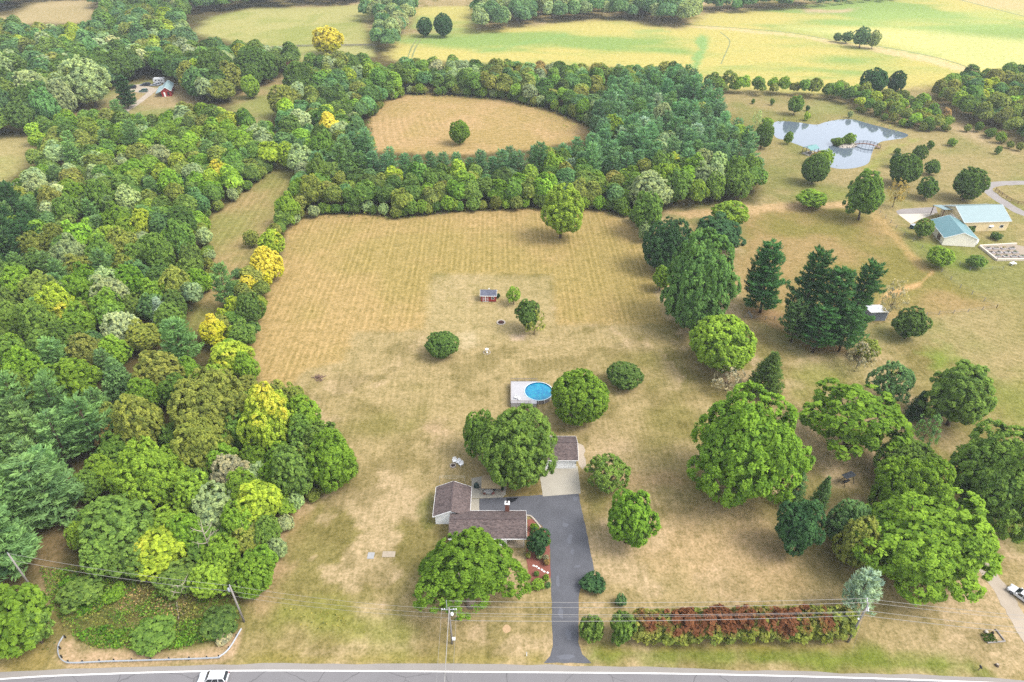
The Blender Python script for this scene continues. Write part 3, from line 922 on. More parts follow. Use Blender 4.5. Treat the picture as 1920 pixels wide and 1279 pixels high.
def broadleaf(R, V, gap, nlobe, tuft, per, leaf, dens=1.0, low=-0.5, lobe_r=0.46, trunk_r=None, forks=4, irregular=0.16, open_=0.0, bell=0.0, auz=0.25, aun=0.55):
    """crown of lobes, lobes of tufts, tufts of leaf clumps; returns crown mesh, trunk mesh, R, V, height of the crown's middle"""
    zc = gap + V
    sc = np.array([R, R, V])
    k = np.arange(nlobe) + 0.5
    ph = np.arccos(1 - (1 - low) * k / nlobe * 1.0)
    th = PI * (1 + 5 ** 0.5) * k + rng.uniform(0, 6)
    D = np.stack([np.cos(th) * np.sin(ph), np.sin(th) * np.sin(ph), np.cos(ph)], 1) + rng.normal(0, 0.14, (nlobe, 3))
    rad = lobe_r * (1 + rng.normal(0, irregular, nlobe))
    ctr = unit(D) * (1 - rad)[:, None] * np.clip(1 + rng.normal(0, irregular * 0.95, nlobe), 0.6, 1.14)[:, None]
    ctr = np.vstack([ctr, [[0, 0, 0.05]]])
    rad = np.append(rad, 0.5)
    T, TD = [], []
    tr_rel = tuft / ((R + V) / 2)
    for i, (c, r) in enumerate(zip(ctr, rad)):
        m = int(dens * 4 * PI * r * r / (tr_rel * tr_rel * 2.2)) + 2
        d = rdirs(m)
        p = c + d * r * (1 - 0.10 * rng.random((m, 1)))
        keep = p[:, 2] > low - 0.25 * rng.random(m)
        for j in range(len(ctr)):
            if j != i:
                keep &= np.linalg.norm(p - ctr[j], axis=1) > rad[j] * 0.86
        keep &= rng.random(m) > (open_ or 0.14)
        T.append(p[keep])
        TD.append(unit(d[keep] * 0.8 + unit(p[keep]) * 0.6))
    T, TD = np.vstack(T) * sc, np.vstack(TD)
    n = len(T)
    tsz = tuft * rng.uniform(0.75, 1.25, n)
    tv = rng.uniform(0.0, 1.0, n)
    L = rng.poisson(per, n) + 2
    idx = np.repeat(np.arange(n), L)
    d = unit(rdirs(len(idx)) + TD[idx] * 0.9 + np.array([0, 0, 0.25]))
    rr = tsz[idx] * rng.random(len(idx)) ** 0.45
    P = T[idx] + d * rr[:, None]
    N = unit(d * 0.75 + rdirs(len(idx)) * 0.55 + np.array([0, 0, 0.35]))
    S = leaf * rng.uniform(0.65, 1.3, len(idx))
    if not open_:
        m = int(len(P) * 0.22)
        Dn = rdirs(m)
        Dn[:, 2] = np.maximum(Dn[:, 2], low)
        Pi = Dn * (0.45 + 0.33 * rng.random((m, 1))) * sc
        P = np.vstack([P, Pi])
        N = np.vstack([N, unit(Dn + rdirs(m) * 0.5 + np.array([0, 0, 0.4]))])
        S = np.concatenate([S, leaf * rng.uniform(1.2, 2.0, m)])
        idx = np.concatenate([idx, rng.integers(0, n, m)])
        rr = np.concatenate([rr, np.zeros(m)])
    P[:, :2] *= (1 - bell * np.clip(P[:, 2:3] / V, -0.6, 1))
    q = np.linalg.norm(P[:, :2], axis=1)
    P[:, :2] *= R / np.percentile(q, 98.5)
    lo, hi = np.percentile(P[:, 2], [1, 99.5])
    P[:, 2] = (P[:, 2] - hi) * (2 * V / max(hi - lo, 1e-3)) * (0.92) + V + zc
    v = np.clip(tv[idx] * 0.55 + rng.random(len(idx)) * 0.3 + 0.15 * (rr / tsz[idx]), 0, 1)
    au = 1.02 - auz * np.clip((P[:, 2] - zc) / V, -1, 1) - aun * fbm(P[:, 0] + rng.uniform(0, 90), P[:, 1] + P[:, 2], R * 0.9, 2) + 0.1 * rng.random(len(idx)) - 0.05
    Vv, Q = leaf_quads(P, N, S)
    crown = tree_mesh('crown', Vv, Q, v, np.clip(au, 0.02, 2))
    mb = MB()
    tr = trunk_r or R * 0.05
    fork = gap + V * 0.45
    mb.tube([(0, 0, -0.2), (0.02 * R, 0, fork * 0.5), (0.03 * R, 0.02 * R, fork)], [tr * 1.5, tr, tr * 0.8], 8)
    tips = ctr[:-1][np.argsort(rng.random(len(ctr) - 1))][:max(forks, 5)] * sc + np.array([0, 0, zc])
    for t in tips:
        limb(mb, (0.03 * R, 0.02 * R, fork - rng.uniform(0, 0.3) * fork), t, tr * 0.55, tr * 0.12)
    t_o = mb.build('trunk', M['bark_pale'] if bell else M['bark'], smooth=True)
    tm = t_o.data
    bpy.data.objects.remove(t_o)
    return crown, tm, R, V, zc


def conifer(R, Ht, gap, whorls, nb, leaf, droop=0.15, profile=0.75, star=0.5, per=9, needle=0.28, tip_up=0.25, ragged=0.12):
    """whorled branches with needle sprays"""
    P, N, A, v, S = [], [], [], [], []
    mb = MB()
    tr = Ht * 0.014
    mb.tube([(0, 0, -0.2), (0, 0, Ht * 0.5), (0, 0, Ht * 0.97)], [tr * 1.3, tr, tr * 0.15], 7)
    for k in range(whorls):
        t = (k + 0.3) / whorls
        z = gap + (Ht - gap) * t
        Lb = R * (1 - t) ** profile * rng.uniform(0.82, 1.08) + 0.25
        if t < 0.15:
            Lb *= 0.75 + t * 1.6
        a0 = rng.uniform(0, 6.28)
        for b in range(nb):
            a = a0 + b * 2 * PI / nb + rng.normal(0, 0.18)
            L = Lb * rng.uniform(1.08 - 0.33 - ragged, 1.1)
            bv = rng.random()
            dirh = np.array([math.cos(a), math.sin(a), 0])
            ns = max(3, int(L / 0.55))
            zz = z + rng.normal(0, 0.15)
            if k % 3 == 0:
                limb(mb, (0, 0, zz), dirh * L * 0.8 + np.array([0, 0, zz - droop * L * 0.5]), tr * 0.25, tr * 0.06, seg=4, n=2)
            for s in range(ns):
                f = 0.25 + 0.75 * (s + 1) / ns
                c = dirh * L * f + np.array([0, 0, zz - droop * L * f + tip_up * L * f * f])
                wsp = 0.42 * L * (1 - 0.55 * f) * 0.8 + 0.18
                m = per
                side = np.array([-dirh[1], dirh[0], 0])
                q = c + side * rng.normal(0, 0.5, (m, 1)) * wsp + np.array([0, 0, 1]) * rng.normal(0, 0.13, (m, 1))
                dd = unit(dirh * 0.7 + side * rng.normal(0, 0.55, (m, 1)) + np.array([0, 0, 1]) * rng.normal(star, 0.4, (m, 1)))
                P.append(q)
                A.append(dd)
                N.append(unit(np.array([0, 0, 1.0]) + rdirs(m) * 0.65 + dirh * 0.25))
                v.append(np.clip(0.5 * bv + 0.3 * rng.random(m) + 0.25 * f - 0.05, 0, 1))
                S.append(leaf * rng.uniform(0.7, 1.25, m))
    P, A, N, v, S = np.vstack(P), np.vstack(A), np.vstack(N), np.concatenate(v), np.concatenate(S)
    N = unit(N - A * (N * A).sum(1, keepdims=True))
    Vv, Q = leaf_quads(P, N, S, needle, axis=A)
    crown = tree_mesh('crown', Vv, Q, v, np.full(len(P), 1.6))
    t_o = mb.build('trunk', M['bark'], smooth=True)
    tm = t_o.data
    bpy.data.objects.remove(t_o)
    V = (Ht - gap) / 2
    return crown, tm, R, V, gap + V


PROTO = {
    'big': [broadleaf(9.0, 7.5, 1.4, nl, 0.70, 40, 0.26, lobe_r=lr, trunk_r=0.5, irregular=0.24) for nl, lr in ((22, .36), (27, .33), (19, .40), (24, .34))],
    'bell': [broadleaf(9.0, 9.0, 5.0, 24, 0.72, 40, 0.27, lobe_r=.36, low=-0.3, trunk_r=0.55, bell=0.5, irregular=0.22)],
    'mid': [broadleaf(4.8, 5.2, 1.6, nl, 0.55, 26, 0.25, lobe_r=lr, irregular=0.26) for nl, lr in ((12, .44), (16, .38), (10, .48), (18, .36), (13, .42), (14, .4))],
    'small': [broadleaf(3.0, 2.7, 0.6, nl, 0.44, 20, 0.21, lobe_r=.46, low=-0.8) for nl in (9, 12, 10)],
    'shrub': [broadleaf(1.6, 1.2, 0.05, nl, 0.28, 18, 0.15, lobe_r=.5, low=-0.85, trunk_r=0.08) for nl in (7, 9, 8)],
    'dome': [broadleaf(4.8, 4.4, 0.5, nl, 0.46, 26, 0.23, lobe_r=.54, low=-0.85, irregular=0.17) for nl in (15, 19, 17)],
    'open': [broadleaf(5.0, 4.0, 2.4, nl, 0.55, 24, 0.25, lobe_r=.38, low=-0.35, open_=0.2, trunk_r=0.24, forks=9, irregular=0.25) for nl in (13, 15)],
    'wispy': [broadleaf(3.2, 2.8, 1.0, nl, 0.5, 5, 0.2, lobe_r=.42, low=-0.6, open_=0.45, trunk_r=0.1, forks=12) for nl in (9, 11)],
    'pine': [conifer(3.7, 12.5, 2.5, w, 6, 0.46, droop=0.02, profile=0.36, star=0.5, per=8) for w in (12, 14, 11, 13)],
    'spruce': [conifer(3.3, 12.0, 0.8, w, 9, 0.36, droop=0.24, profile=0.85, star=0.1, per=7, tip_up=0.16) for w in (20, 22)],
    'bigpine': [conifer(5.0, 17.0, 2.0, w, 7, 0.5, droop=0.12, profile=0.34, star=0.35, per=12, ragged=0.42) for w in (18, 20, 17)],
}
LEAF_MAT = M['hedge']
PROTO['hedge'] = [broadleaf(1.6, 1.2, 0.05, nl, 0.30, 13, 0.19, lobe_r=.52, low=-0.85, trunk_r=0.08, auz=0.5, aun=0.5) for nl in (7, 9, 8)]
LEAF_MAT = M['foliage']
CLASS = {   # colour seen from above, autumn share
    'dk': ((92, 120, 64), 0), 'gr': ((108, 138, 68), 0), 'lm': ((128, 160, 64), 0.1), 'ol': ((132, 144, 74), 0.08), 'bl': ((112, 148, 98), 0),
    'yl': ((182, 188, 60), 0.74), 'yg': ((154, 176, 66), 0.40), 'or': ((156, 138, 88), 0), 'sv': ((152, 172, 128), 0), 'dp': ((68, 102, 68), 0),
    'br': ((112, 146, 56), 0), 'bs': ((150, 178, 164), 0), 'gy': ((160, 158, 136), 0), 'bd': ((102, 138, 90), 0), 'gw': ((98, 138, 78), 0), 'mp': ((74, 116, 74), 0),
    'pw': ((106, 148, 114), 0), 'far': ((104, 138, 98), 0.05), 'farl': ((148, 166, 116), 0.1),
}
KIND = {'bell': 'broadleaf_tree', 'big': 'broadleaf_tree', 'mid': 'broadleaf_tree', 'small': 'broadleaf_tree', 'shrub': 'shrub', 'dome': 'broadleaf_tree', 'open': 'broadleaf_tree', 'wispy': 'sparse_tree', 'pine': 'pine_tree', 'spruce': 'spruce_tree', 'bigpine': 'pine_tree'}
CAT = {'broadleaf_tree': 'tree', 'shrub': 'shrub', 'sparse_tree': 'tree', 'pine_tree': 'pine tree', 'spruce_tree': 'spruce tree'}
K_LEAF = 1.25
LOWKIND = ('shrub', 'hedge_bush')
KIND['hedge'] = 'hedge_bush'
TREES = []      # (px, py, thing) for labels


def make_tree(fam, x, y, sr, sv, cls, label=None, group=None, autumn=None, rz=None, kind=None, jit=0.10, bark=None, base_z=0.0):
    cm, tm, R0, V0, zc = random.choice(PROTO[fam])
    nm = kind or KIND[fam]
    t = thing(nm, label, CAT.get(nm, 'shrub'), (x, y, base_z), random.uniform(0, 6.28) if rz is None else rz, group)
    t.scale = (sr * random.uniform(0.92, 1.08), sr * random.uniform(0.92, 1.08), sv)
    t.rotation_euler = (random.gauss(0, 0.035), random.gauss(0, 0.035), t.rotation_euler[2])
    c = link(bpy.data.objects.new('foliage' if nm in LOWKIND else 'crown', cm), t)
    link(bpy.data.objects.new('stem' if nm in LOWKIND else 'trunk', tm), t)
    rgb, au = CLASS[cls]
    base = np.array(alb(rgb, K_LEAF))
    base = base * (1 + rng.normal(0, jit)) * (1 + rng.normal(0, jit * 0.4, 3))
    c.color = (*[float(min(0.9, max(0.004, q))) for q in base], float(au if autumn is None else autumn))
    return t


def fit(fam, bbox):
    """crown box in the photo -> place on the ground and the two scales of the family's prototype"""
    cm, tm, R0, V0, zc0 = PROTO[fam][0]
    x0, y0, x1, y1 = bbox
    cx, cy = (x0 + x1) / 2, (y0 + y1) / 2
    V, zc = V0, zc0
    for _ in range(8):
        p = at(cx, cy, zc)
        depth = (p - _C) @ _F
        s = CAM_F / depth
        R = (x1 - x0) / 2 / s
        d = unit(p - _C)
        sn = -d[2]
        a = (y1 - y0) / 2 / s
        q = a * a - (R * sn) ** 2
        lo, hi = (0.55, 1.35) if fam not in ('pine', 'spruce', 'bigpine') else (1.2, 3.2)
        V = min(max(math.sqrt(q) / math.sqrt(1 - sn * sn) if q > 0 else 0, lo * R), hi * R)
        zc = zc0 * V / V0
    return p[0], p[1], R / R0, V / V0, R


HERO_DISCS = []


def hero(fam, bbox, cls, label, group=None, autumn=None, kind=None, jit=0.06, base=None):
    x, y, sr, sv, R = fit(fam, bbox)
    t = make_tree(fam, x, y, sr, sv, cls, label, group, autumn, kind=kind, jit=jit)
    if base:       # a tree that leans: foot where the photo shows it, crown where the crown is
        zc = PROTO[fam][0][4] * sv
        b = at(*base)
        d = Vector((x - b[0], y - b[1], zc))
        d.normalize()
        ang = min(d.angle(Vector((0, 0, 1))), R_(24))
        ax = Vector((0, 0, 1)).cross(d).normalized()
        t.rotation_euler = (Matrix.Rotation(ang, 3, ax) @ Matrix.Rotation(random.uniform(0, 6.28), 3, 'Z')).to_euler()
        t.location = (x - math.tan(ang) * zc * d.x / max(math.hypot(d.x, d.y), 1e-6), y - math.tan(ang) * zc * d.y / max(math.hypot(d.x, d.y), 1e-6), 0)
    HERO_DISCS.append((x, y, R))
    return t


# ------- trees one can tell apart; crown boxes in photo pixels
HEROES = [
    ('bell', (772, 966, 984, 1128), 'br', 'broad bright green tree over the front of the brown roofed house'),
    ('big', (894, 758, 1050, 910), 'gr', 'tall full green tree between the house and the garage'),
    ('big', (861, 755, 936, 872), 'gr', 'dark green tree tucked against the left of the tall yard tree'),
    ('dome', (1033, 690, 1140, 796), 'br', 'round clipped looking green tree beside the pool'),
    ('dome', (1137, 677, 1206, 730), 'dk', 'low dark green dome behind the tree beside the pool'),
    ('dome', (802, 620, 863, 672), 'dk', 'round dark green bush alone on the lawn below the shed'),
    ('mid', (965, 556, 1016, 616), 'dk', 'leafy dark green tree right of the fire pit and red shed'),
    ('wispy', (980, 580, 1024, 625), 'ol', 'thin olive shrub at the foot of the tree near the red shed'),
    ('open', (948, 536, 979, 566), 'lm', 'slim young light green tree right of the red shed'),
    ('open', (1100, 850, 1184, 922), 'gr', 'thin airy green tree right of the garage apron'),
    ('mid', (1132, 916, 1230, 1022), 'br', 'small bright green tree right of the driveway'),
    ('small', (988, 988, 1033, 1042), 'dp', 'dark green rounded tree at the porch corner by the driveway'),
    ('shrub', (1088, 1073, 1135, 1114), 'dp', 'dark shrub at the narrowing of the driveway'),
    ('shrub', (1155, 1116, 1176, 1138), 'bd', 'tiny dark shrub on the lawn behind the red hedge'),
    ('big', (1294, 724, 1506, 938), 'br', 'huge full bright green tree alone on the open lawn right of the driveway'),
    ('open', (1512, 710, 1704, 846), 'br', 'open crowned light green tree showing its dark forked trunk'),
    ('dome', (1289, 588, 1416, 700), 'lm', 'dense yellowish green domed tree in front of the grey green willow'),
    ('spruce', (1403, 660, 1478, 735), 'dk', 'short dark pine beside the yellowish domed tree'),
    ('wispy', (1335, 682, 1398, 735), 'gy', 'thin grey twiggy tree under the yellowish domed tree'),
    ('big', (1640, 850, 1790, 1000), 'br', 'massive bright green tree leaning over the lower lawn'),
    ('big', (1606, 896, 1868, 1106), 'br', 'massive green tree whose crown reaches over the gravel track'),
    ('big', (1645, 818, 1764, 915), 'gr', 'soft green tree directly behind the massive bright tree'),
    ('big', (1778, 798, 1975, 992), 'gr', 'wide green tree cut by the edge of the photo above the gravel track'),
    ('mid', (1742, 678, 1870, 800), 'gr', 'green tree with bare pale limbs on its left side'),
    ('open', (1636, 672, 1712, 745), 'bd', 'feathery pale green tree behind the open crowned tree'),
    ('spruce', (1703, 728, 1746, 785), 'dp', 'small dark evergreen between the feathery tree and the bare limbed tree'),
    ('wispy', (1716, 772, 1766, 835), 'bd', 'thin feathery sapling below the bare limbed tree'),
    ('mid', (1452, 922, 1543, 1034), 'dp', 'dark leathery leaved evergreen tree at the edge of the open lawn'),
    ('spruce', (1475, 866, 1522, 950), 'bd', 'thin topped spruce left of the two spruces by the dark evergreen'),
    ('spruce', (1522, 886, 1565, 955), 'bd', 'thin topped spruce right of the two spruces by the dark evergreen'),
    ('mid', (1545, 925, 1620, 1030), 'bd', 'vine covered grey green tree beside the dark leathery evergreen'),
    ('mid', (1570, 960, 1650, 1070), 'ol', 'olive brushy tree under the left of the massive bright tree'),
    ('pine', (1582, 1062, 1656, 1150), 'bs', 'silver blue conifer with a thin lower crown by the utility pole'),
    ('bigpine', (1400, 455, 1486, 578), 'mp', 'dark pine standing right of its shorter neighbour in the brown meadow'),
    ('pine', (1397, 475, 1440, 555), 'dp', 'shorter blackish pine at the left of the meadow pines'),
    ('bigpine', (1474, 466, 1562, 618), 'mp', 'tallest pine of the clump left of the white shelter'),
    ('bigpine', (1512, 500, 1608, 640), 'mp', 'middle pine of the clump left of the white shelter'),
    ('bigpine', (1564, 488, 1648, 632), 'mp', 'right hand pine of the clump, touching the white shelter'),
    ('pine', (1466, 560, 1528, 632), 'bd', 'bluish pine at the left front of the clump by the white shelter'),
    ('pine', (1505, 575, 1575, 646), 'mp', 'low front pine in the middle of the clump by the white shelter'),
    ('pine', (1555, 570, 1625, 648), 'mp', 'low front pine at the right of the clump by the white shelter'),
    ('mid', (1676, 576, 1742, 634), 'dk', 'dense dark green thicket right of the white shelter'),
    ('wispy', (1650, 520, 1705, 590), 'gy', 'bare grey leaning tree behind the thicket right of the white shelter'),
    ('wispy', (1588, 640, 1640, 694), 'gy', 'grey green straggly tree below the clump of pines'),
    ('small', (1605, 632, 1650, 672), 'ol', 'small olive tree just under the pine clump'),
    ('big', (1240, 430, 1388, 600), 'gw', 'very large grey green willow like tree at the hay field corner'),
    ('mid', (1262, 515, 1350, 618), 'gw', 'lower grey green mass at the foot of the willow like tree'),
    ('big', (1203, 412, 1302, 505), 'dp', 'dark blue green tree behind the left of the willow like tree'),
    ('mid', (1300, 402, 1392, 470), 'dp', 'dark pine like tree behind the top of the willow like tree'),
    ('small', (1222, 498, 1258, 542), 'lm', 'small yellowish tree between hay field and willow like tree'),
    ('mid', (1172, 318, 1262, 388), 'sv', 'pale silvery green tree at the corner of the pine wood'),
    ('mid', (1180, 358, 1250, 432), 'gr', 'bright green tree standing in front of the silvery one'),
    ('small', (1336, 376, 1406, 426), 'lm', 'flat topped light green tree on the dirt path'),
    ('mid', (1195, 415, 1225, 450), 'sv', 'small grey green tree between the silvery tree and the dark blue green one'),
    ('mid', (1013, 346, 1093, 437), 'lm', 'lone yellow green tree at the far edge of the hay field'),
    ('dome', (843, 227, 880, 268), 'br', 'lone round green tree inside the upper hay field'),
    # around the pond
    ('dome', (1505, 291, 1554, 344), 'dk', 'round dark tree on the bank below the gazebo'),
    ('small', (1520, 283, 1556, 308), 'or', 'orange tinted tree beside the gazebo'),
    ('small', (1530, 280, 1562, 312), 'lm', 'light green willowy tree between the gazebo and the water'),
    ('dome', (1414, 228, 1449, 278), 'dk', 'dark oval tree on the left bank of the pond'),
    ('small', (1470, 246, 1488, 268), 'br', 'small bright green tree at the left edge of the pond'),
    ('mid', (1588, 322, 1663, 404), 'gr', 'green tree at the junction of the dirt paths above the meadow'),
    ('wispy', (1664, 336, 1704, 382), 'or', 'bare brown thin tree right of the path junction tree'),
    ('small', (1720, 332, 1761, 370), 'dk', 'small dark tree on a visible trunk left of the round barn tree'),
    ('dome', (1787, 315, 1848, 374), 'dk', 'round dark tree with a yellowing top above the teal barns', ),
    ('dome', (1673, 290, 1726, 346), 'dk', 'largest of the four dark trees right of the pond'),
    ('small', (1670, 288, 1694, 312), 'dp', 'small dark tree touching the left of the largest dark tree'),
    ('small', (1710, 271, 1739, 303), 'dk', 'dark green tree behind the largest dark tree by the pond'),
    ('small', (1733, 300, 1763, 326), 'dk', 'small dark tree right of the largest dark tree by the pond'),
    ('shrub', (1739, 264, 1752, 280), 'dk', 'tiny tree above the dark trees by the pond'),
    ('shrub', (1676, 278, 1688, 290), 'dk', 'tiny tree just above the small dark tree by the pond'),
    ('shrub', (1866, 274, 1878, 289), 'gr', 'tiny green tree alone on the far right pasture'),
    ('shrub', (1778, 260, 1794, 274), 'lm', 'tiny light green tree in the middle of the far right pasture'),
    ('small', (1478, 180, 1508, 212), 'gr', 'green tree with an orange top above the pond'),
    ('small', (1486, 178, 1504, 192), 'or', 'orange leaved top standing behind the green tree above the pond'),
    ('shrub', (1511, 198, 1519, 208), 'dp', 'dark small bush right of the orange topped tree'),
    ('shrub', (1507, 210, 1520, 226), 'yg', 'small yellow tree at the pond top edge'),
    ('shrub', (1409, 183, 1416, 197), 'gr', 'left slender sapling on the pasture above the pond'),
    ('shrub', (1444, 184, 1453, 198), 'gr', 'right slender sapling on the pasture above the pond'),
    ('wispy', (1408, 206, 1428, 236), 'sv', 'pale thin tree left of the pond'),
    ('small', (1428, 222, 1452, 234), 'lm', 'low light green bush at the pond corner'),
    ('small', (1494, 358, 1551, 388), 'lm', 'wide low light green bush on the dirt path'),
    ('small', (1590, 208, 1600, 220), 'sv', 'small grey bush above the right pond bank'),
    # barns
    ('small', (1738, 408, 1750, 440), 'ol', 'small olive tree against the smaller barn wall'),
    ('small', (1714, 410, 1748, 444), 'gr', 'green tree growing over the eave of the smaller barn'),
    ('small', (1740, 462, 1788, 500), 'lm', 'light green bush on the fence line below the smaller barn'),
    ('small', (1815, 478, 1848, 502), 'gr', 'small green tree inside the wire fence below the garden'),
    ('shrub', (1812, 425, 1828, 440), 'dk', 'dark shrub at the corner of the larger barn'),
    ('shrub', (1858, 436, 1880, 450), 'dk', 'low dark shrub on the terrace of the larger barn'),
    # strip of yellow trees
    ('mid', (484, 432, 532, 478), 'yg', 'yellow and green tree at the upper end of the yellow row'),
    ('mid', (468, 458, 528, 520), 'yl', 'big golden yellow tree in the row left of the hay field'),
    ('mid', (474, 495, 512, 536), 'yl', 'golden yellow tree at the lower end of the big golden one'),
    ('mid', (443, 515, 488, 556), 'yl', 'orange yellow tree left of the hay field, alone below the golden pair'),
    ('pine', (390, 490, 440, 568), 'bl', 'blue green pine at the foot of the mown strip'),
    ('small', (432, 502, 460, 520), 'bd', 'small dark pine above the orange yellow tree'),
    ('mid', (422, 548, 458, 610), 'yg', 'yellow green tree below the orange yellow one'),
    ('mid', (444, 550, 494, 608), 'dk', 'dark green tree on the hay field edge below the yellow row'),
    ('mid', (372, 590, 426, 645), 'yl', 'golden tree above the olive domed tree cluster'),
    ('mid', (404, 575, 432, 612), 'yg', 'small yellow tree right above the golden one'),
    ('mid', (425, 600, 480, 650), 'gr', 'green tree right of the golden tree at the hay field edge'),
    ('mid', (455, 430, 485, 460), 'ol', 'olive thicket left of the yellow row top'),
    ('mid', (515, 360, 560, 415), 'lm', 'light green tree at the upper left corner of the hay field'),
    ('small', (530, 395, 562, 420), 'sv', 'grey bush at the upper left corner of the hay field'),
    ('mid', (390, 635, 475, 705), 'yg', 'pale yellow green tree above the olive domed tree'),
    ('mid', (440, 650, 485, 720), 'lm', 'light green tree on the hay field edge above the yellow topped tree'),
    # lower left cluster of hardwoods
    ('big', (310, 692, 470, 830), 'ol', 'great olive green domed tree in the lower left hardwoods', 0.16),
    ('big', (318, 780, 430, 890), 'ol', 'olive green tree below the great olive dome', 0.05),
    ('big', (440, 722, 560, 848), 'yg', 'tree with a bright yellow top above light green leaves', 0.34),
    ('mid', (535, 738, 602, 830), 'lm', 'light green tree right of the yellow topped tree'),
    ('mid', (568, 790, 640, 862), 'gr', 'green tree behind the bright rounded edge tree'),
    ('mid', (575, 805, 668, 914), 'br', 'bright green rounded tree at the lawn edge of the hardwoods'),
    ('mid', (505, 832, 598, 934), 'gr', 'mid green tree left of the bright rounded edge tree'),
    ('mid', (448, 824, 512, 885), 'br', 'fresh green tree in the middle of the hardwoods'),
    ('mid', (208, 734, 300, 846), 'ol', 'olive tree with yellow flecks between pines and hardwoods', 0.2),
    ('mid', (183, 786, 228, 860), 'or', 'thin brownish yellow tree at the edge of the wood track'),
    ('big', (214, 822, 345, 952), 'lm', 'large lime green tree at the left of the hardwoods', 0.15),
    ('mid', (157, 848, 222, 916), 'lm', 'lime green tree overhanging the wood track'),
    ('mid', (398, 850, 470, 925), 'gy', 'grey olive tree in the middle of the hardwoods'),
    ('mid', (450, 866, 515, 930), 'sv', 'pale grey green tree left of the mid green edge tree'),
    ('mid', (354, 900, 458, 990), 'sv', 'pale green tree behind the dead white snag'),
    ('mid', (438, 892, 530, 988), 'yg', 'yellow flecked tree near the lower lawn edge', 0.42),
    ('mid', (505, 925, 560, 965), 'lm', 'lime tree at the lowest lawn edge of the hardwoods'),
    ('mid', (150, 918, 275, 1035), 'gr', 'grey green tree at the lower left corner of the hardwoods'),
    ('mid', (124, 972, 170, 1030), 'lm', 'lime shrub like tree on the track at the corner of the hardwoods'),
    ('mid', (272, 945, 350, 1010), 'lm', 'lime green tree above the yellow orange flecked one'),
    ('mid', (244, 988, 356, 1075), 'yg', 'yellow and orange flecked tree near the power line', 0.46),
    ('mid', (205, 1008, 290, 1085), 'gr', 'green tree left of the yellow orange flecked one'),
    ('mid', (345, 985, 440, 1060), 'gr', 'green tree under the dead white snag'),
    ('mid', (355, 1045, 440, 1120), 'lm', 'light green tree left of the rounded tree at the pole'),
    ('dome', (436, 1043, 515, 1122), 'br', 'bright rounded tree behind the middle utility pole'),
    ('mid', (430, 975, 500, 1040), 'ol', 'olive grey tree at the lawn edge above the rounded tree'),
    ('mid', (330, 870, 400, 935), 'gr', 'green tree between the lime tree and the grey olive tree'),
    ('mid', (290, 1050, 370, 1115), 'gr', 'green low tree above the ravine brush'),
    # pines at the lower left
    ('bigpine', (20, 840, 152, 985), 'bl', 'broad blue green pine at the lower left, beside the wood track'),
    ('bigpine', (-70, 868, 60, 1010), 'bl', 'broad blue green pine cut by the left edge of the photo'),
    ('bigpine', (-75, 950, 55, 1072), 'bl', 'lowest blue green pine above the left utility pole'),
    ('pine', (120, 740, 212, 850), 'bl', 'blue green pine right of the pale olive crowned pine'),
    ('pine', (60, 762, 140, 868), 'bl', 'blue green pine left of the wood track bend'),
    ('pine', (0, 810, 50, 880), 'bl', 'dark blue green pine behind the rust coloured tree'),
    ('small', (22, 815, 72, 852), 'or', 'rust coloured dying tree among the lower left pines'),
    ('mid', (5, 768, 66, 818), 'br', 'bright green broadleaf among the lower left pines'),
    ('spruce', (180, 668, 256, 748), 'bl', 'blue green spruce standing at the end of the wood track'),
    ('spruce', (280, 553, 330, 616), 'bs', 'silvery blue spruce left of the lower strip end'),
    ('pine', (300, 600, 375, 665), 'bl', 'wide pale blue green pine below the mown strip end'),
    ('mid', (255, 650, 350, 742), 'ol', 'brown olive tree left of the golden tree'),
    ('small', (-45, 1095, 95, 1222), 'br', 'big lime green bush at the lower left corner'),
    ('small', (20, 1130, 92, 1215), 'gr', 'green bush on the right side of the big corner bush'),
    # far single trees
    ('mid', (584, 51, 644, 95), 'yl', 'lone yellow tree on the far pasture edge'),
    ('mid', (120, 108, 205, 188), 'sv', 'large pale green tree left of the red barn'),
    ('mid', (22, 134, 95, 188), 'sv', 'pale green tree near the left edge, beyond the wood'),
    ('bigpine', (210, 143, 250, 196), 'dp', 'dark spruce beside the red barn lane'),
    ('big', (165, 92, 250, 152), 'dk', 'wide dark tree behind the large pale tree'),
    ('dome', (450, 122, 492, 164), 'dk', 'dark tree on the slope above the small barn track'),
    ('dome', (450, 143, 484, 182), 'lm', 'yellow green rounded tree on the worn slope'),
    ('big', (530, 118, 592, 178), 'dk', 'dark rounded tree in front of the red roof'),
    ('mid', (505, 160, 560, 212), 'ol', 'olive rounded tree below the dark rounded tree'),
    ('mid', (384, 148, 440, 186), 'ol', 'olive rounded tree just right of the red barn'),
    ('big', (370, 95, 440, 160), 'dk', 'dark tree behind the olive tree right of the red barn'),
    ('big', (440, 92, 520, 150), 'dk', 'dark green tree on the near edge of the far pasture'),
    ('dome', (815, 27, 848, 66), 'dp', 'dark single tree in the gap between the far crop fields'),
    ('dome', (780, 34, 812, 66), 'dp', 'dark tree left of the single tree between the far crop fields'),
    ('dome', (1614, 130, 1664, 178), 'dp', 'larger of the two dark trees behind the pond shrubbery'),
    ('dome', (1665, 129, 1696, 180), 'dp', 'narrower of the two dark trees behind the pond shrubbery'),
    ('mid', (1600, 52, 1634, 84), 'far', 'tallest tree of the small grove alone on the sunlit field'),
    ('mid', (1628, 58, 1652, 86), 'farl', 'right tree of the small grove on the sunlit field'),
    ('mid', (1578, 59, 1600, 78), 'far', 'dark tree left of the tallest in the sunlit field grove'),
    ('mid', (1562, 62, 1578, 76), 'far', 'leftmost small tree of the sunlit field grove'),
]
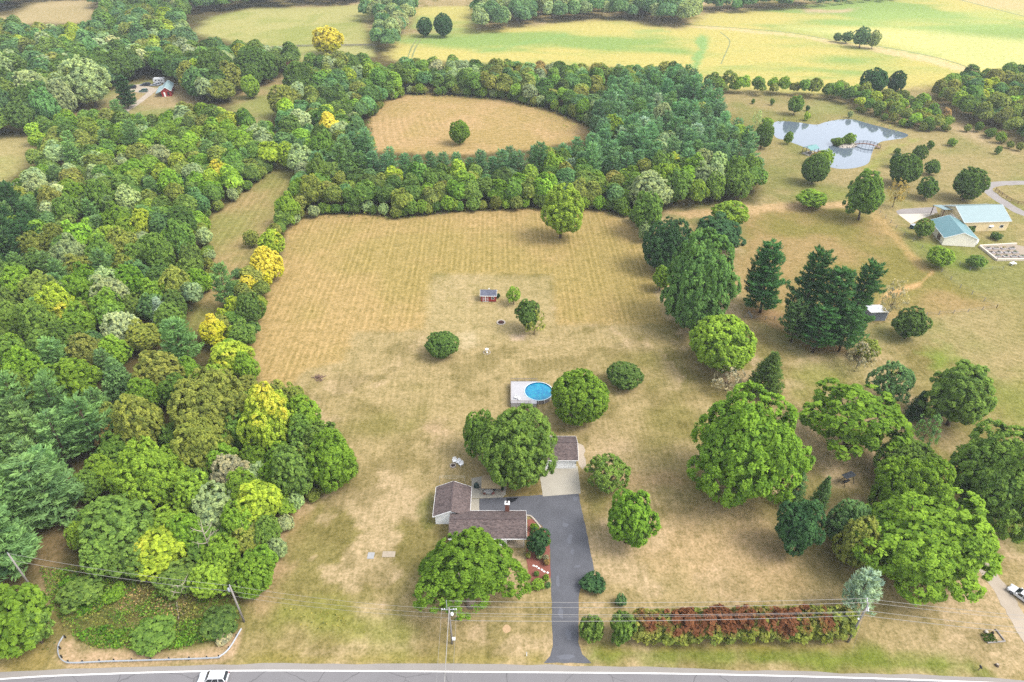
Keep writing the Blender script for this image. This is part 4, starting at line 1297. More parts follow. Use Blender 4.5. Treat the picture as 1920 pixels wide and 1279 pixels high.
for h in HEROES:
    fam, bb, cls, lab = h[:4]
    hero(fam, bb, cls, lab, autumn=h[4] if len(h) > 4 else None, base=(885, 1158) if fam == 'bell' else None)

# hedge of red and green bushes along the road
hx = [(1086, 1148, 1130, 1210, 'gr', 'yellow green hedge bush beside the driveway mouth'), (1142, 1146, 1196, 1210, 'gr', 'green hedge bush left of the red leaved hedge')]
for x0, y0, x1, y1, c, lab in hx:
    hero('shrub', (x0, y0, x1, y1), c, lab, 'hedge bushes along the road', kind='hedge_bush')
hn = 11
for i in range(hn):
    a = 1196 + i * (1590 - 1196) / hn
    red = i in (0, 1, 2, 4, 5, 6, 7, 8)
    nth = ['first', 'second', 'third', 'fourth', 'fifth', 'sixth', 'seventh', 'eighth', 'ninth', 'tenth', 'last'][i]
    what = 'green at the hedge end' if i == 10 else 'red topped and green below' if red else 'greener than its neighbours'
    t = hero('hedge', (a - 16, 1143 - 8 * i / hn, a + 52, 1207 - 8 * i / hn), 'ol', '%s bush of the red tinged hedge, counted from the driveway, %s' % (nth, what), 'hedge bushes along the road', autumn=0.2 if i == 10 else rng.uniform(0.44, 0.6) if red else 0.34)
# ---------------------------------------------------------------- woods: every tree placed on its own, colours as seen area by area
WOODS = [
    # name phrase, outline of the trunks' feet in photo pixels, spacing m, {class: weight}, family weights, size range
    ('the west wood', [(-120, 470), (0, 420), (40, 372), (88, 305), (72, 266), (110, 246), (165, 238), (225, 240), (270, 246), (330, 240), (385, 226), (430, 234), (505, 262), (512, 318), (470, 350), (384, 415), (398, 540), (350, 598), (300, 650), (240, 700), (215, 740), (120, 760), (0, 800), (-120, 860)], 5.9,
     {'gr': 7, 'lm': 3, 'ol': 3, 'bl': 2.2, 'sv': 1.2, 'dk': 2, 'bd': 1.6, 'yg': 0.5, 'br': 4, 'or': 0.06}, {'mid': 1}, (0.68, 1.08)),
    ('the lower left hardwoods', [(230, 790), (310, 710), (440, 660), (500, 745), (560, 775), (640, 880), (630, 910), (555, 930), (540, 960), (500, 1050), (500, 1110), (400, 1112), (200, 1075), (150, 1010), (190, 860)], 6.5,
     {'gr': 4, 'lm': 3, 'ol': 3, 'sv': 1, 'br': 2}, {'mid': 1}, (0.55, 0.85)),
    ('the lower left pines', [(-140, 830), (0, 800), (120, 770), (205, 800), (165, 850), (110, 950), (55, 1050), (-20, 1090), (-140, 1120)], 6.0,
     {'bl': 1}, {'pine': 1}, (0.8, 1.1)),
    ('the yellow row', [(520, 420), (545, 400), (535, 440), (500, 530), (490, 600), (470, 650), (430, 650), (400, 610), (440, 575), (465, 510), (490, 470)], 4.6,
     {'gr': 3, 'ol': 3, 'yg': 2, 'dk': 2, 'lm': 2}, {'mid': 1}, (0.5, 0.72)),
    ('the wood left of the upper hay field', [(560, 335), (530, 300), (540, 230), (560, 150), (620, 130), (745, 150), (760, 175), (735, 185), (695, 215), (706, 284), (640, 310), (585, 400), (560, 380)], 6.8,
     {'gr': 4, 'dk': 3, 'bd': 3, 'sv': 1.5, 'ol': 2, 'lm': 1.5, 'yg': 0.4}, {'mid': 1}, (0.8, 1.15)),
    ('the tree belt behind the upper hay field', [(745, 172), (765, 140), (850, 128), (1000, 130), (1150, 140), (1290, 150), (1160, 190), (1120, 245), (1085, 226), (1020, 202), (940, 185), (862, 178)], 6.6,
     {'gr': 4, 'ol': 3, 'bd': 2.5, 'dk': 2, 'sv': 1.5, 'lm': 1}, {'mid': 1}, (0.75, 1.1)),
    ('the pine wood', [(690, 296), (720, 284), (850, 294), (1000, 284), (1095, 262), (1125, 248), (1150, 190), (1280, 158), (1335, 225), (1395, 300), (1415, 345), (1300, 345), (1150, 345), (900, 345), (700, 345), (600, 350)], 5.4,
     {'pw': 9, 'bd': 1.5, 'bs': 0.6}, {'pine': 0.94, 'mid': 0.06}, (0.85, 1.25)),
    ('the tree belt facing the main hay field', [(565, 402), (640, 394), (745, 404), (850, 392), (1000, 386), (1130, 390), (1190, 400), (1190, 352), (1000, 348), (800, 352), (620, 352), (560, 370)], 5.2,
     {'gr': 4, 'dk': 2, 'lm': 2, 'ol': 2.5, 'br': 2, 'bd': 1, 'yg': 0.3}, {'mid': 1}, (0.66, 0.98)),
    ('the corner of the pine wood', [(1195, 398), (1200, 340), (1290, 345), (1400, 345), (1425, 372), (1330, 386), (1255, 392)], 6.2,
     {'gr': 3, 'lm': 3, 'sv': 2, 'dk': 1, 'ol': 1}, {'mid': 1}, (0.8, 1.2)),
    ('the wood beyond the red barn', [(-250, 260), (-250, 60), (0, 66), (160, 50), (190, -10), (350, -12), (346, 92), (370, 120), (440, 95), (560, 118), (548, 140), (500, 150), (440, 175), (430, 200), (380, 192), (345, 162), (300, 146), (235, 155), (170, 185), (175, 205), (130, 228), (70, 256), (-60, 262)], 9.0,
     {'dk': 4, 'bd': 4, 'gr': 3, 'sv': 1.5, 'ol': 2, 'yg': 0.3}, {'mid': 1}, (1.0, 1.5)),
    ('the dark evergreens at the left edge', [(-140, 460), (-20, 420), (30, 400), (75, 440), (60, 500), (-60, 560)], 5.0, {'dp': 1}, {'pine': 1}, (0.9, 1.2)),
    ('the shrubbery above the pond', [(1600, 205), (1640, 190), (1700, 200), (1780, 232), (1790, 245), (1740, 246), (1680, 232)], 5.2,
     {'gr': 2, 'lm': 3, 'ol': 4, 'yg': 1.2}, {'mid': 1}, (0.5, 0.75)),
    ('the hedgerow above the pond', [(1325, 168), (1420, 172), (1560, 176), (1620, 190), (1600, 200), (1500, 182), (1340, 178)], 5.4,
     {'gr': 3, 'ol': 3, 'lm': 2, 'dk': 1.5}, {'mid': 1}, (0.55, 0.9)),
    ('the wood at the right edge', [(1735, 182), (1800, 165), (1930, 160), (2250, 190), (2250, 330), (1925, 275), (1840, 240), (1770, 210)], 6.5,
     {'gr': 3, 'dk': 2, 'ol': 4, 'lm': 1.5, 'yg': 0.5, 'bd': 1}, {'mid': 1}, (0.8, 1.15)),
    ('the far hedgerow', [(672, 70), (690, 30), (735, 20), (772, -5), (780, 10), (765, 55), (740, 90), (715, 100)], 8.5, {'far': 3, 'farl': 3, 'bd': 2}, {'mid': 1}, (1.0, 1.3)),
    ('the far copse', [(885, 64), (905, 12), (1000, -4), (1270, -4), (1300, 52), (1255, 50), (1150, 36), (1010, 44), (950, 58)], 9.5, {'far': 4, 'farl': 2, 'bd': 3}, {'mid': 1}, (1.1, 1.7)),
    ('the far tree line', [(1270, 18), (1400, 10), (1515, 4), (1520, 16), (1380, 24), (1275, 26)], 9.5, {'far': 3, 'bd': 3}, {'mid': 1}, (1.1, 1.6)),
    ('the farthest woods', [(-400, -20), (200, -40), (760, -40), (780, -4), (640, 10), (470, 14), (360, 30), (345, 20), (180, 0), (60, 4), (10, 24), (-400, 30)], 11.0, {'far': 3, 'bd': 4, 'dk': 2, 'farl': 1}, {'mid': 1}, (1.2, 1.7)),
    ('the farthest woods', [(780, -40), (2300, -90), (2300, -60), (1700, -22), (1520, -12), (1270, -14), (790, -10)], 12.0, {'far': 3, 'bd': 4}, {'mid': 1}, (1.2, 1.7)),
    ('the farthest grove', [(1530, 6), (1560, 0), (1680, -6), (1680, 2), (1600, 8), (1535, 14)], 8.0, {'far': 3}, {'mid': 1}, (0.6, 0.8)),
]
# seeds: where the photo shows one colour of tree, the nearest trees take it
SEEDS = [(30, 700, 'br'), (30, 620, 'lm'), (60, 600, 'gr'), (100, 640, 'br'), (160, 600, 'gr'), (190, 650, 'sv'), (250, 600, 'yg'), (110, 580, 'yg'), (215, 525, 'sv'), (270, 520, 'yg'), (330, 535, 'ol'), (350, 400, 'lm'), (345, 430, 'yg'),
         (410, 325, 'yg'), (430, 335, 'lm'), (250, 440, 'sv'), (240, 400, 'bl'), (170, 420, 'bl'), (120, 470, 'sv'), (90, 500, 'bl'), (200, 490, 'bl'), (140, 520, 'gr'), (60, 460, 'ol'), (30, 510, 'ol'), (160, 350, 'dk'), (100, 350, 'sv'), (130, 330, 'ol'), (70, 345, 'sv'),
         (300, 350, 'gr'), (370, 360, 'bd'), (330, 230, 'lm'), (370, 250, 'lm'), (300, 245, 'lm'), (400, 240, 'lm'), (220, 260, 'lm'), (250, 290, 'ol'), (190, 300, 'ol'), (320, 300, 'lm'), (340, 260, 'lm'), (270, 330, 'bd'), (440, 300, 'gr'), (480, 290, 'gr'), (460, 240, 'lm'), (415, 210, 'yg'),
         (620, 235, 'yl'), (610, 205, 'yg'), (640, 300, 'gr'), (740, 318, 'yg'), (690, 130, 'lm'), (660, 260, 'bd'), (575, 260, 'bd'), (540, 220, 'bd'), (700, 210, 'sv'), (1015, 120, 'or'), (790, 165, 'or'), (860, 130, 'sv'), (900, 150, 'gr'), (960, 165, 'lm'),
         (60, 130, 'bd'), (310, 45, 'yg'), (290, 85, 'yg'), (350, 60, 'farl'), (60, 50, 'ol'), (130, 70, 'yg'), (100, 250, 'ol'), (60, 255, 'yg'), (30, 240, 'dk'), (1300, 320, 'lm'), (1250, 300, 'yg'), (1210, 290, 'ol'), (1340, 320, 'sv'), (950, 20, 'farl'), (900, 30, 'farl'), (1020, 20, 'farl'), (1690, 215, 'ol'), (1850, 165, 'yg'), (1780, 190, 'or')]
LANDMARK = [(865, 247, 'the lone round field tree'), (1052, 390, 'the lone yellow green field tree'), (500, 480, 'the big golden yellow tree'), (463, 535, 'the orange yellow tree'), (316, 168, 'the red barn'), (615, 73, 'the lone far yellow tree'), (470, 380, 'the mown strip'), (1300, 520, 'the grey green willow like tree'),
            (1570, 260, 'the pond'), (390, 870, 'the dead white snag'), (218, 708, 'the blue green spruce at the track'), (305, 585, 'the silvery blue spruce'), (414, 530, 'the pine at the mown strip foot'), (1217, 352, 'the pale silvery green tree'), (163, 148, 'the large pale barn tree'), (230, 170, 'the dark barn spruce'),
            (40, 440, 'the dark left edge evergreens'), (700, 250, 'the upper hay field left corner'), (1110, 247, 'the upper hay field right corner'), (960, 185, 'the upper hay field back edge'), (850, 292, 'the upper hay field front edge'), (560, 405, 'the main hay field upper left corner'), (1190, 415, 'the main hay field upper right corner'), (800, 405, 'the main hay field back edge'),
            (1640, 155, 'the two dark pond trees'), (830, 46, 'the dark tree between crop fields'), (1608, 70, 'the sunlit field grove'), (1320, 90, 'the green swale in the crop'), (30, 290, 'the small left clearing'), (47, 832, 'the rust coloured pine'), (450, 680, 'the pale yellow green tree'), (180, 850, 'the wood track'), (555, 150, 'the red roof'),
            (1850, 345, 'the round barn tree'), (250, 480, 'the west wood middle'), (1300, 220, 'the pine wood right end'), (620, 340, 'the pine wood left end'), (40, 600, 'the left photo edge')]
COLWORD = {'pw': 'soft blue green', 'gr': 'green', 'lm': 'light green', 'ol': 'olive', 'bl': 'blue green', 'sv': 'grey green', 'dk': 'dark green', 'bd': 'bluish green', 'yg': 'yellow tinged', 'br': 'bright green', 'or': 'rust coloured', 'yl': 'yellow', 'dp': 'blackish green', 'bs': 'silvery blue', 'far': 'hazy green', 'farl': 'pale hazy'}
# open ground that the photo shows in full: no random tree may stand in front of it
OPEN = [UPPER, [(550, 425), (745, 418), (850, 404), (1000, 398), (1130, 402), (1195, 440), (1240, 600), (480, 640), (530, 500)],
        [(396, 535), (382, 470), (380, 425), (448, 372), (490, 340), (510, 312), (548, 312), (542, 362), (492, 440), (468, 478), (442, 520), (402, 548)], [(352, 592), (400, 550), (414, 562), (380, 602)],
        [(240, 156), (340, 150), (345, 180), (330, 205), (250, 214), (232, 210)], [(20, 18), (60, 0), (190, 0), (172, 40), (60, 44), (20, 36)], [(375, 66), (420, 30), (600, 18), (700, 30), (690, 80), (560, 84), (450, 78)],
        [(0, 270), (45, 262), (40, 310), (0, 340)], [(445, 195), (510, 160), (520, 200), (480, 230)], [(745, 100), (770, 72), (1000, 52), (1150, 46), (1280, 58), (1300, 120), (1130, 118), (760, 104)], [(780, 50), (785, 16), (895, 14), (880, 50)],
        [(1330, 128), (1330, 60), (1560, 20), (1900, 30), (1910, 112), (1760, 120), (1560, 130)], [(1440, 190), (1580, 188), (1640, 225), (1760, 262), (1900, 300), (1900, 320), (1440, 330)]]
OPENA = [np.array(o, float) for o in OPEN]


def hides(p, R, H):
    T = np.array([proj((p[0] + dx * R, p[1], h * H)) for dx, h in ((0, 0.97), (-0.75, 0.7), (0.75, 0.7), (0, 0.5), (-0.8, 0.4), (0.8, 0.4))])
    for o in OPENA:
        if T[:, 1].max() < o[:, 1].min() or T[:, 1].min() > o[:, 1].max():
            continue
        if (sdf_poly(T, o) < -2).any():
            return True
    return False


CAND = []
for wname, px, space, cw, fw, sz in WOODS:
    poly = wpoly([(x, max(y, -95)) for x, y in px])
    lo, hi = poly.min(0), poly.max(0)
    area = 0.5 * abs(np.sum(poly[:, 0] * np.roll(poly[:, 1], -1) - poly[:, 1] * np.roll(poly[:, 0], -1)))
    n = int(area / (space * space) * 14) + 30
    P = rng.uniform(lo, hi, (min(n * 4, 200000), 2))
    P = P[sdf_poly(P, poly) < 0]
    acc = np.zeros((0, 2))
    fr_ = list(cw)
    wts = np.array([cw[k] for k in fr_], float)
    wts /= wts.sum()
    fams = list(fw)
    fwt = np.array([fw[k] for k in fams], float)
    fwt /= fwt.sum()
    for p in P:
        if len(acc) and np.min(((acc - p) ** 2).sum(1)) < (space * 0.92) ** 2:
            continue
        if any((p[0] - hx) ** 2 + (p[1] - hy) ** 2 < (hr * 0.86) ** 2 for hx, hy, hr in HERO_DISCS):
            continue
        q = proj((p[0], p[1], 8))
        if q[0] < -110 or q[0] > 2030 or q[1] > 1330:
            continue
        fam = fams[rng.choice(len(fams), p=fwt)]
        cls = fr_[rng.choice(len(fr_), p=wts)]
        if fam == 'mid' and len(fams) > 1:
            cls = random.choice(['gr', 'ol', 'dk', 'lm', 'sv'])
        s = rng.uniform(*sz)
        if fam == 'mid':
            best = min(SEEDS, key=lambda e: (e[0] - q[0]) ** 2 + (e[1] - q[1]) ** 2)
            if math.hypot(best[0] - q[0], best[1] - q[1]) < 15:
                cls = best[2]
            if cls == 'bl':
                fam = 'pine'
                s *= 1.05
        Rr = (4.8 if fam == 'mid' else 3.7) * s
        Hh = (12.0 if fam == 'mid' else 12.5) * s
        if hides(p, Rr, Hh):
            continue
        depth = (np.array([p[0], p[1], 8]) - _C) @ _F
        acc = np.vstack([acc, p])
        R = (4.8 if fam == 'mid' else 3.4) * s
        CAND.append(dict(x=p[0], y=p[1], fam=fam, cls=cls, s=s, sv=s * rng.uniform(0.85, 1.2), wood=wname, app=R / depth, q=q))

quota = {'mid': 300 - sum(1 for o in scene.objects if o.name.split('.')[0] == 'broadleaf_tree'), 'pine': 298 - sum(1 for o in scene.objects if o.name.split('.')[0] == 'pine_tree')}
CAND.sort(key=lambda c: -c['app'] * (1.0 if -60 < c['q'][0] < 1980 and -20 < c['q'][1] < 1279 else 0.2))
MASS, RANK = [], {}
for c in CAND:
    if quota[c['fam']] <= 0:
        MASS.append(c)
        continue
    quota[c['fam']] -= 1
    lx, ly = c['q']
    kd = 'pine' if c['fam'] == 'pine' else 'tree'
    # describe by colour, wood and bearing from the nearest landmark, ranked by distance
    lm_ = min(LANDMARK, key=lambda e: math.hypot(e[0] - lx, e[1] - ly))
    ang = math.degrees(math.atan2(ly - lm_[1], lx - lm_[0])) % 360
    c['dir'] = ['right of', 'below right of', 'below', 'below left of', 'left of', 'above left of', 'above', 'above right of'][int((ang + 22.5) // 45) % 8]
    c['lm'] = lm_[2]
    c['d'] = math.hypot(lm_[0] - lx, lm_[1] - ly)
    RANK.setdefault((c['cls'], kd, c['dir'], c['lm']), []).append(c)
# low bushes that close the wood edges down to the mown ground
EDGES = [('the main hay field edge', [(548, 414), (570, 406), (610, 401), (700, 400), (745, 409), (800, 401), (850, 396), (1000, 389), (1130, 392), (1185, 409), (1200, 425)], 3.0, (0.55, 0.95)),
         ('the upper hay field edge', [(694, 225), (720, 190), (770, 176), (860, 179), (940, 185), (1020, 201), (1085, 226), (1116, 246)], 3.6, (0.6, 1.0)),
         ('the mown strip edge', [(512, 312), (490, 336), (446, 368), (400, 402), (380, 424), (388, 470), (398, 520), (380, 560)], 3.4, (0.5, 0.9)),
         ('the lower left hardwoods edge', [(560, 775), (625, 840), (655, 890), (640, 915), (560, 945), (522, 1010), (508, 1080)], 3.6, (0.5, 0.85)),
         ('the pond shrubbery edge', [(1600, 207), (1680, 234), (1740, 248), (1790, 246), (1840, 250), (1900, 282), (1930, 290)], 4.2, (0.5, 0.85))]
for wname, px, space, sz in EDGES:
    pts = [at(*p)[:2] for p in px]
    for a_, b_ in zip(pts[:-1], pts[1:]):
        for k in range(max(1, int(np.linalg.norm(b_ - a_) / space))):
            p = a_ + (b_ - a_) * (k + rng.uniform(0.1, 0.9)) / max(1, int(np.linalg.norm(b_ - a_) / space)) + rng.normal(0, 0.7, 2)
            c = dict(x=p[0], y=p[1], fam='small', cls=random.choice(['ol', 'ol', 'gr', 'gr', 'lm', 'sv', 'dk']), s=rng.uniform(*sz), wood=wname, q=proj((p[0], p[1], 2)))
            c['sv'] = c['s'] * rng.uniform(0.8, 1.3)
            lx, ly = c['q']
            lm_ = min(LANDMARK, key=lambda e: math.hypot(e[0] - lx, e[1] - ly))
            c['lm'] = lm_[2]
            c['d'] = math.hypot(lm_[0] - lx, lm_[1] - ly)
            ang = math.degrees(math.atan2(ly - lm_[1], lx - lm_[0])) % 360
            c['dir'] = ['right of', 'below right of', 'below', 'below left of', 'left of', 'above left of', 'above', 'above right of'][int((ang + 22.5) // 45) % 8]
            RANK.setdefault((c['cls'], 'bush', c['dir'], c['lm']), []).append(c)
ORD = ['', 'second', 'third', 'fourth', 'fifth', 'sixth', 'seventh', 'eighth', 'ninth', 'tenth', 'eleventh', 'twelfth', 'thirteenth', 'fourteenth', 'fifteenth', 'sixteenth', 'seventeenth', 'eighteenth']
for (cls, kd, dr, lm_), cs in RANK.items():
    cs.sort(key=lambda c: c['d'])
    for i, c in enumerate(cs):
        a = '' if len(cs) == 1 else ('nearest ' if i == 0 else (ORD[min(i, 17)] + ' nearest '))
        lab = '%s%s %s %s %s' % (a, COLWORD[cls], kd, dr, lm_)
        make_tree(c['fam'], c['x'], c['y'], c['s'], c['sv'], cls, lab, {'pine': 'pines of ', 'tree': 'trees of ', 'bush': 'bushes along '}[kd] + c['wood'], kind='shrub' if kd == 'bush' else None)

# the rest of the woods, far off or small, reads as one mass
def coarse(R, V, gap, n, leaf):
    cm = []
    d = rdirs(n)
    d[:, 2] = np.abs(d[:, 2]) * 1.2 - 0.35
    d = unit(d)
    lob = rdirs(9)
    bump = np.max(d @ lob.T, axis=1)
    r = 0.62 + 0.38 * np.clip((bump - 0.55) / 0.4, 0, 1)
    P = d * (r * (1 - 0.2 * rng.random(n) ** 2))[:, None] * np.array([R, R, V]) + np.array([0, 0, gap + V])
    N = unit(d * 0.8 + rdirs(n) * 0.55 + np.array([0, 0, 0.35]))
    return P, N, leaf * rng.uniform(0.65, 1.3, n), np.clip(rng.random(n) * 0.5 + 0.5 * np.clip((bump - 0.5) / 0.5, 0, 1) * rng.random(n), 0, 1)


CO = [coarse(4.8, 5.0, 1.2, 900, 0.62) for _ in range(5)]
VV, TT, vv = [], [], []
for c in MASS:
    P, N, S, v = random.choice(CO)
    a = rng.uniform(0, 6.28)
    ca, sa = math.cos(a), math.sin(a)
    Rm = np.array([[ca, -sa, 0], [sa, ca, 0], [0, 0, 1]])
    sc = np.array([c['s'], c['s'], c['sv']]) * (1.0 if c['fam'] == 'mid' else 0.75)
    far = c['app'] < 4.8 / 420
    k = slice(0, 420 if far else 900)
    V4, _ = leaf_quads((P[k] * sc) @ Rm.T + np.array([c['x'], c['y'], 0]), N[k] @ Rm.T, S[k] * c['s'] * (1.4 if far else 1.0), 0.75)
    rgb, au = CLASS[c['cls']]
    b = np.array(alb(rgb, K_LEAF)) * (1 + rng.normal(0, 0.10)) * (1 + rng.normal(0, 0.05, 3))
    VV.append(V4)
    vv.append(np.repeat(v[k], 4))
    TT.append(np.tile(np.append(np.clip(b, 0.004, 0.9), 1.0 if c['cls'] == 'yl' else 0.0), (len(V4), 1)))
if VV:
    V = np.vstack(VV)
    me = np_mesh('distant_woodland', V, np.arange(len(V)).reshape(-1, 4), M['merged'], attrs={'v': ('FLOAT', np.concatenate(vv)), 'au': ('FLOAT', np.full(len(V), 0.5)), 'tone': ('FLOAT_COLOR', np.vstack(TT))})
    tag(link(bpy.data.objects.new('distant_woodland', me)), 'far woods and smaller trees reading as one leafy mass', None, None, 'stuff')
print('WOODS', len(CAND), 'mass', len(MASS), 'quota', quota)


# undergrowth between the trunks and in the ravine by the guardrail
def brush(name, polys, n, hmax, cols, leaf, label, clump=4.0):
    Pall, Call = [], []
    for px in polys:
        poly = wpoly([(x, max(y, -95)) for x, y in px])
        area = 0.5 * abs(np.sum(poly[:, 0] * np.roll(poly[:, 1], -1) - poly[:, 1] * np.roll(poly[:, 0], -1)))
        P = rng.uniform(poly.min(0), poly.max(0), (int(n * area * 3), 2))
        P = P[sdf_poly(P, poly) < -0.3]
        P = P[rng.random(len(P)) < 1 / 3 * 1.6 * fbm(P[:, 0], P[:, 1], clump * 2, 3)]
        Pall.append(P)
    P = np.vstack(Pall)
    h = hmax * np.clip(fbm(P[:, 0] + 50, P[:, 1], clump, 3) * 2 - 0.62, 0.05, 1)
    z = h * (1 - 0.5 * rng.random(len(P)) ** 2)
    g = fbm(P[:, 0] + 9, P[:, 1] + 70, clump * 1.8, 3)
    k = np.clip(((g - 0.3) / 0.4) * len(cols) + rng.normal(0, 0.35, len(P)), 0, len(cols) - 0.01).astype(int)
    tone = np.array([alb(c, K_LEAF) for c in cols])[k]
    N = unit(rdirs(len(P)) * 0.8 + np.array([0, 0, 0.8]))
    V4, Q = leaf_quads(np.column_stack([P, z]), N, leaf * rng.uniform(0.6, 1.4, len(P)), 0.7)
    me = np_mesh(name, V4, Q, M['merged'], attrs={'v': ('FLOAT', np.repeat(rng.random(len(P)), 4)), 'au': ('FLOAT', np.full(len(V4), 0.9)), 'tone': ('FLOAT_COLOR', np.column_stack([np.repeat(tone, 4, 0), np.zeros(len(V4))]))})
    return tag(link(bpy.data.objects.new(name, me)), label, None, None, 'stuff')


brush('ravine_undergrowth', [[(70, 1060), (210, 1070), (345, 1112), (445, 1108), (462, 1160), (440, 1190), (405, 1212), (300, 1226), (160, 1220), (125, 1190), (88, 1130)]], 42, 1.9, [(122, 130, 70), (98, 128, 54), (102, 138, 56), (112, 146, 60), (100, 130, 54), (126, 132, 76)], 0.18, 'tangled green weeds in the hollow behind the guardrail', 3.2)
brush('dry_brush', [[(215, 1098), (300, 1108), (350, 1125), (372, 1160), (290, 1172), (215, 1150)], [(400, 1160), (445, 1165), (430, 1205), (395, 1205)]], 16, 1.5, [(158, 142, 102), (164, 146, 110), (140, 132, 84)], 0.17, 'dry tan brush in the middle of the ravine', 3.0)
brush('verge_weeds', [[(-60, 1180), (100, 1180), (112, 1200), (100, 1225), (40, 1228), (-60, 1240)], [(520, 1130), (640, 1150), (700, 1190), (560, 1180)]], 4, 0.35, [(126, 128, 62), (146, 140, 80)], 0.2, 'low weeds on the verge near the guardrail', 3.0)
brush('woodland_undergrowth', [WOODS[0][1], WOODS[1][1], WOODS[4][1], WOODS[7][1], WOODS[8][1]], 0.55, 3.0, [(84, 106, 48), (118, 124, 60), (134, 128, 72), (104, 128, 56)], 0.5, 'olive undergrowth filling the gaps below the woods', 6)
brush('field_edge_brush', [[(560, 404), (745, 404), (850, 392), (1000, 386), (1130, 390), (1200, 408), (1190, 416), (1130, 398), (1000, 394), (850, 400), (745, 414), (600, 408)], [(745, 176), (862, 179), (940, 186), (1020, 204), (1110, 243), (1060, 240), (1000, 206), (930, 192), (860, 186), (770, 182)], [(660, 905), (640, 860), (560, 770), (590, 790), (660, 870)]], 5.0, 2.6, [(118, 130, 62), (146, 138, 82), (128, 146, 70), (104, 130, 60)], 0.34, 'brushy edge of the woods along the hay fields', 4)
brush('pond_reeds', [[(1440, 229), (1475, 222), (1502, 226), (1500, 231), (1470, 229), (1448, 233)], [(1524, 236), (1545, 228), (1575, 220), (1604, 219), (1630, 226), (1665, 236), (1706, 249), (1708, 256), (1700, 253), (1660, 241), (1624, 231), (1600, 225), (1575, 226), (1548, 231), (1532, 238)], [(1540, 292), (1552, 312), (1590, 318), (1628, 308), (1632, 312), (1592, 321), (1548, 316), (1536, 296)]], 2.2, 1.6, [(116, 130, 60), (150, 160, 70), (130, 120, 70)], 0.35, 'reeds and rough grass ringing the pond', 3)

brush('guardrail_weeds', [[(140, 1190), (180, 1170), (260, 1180), (330, 1172), (400, 1150), (450, 1150), (446, 1178), (420, 1200), (380, 1212), (300, 1222), (180, 1220), (150, 1208)], [(105, 1085), (190, 1078), (225, 1105), (190, 1150), (150, 1160), (115, 1125)]], 70, 1.5, [(84, 124, 44), (96, 142, 48), (112, 156, 54), (92, 130, 48), (128, 142, 70)], 0.2, 'dense fresh green weeds along the back of the guardrail', 2.2)
for bb_, c_, lb, fl_ in (((105, 1076, 190, 1130), 'gr', 'green bush at the upper left of the ravine', 0.6), ((190, 1092, 236, 1126), 'br', 'fresh green bush at the upper middle of the ravine', 0.7), ((372, 1134, 446, 1190), 'dk', 'dark green bush below the middle utility pole', 0.6), ((240, 1160, 330, 1203), 'gr', 'low spreading bush behind the middle of the guardrail run', 0.5), ((400, 1178, 436, 1206), 'gy', 'grey dry bush by the right bend of the guardrail', 0.7)):
    t = hero('small', bb_, c_, lb, 'bushes in the ravine', kind='shrub')
    t.scale.z *= fl_
# ---------------------------------------------------------------- buildings
def gable(parent, x0, x1, y0, y1, eave, ridge, axis, wall_mat, roof_mat, over=0.45, thick=0.16, trim=None, name_wall='wall', name_roof='roof', z0=0.0, half_front=False):
    """walls with gables and a two sided roof in the parent's space; axis = direction of the ridge"""
    w = MB()
    if axis == 'x':
        ym = (y0 + y1) / 2
        w.prism([(y0, z0), (y1, z0), (y1, eave), (ym, ridge), (y0, eave)], x0, x1, 'x')
    else:
        xm = (x0 + x1) / 2
        w.prism([(x0, z0), (x1, z0), (x1, eave), (xm, ridge), (x0, eave)], y0, y1, 'y')
    wo = w.build(name_wall, wall_mat, parent)
    r = MB()
    half = ((y1 - y0) if axis == 'x' else (x1 - x0)) / 2
    sl = (ridge - eave) / half
    zo = eave - sl * over + 0.03
    if axis == 'x':
        r.prism([(y0 - over, zo), (ym, ridge + 0.03), (y1 + over, zo), (y1 + over, zo + thick), (ym, ridge + 0.03 + thick), (y0 - over, zo + thick)], x0 - over, x1 + over, 'x')
    else:
        r.prism([(x0 - over, zo), (xm, ridge + 0.03), (x1 + over, zo), (x1 + over, zo + thick), (xm, ridge + 0.03 + thick), (x0 - over, zo + thick)], y0 - over, y1 + over, 'y')
    ro = r.build(name_roof, roof_mat, parent)
    if trim:
        t = MB()
        e = 0.012
        if axis == 'x':
            for yy, s in ((y0 - over, -1), (y1 + over, 1)):
                t.box(x0 - over, x1 + over, min(yy, yy + s * 0.06), max(yy, yy + s * 0.06), zo - 0.02, zo + thick * 0.9)
            for xx, s in ((x0 - over, -1), (x1 + over, 1)):
                for ya, yb in ((y0 - over, ym), (y1 + over, ym)):
                    t.bar((xx + s * 0.035, ya, zo + thick * 0.4), (xx + s * 0.035, yb, ridge + 0.03 + thick * 0.4), 0.05, 0.2)
        else:
            for xx, s in ((x0 - over, -1), (x1 + over, 1)):
                t.box(min(xx, xx + s * 0.06), max(xx, xx + s * 0.06), y0 - over, y1 + over, zo - 0.02, zo + thick * 0.9)
            for yy, s in ((y0 - over, -1), (y1 + over, 1)):
                for xa, xb in ((x0 - over, xm), (x1 + over, xm)):
                    if half_front and s < 0 and xa > xm:
                        continue
                    t.bar((xa, yy + s * 0.035, zo + thick * 0.4), (xb, yy + s * 0.035, ridge + 0.03 + thick * 0.4), 0.05, 0.2)
        t.build('trim', trim, ro)
    return wo, ro


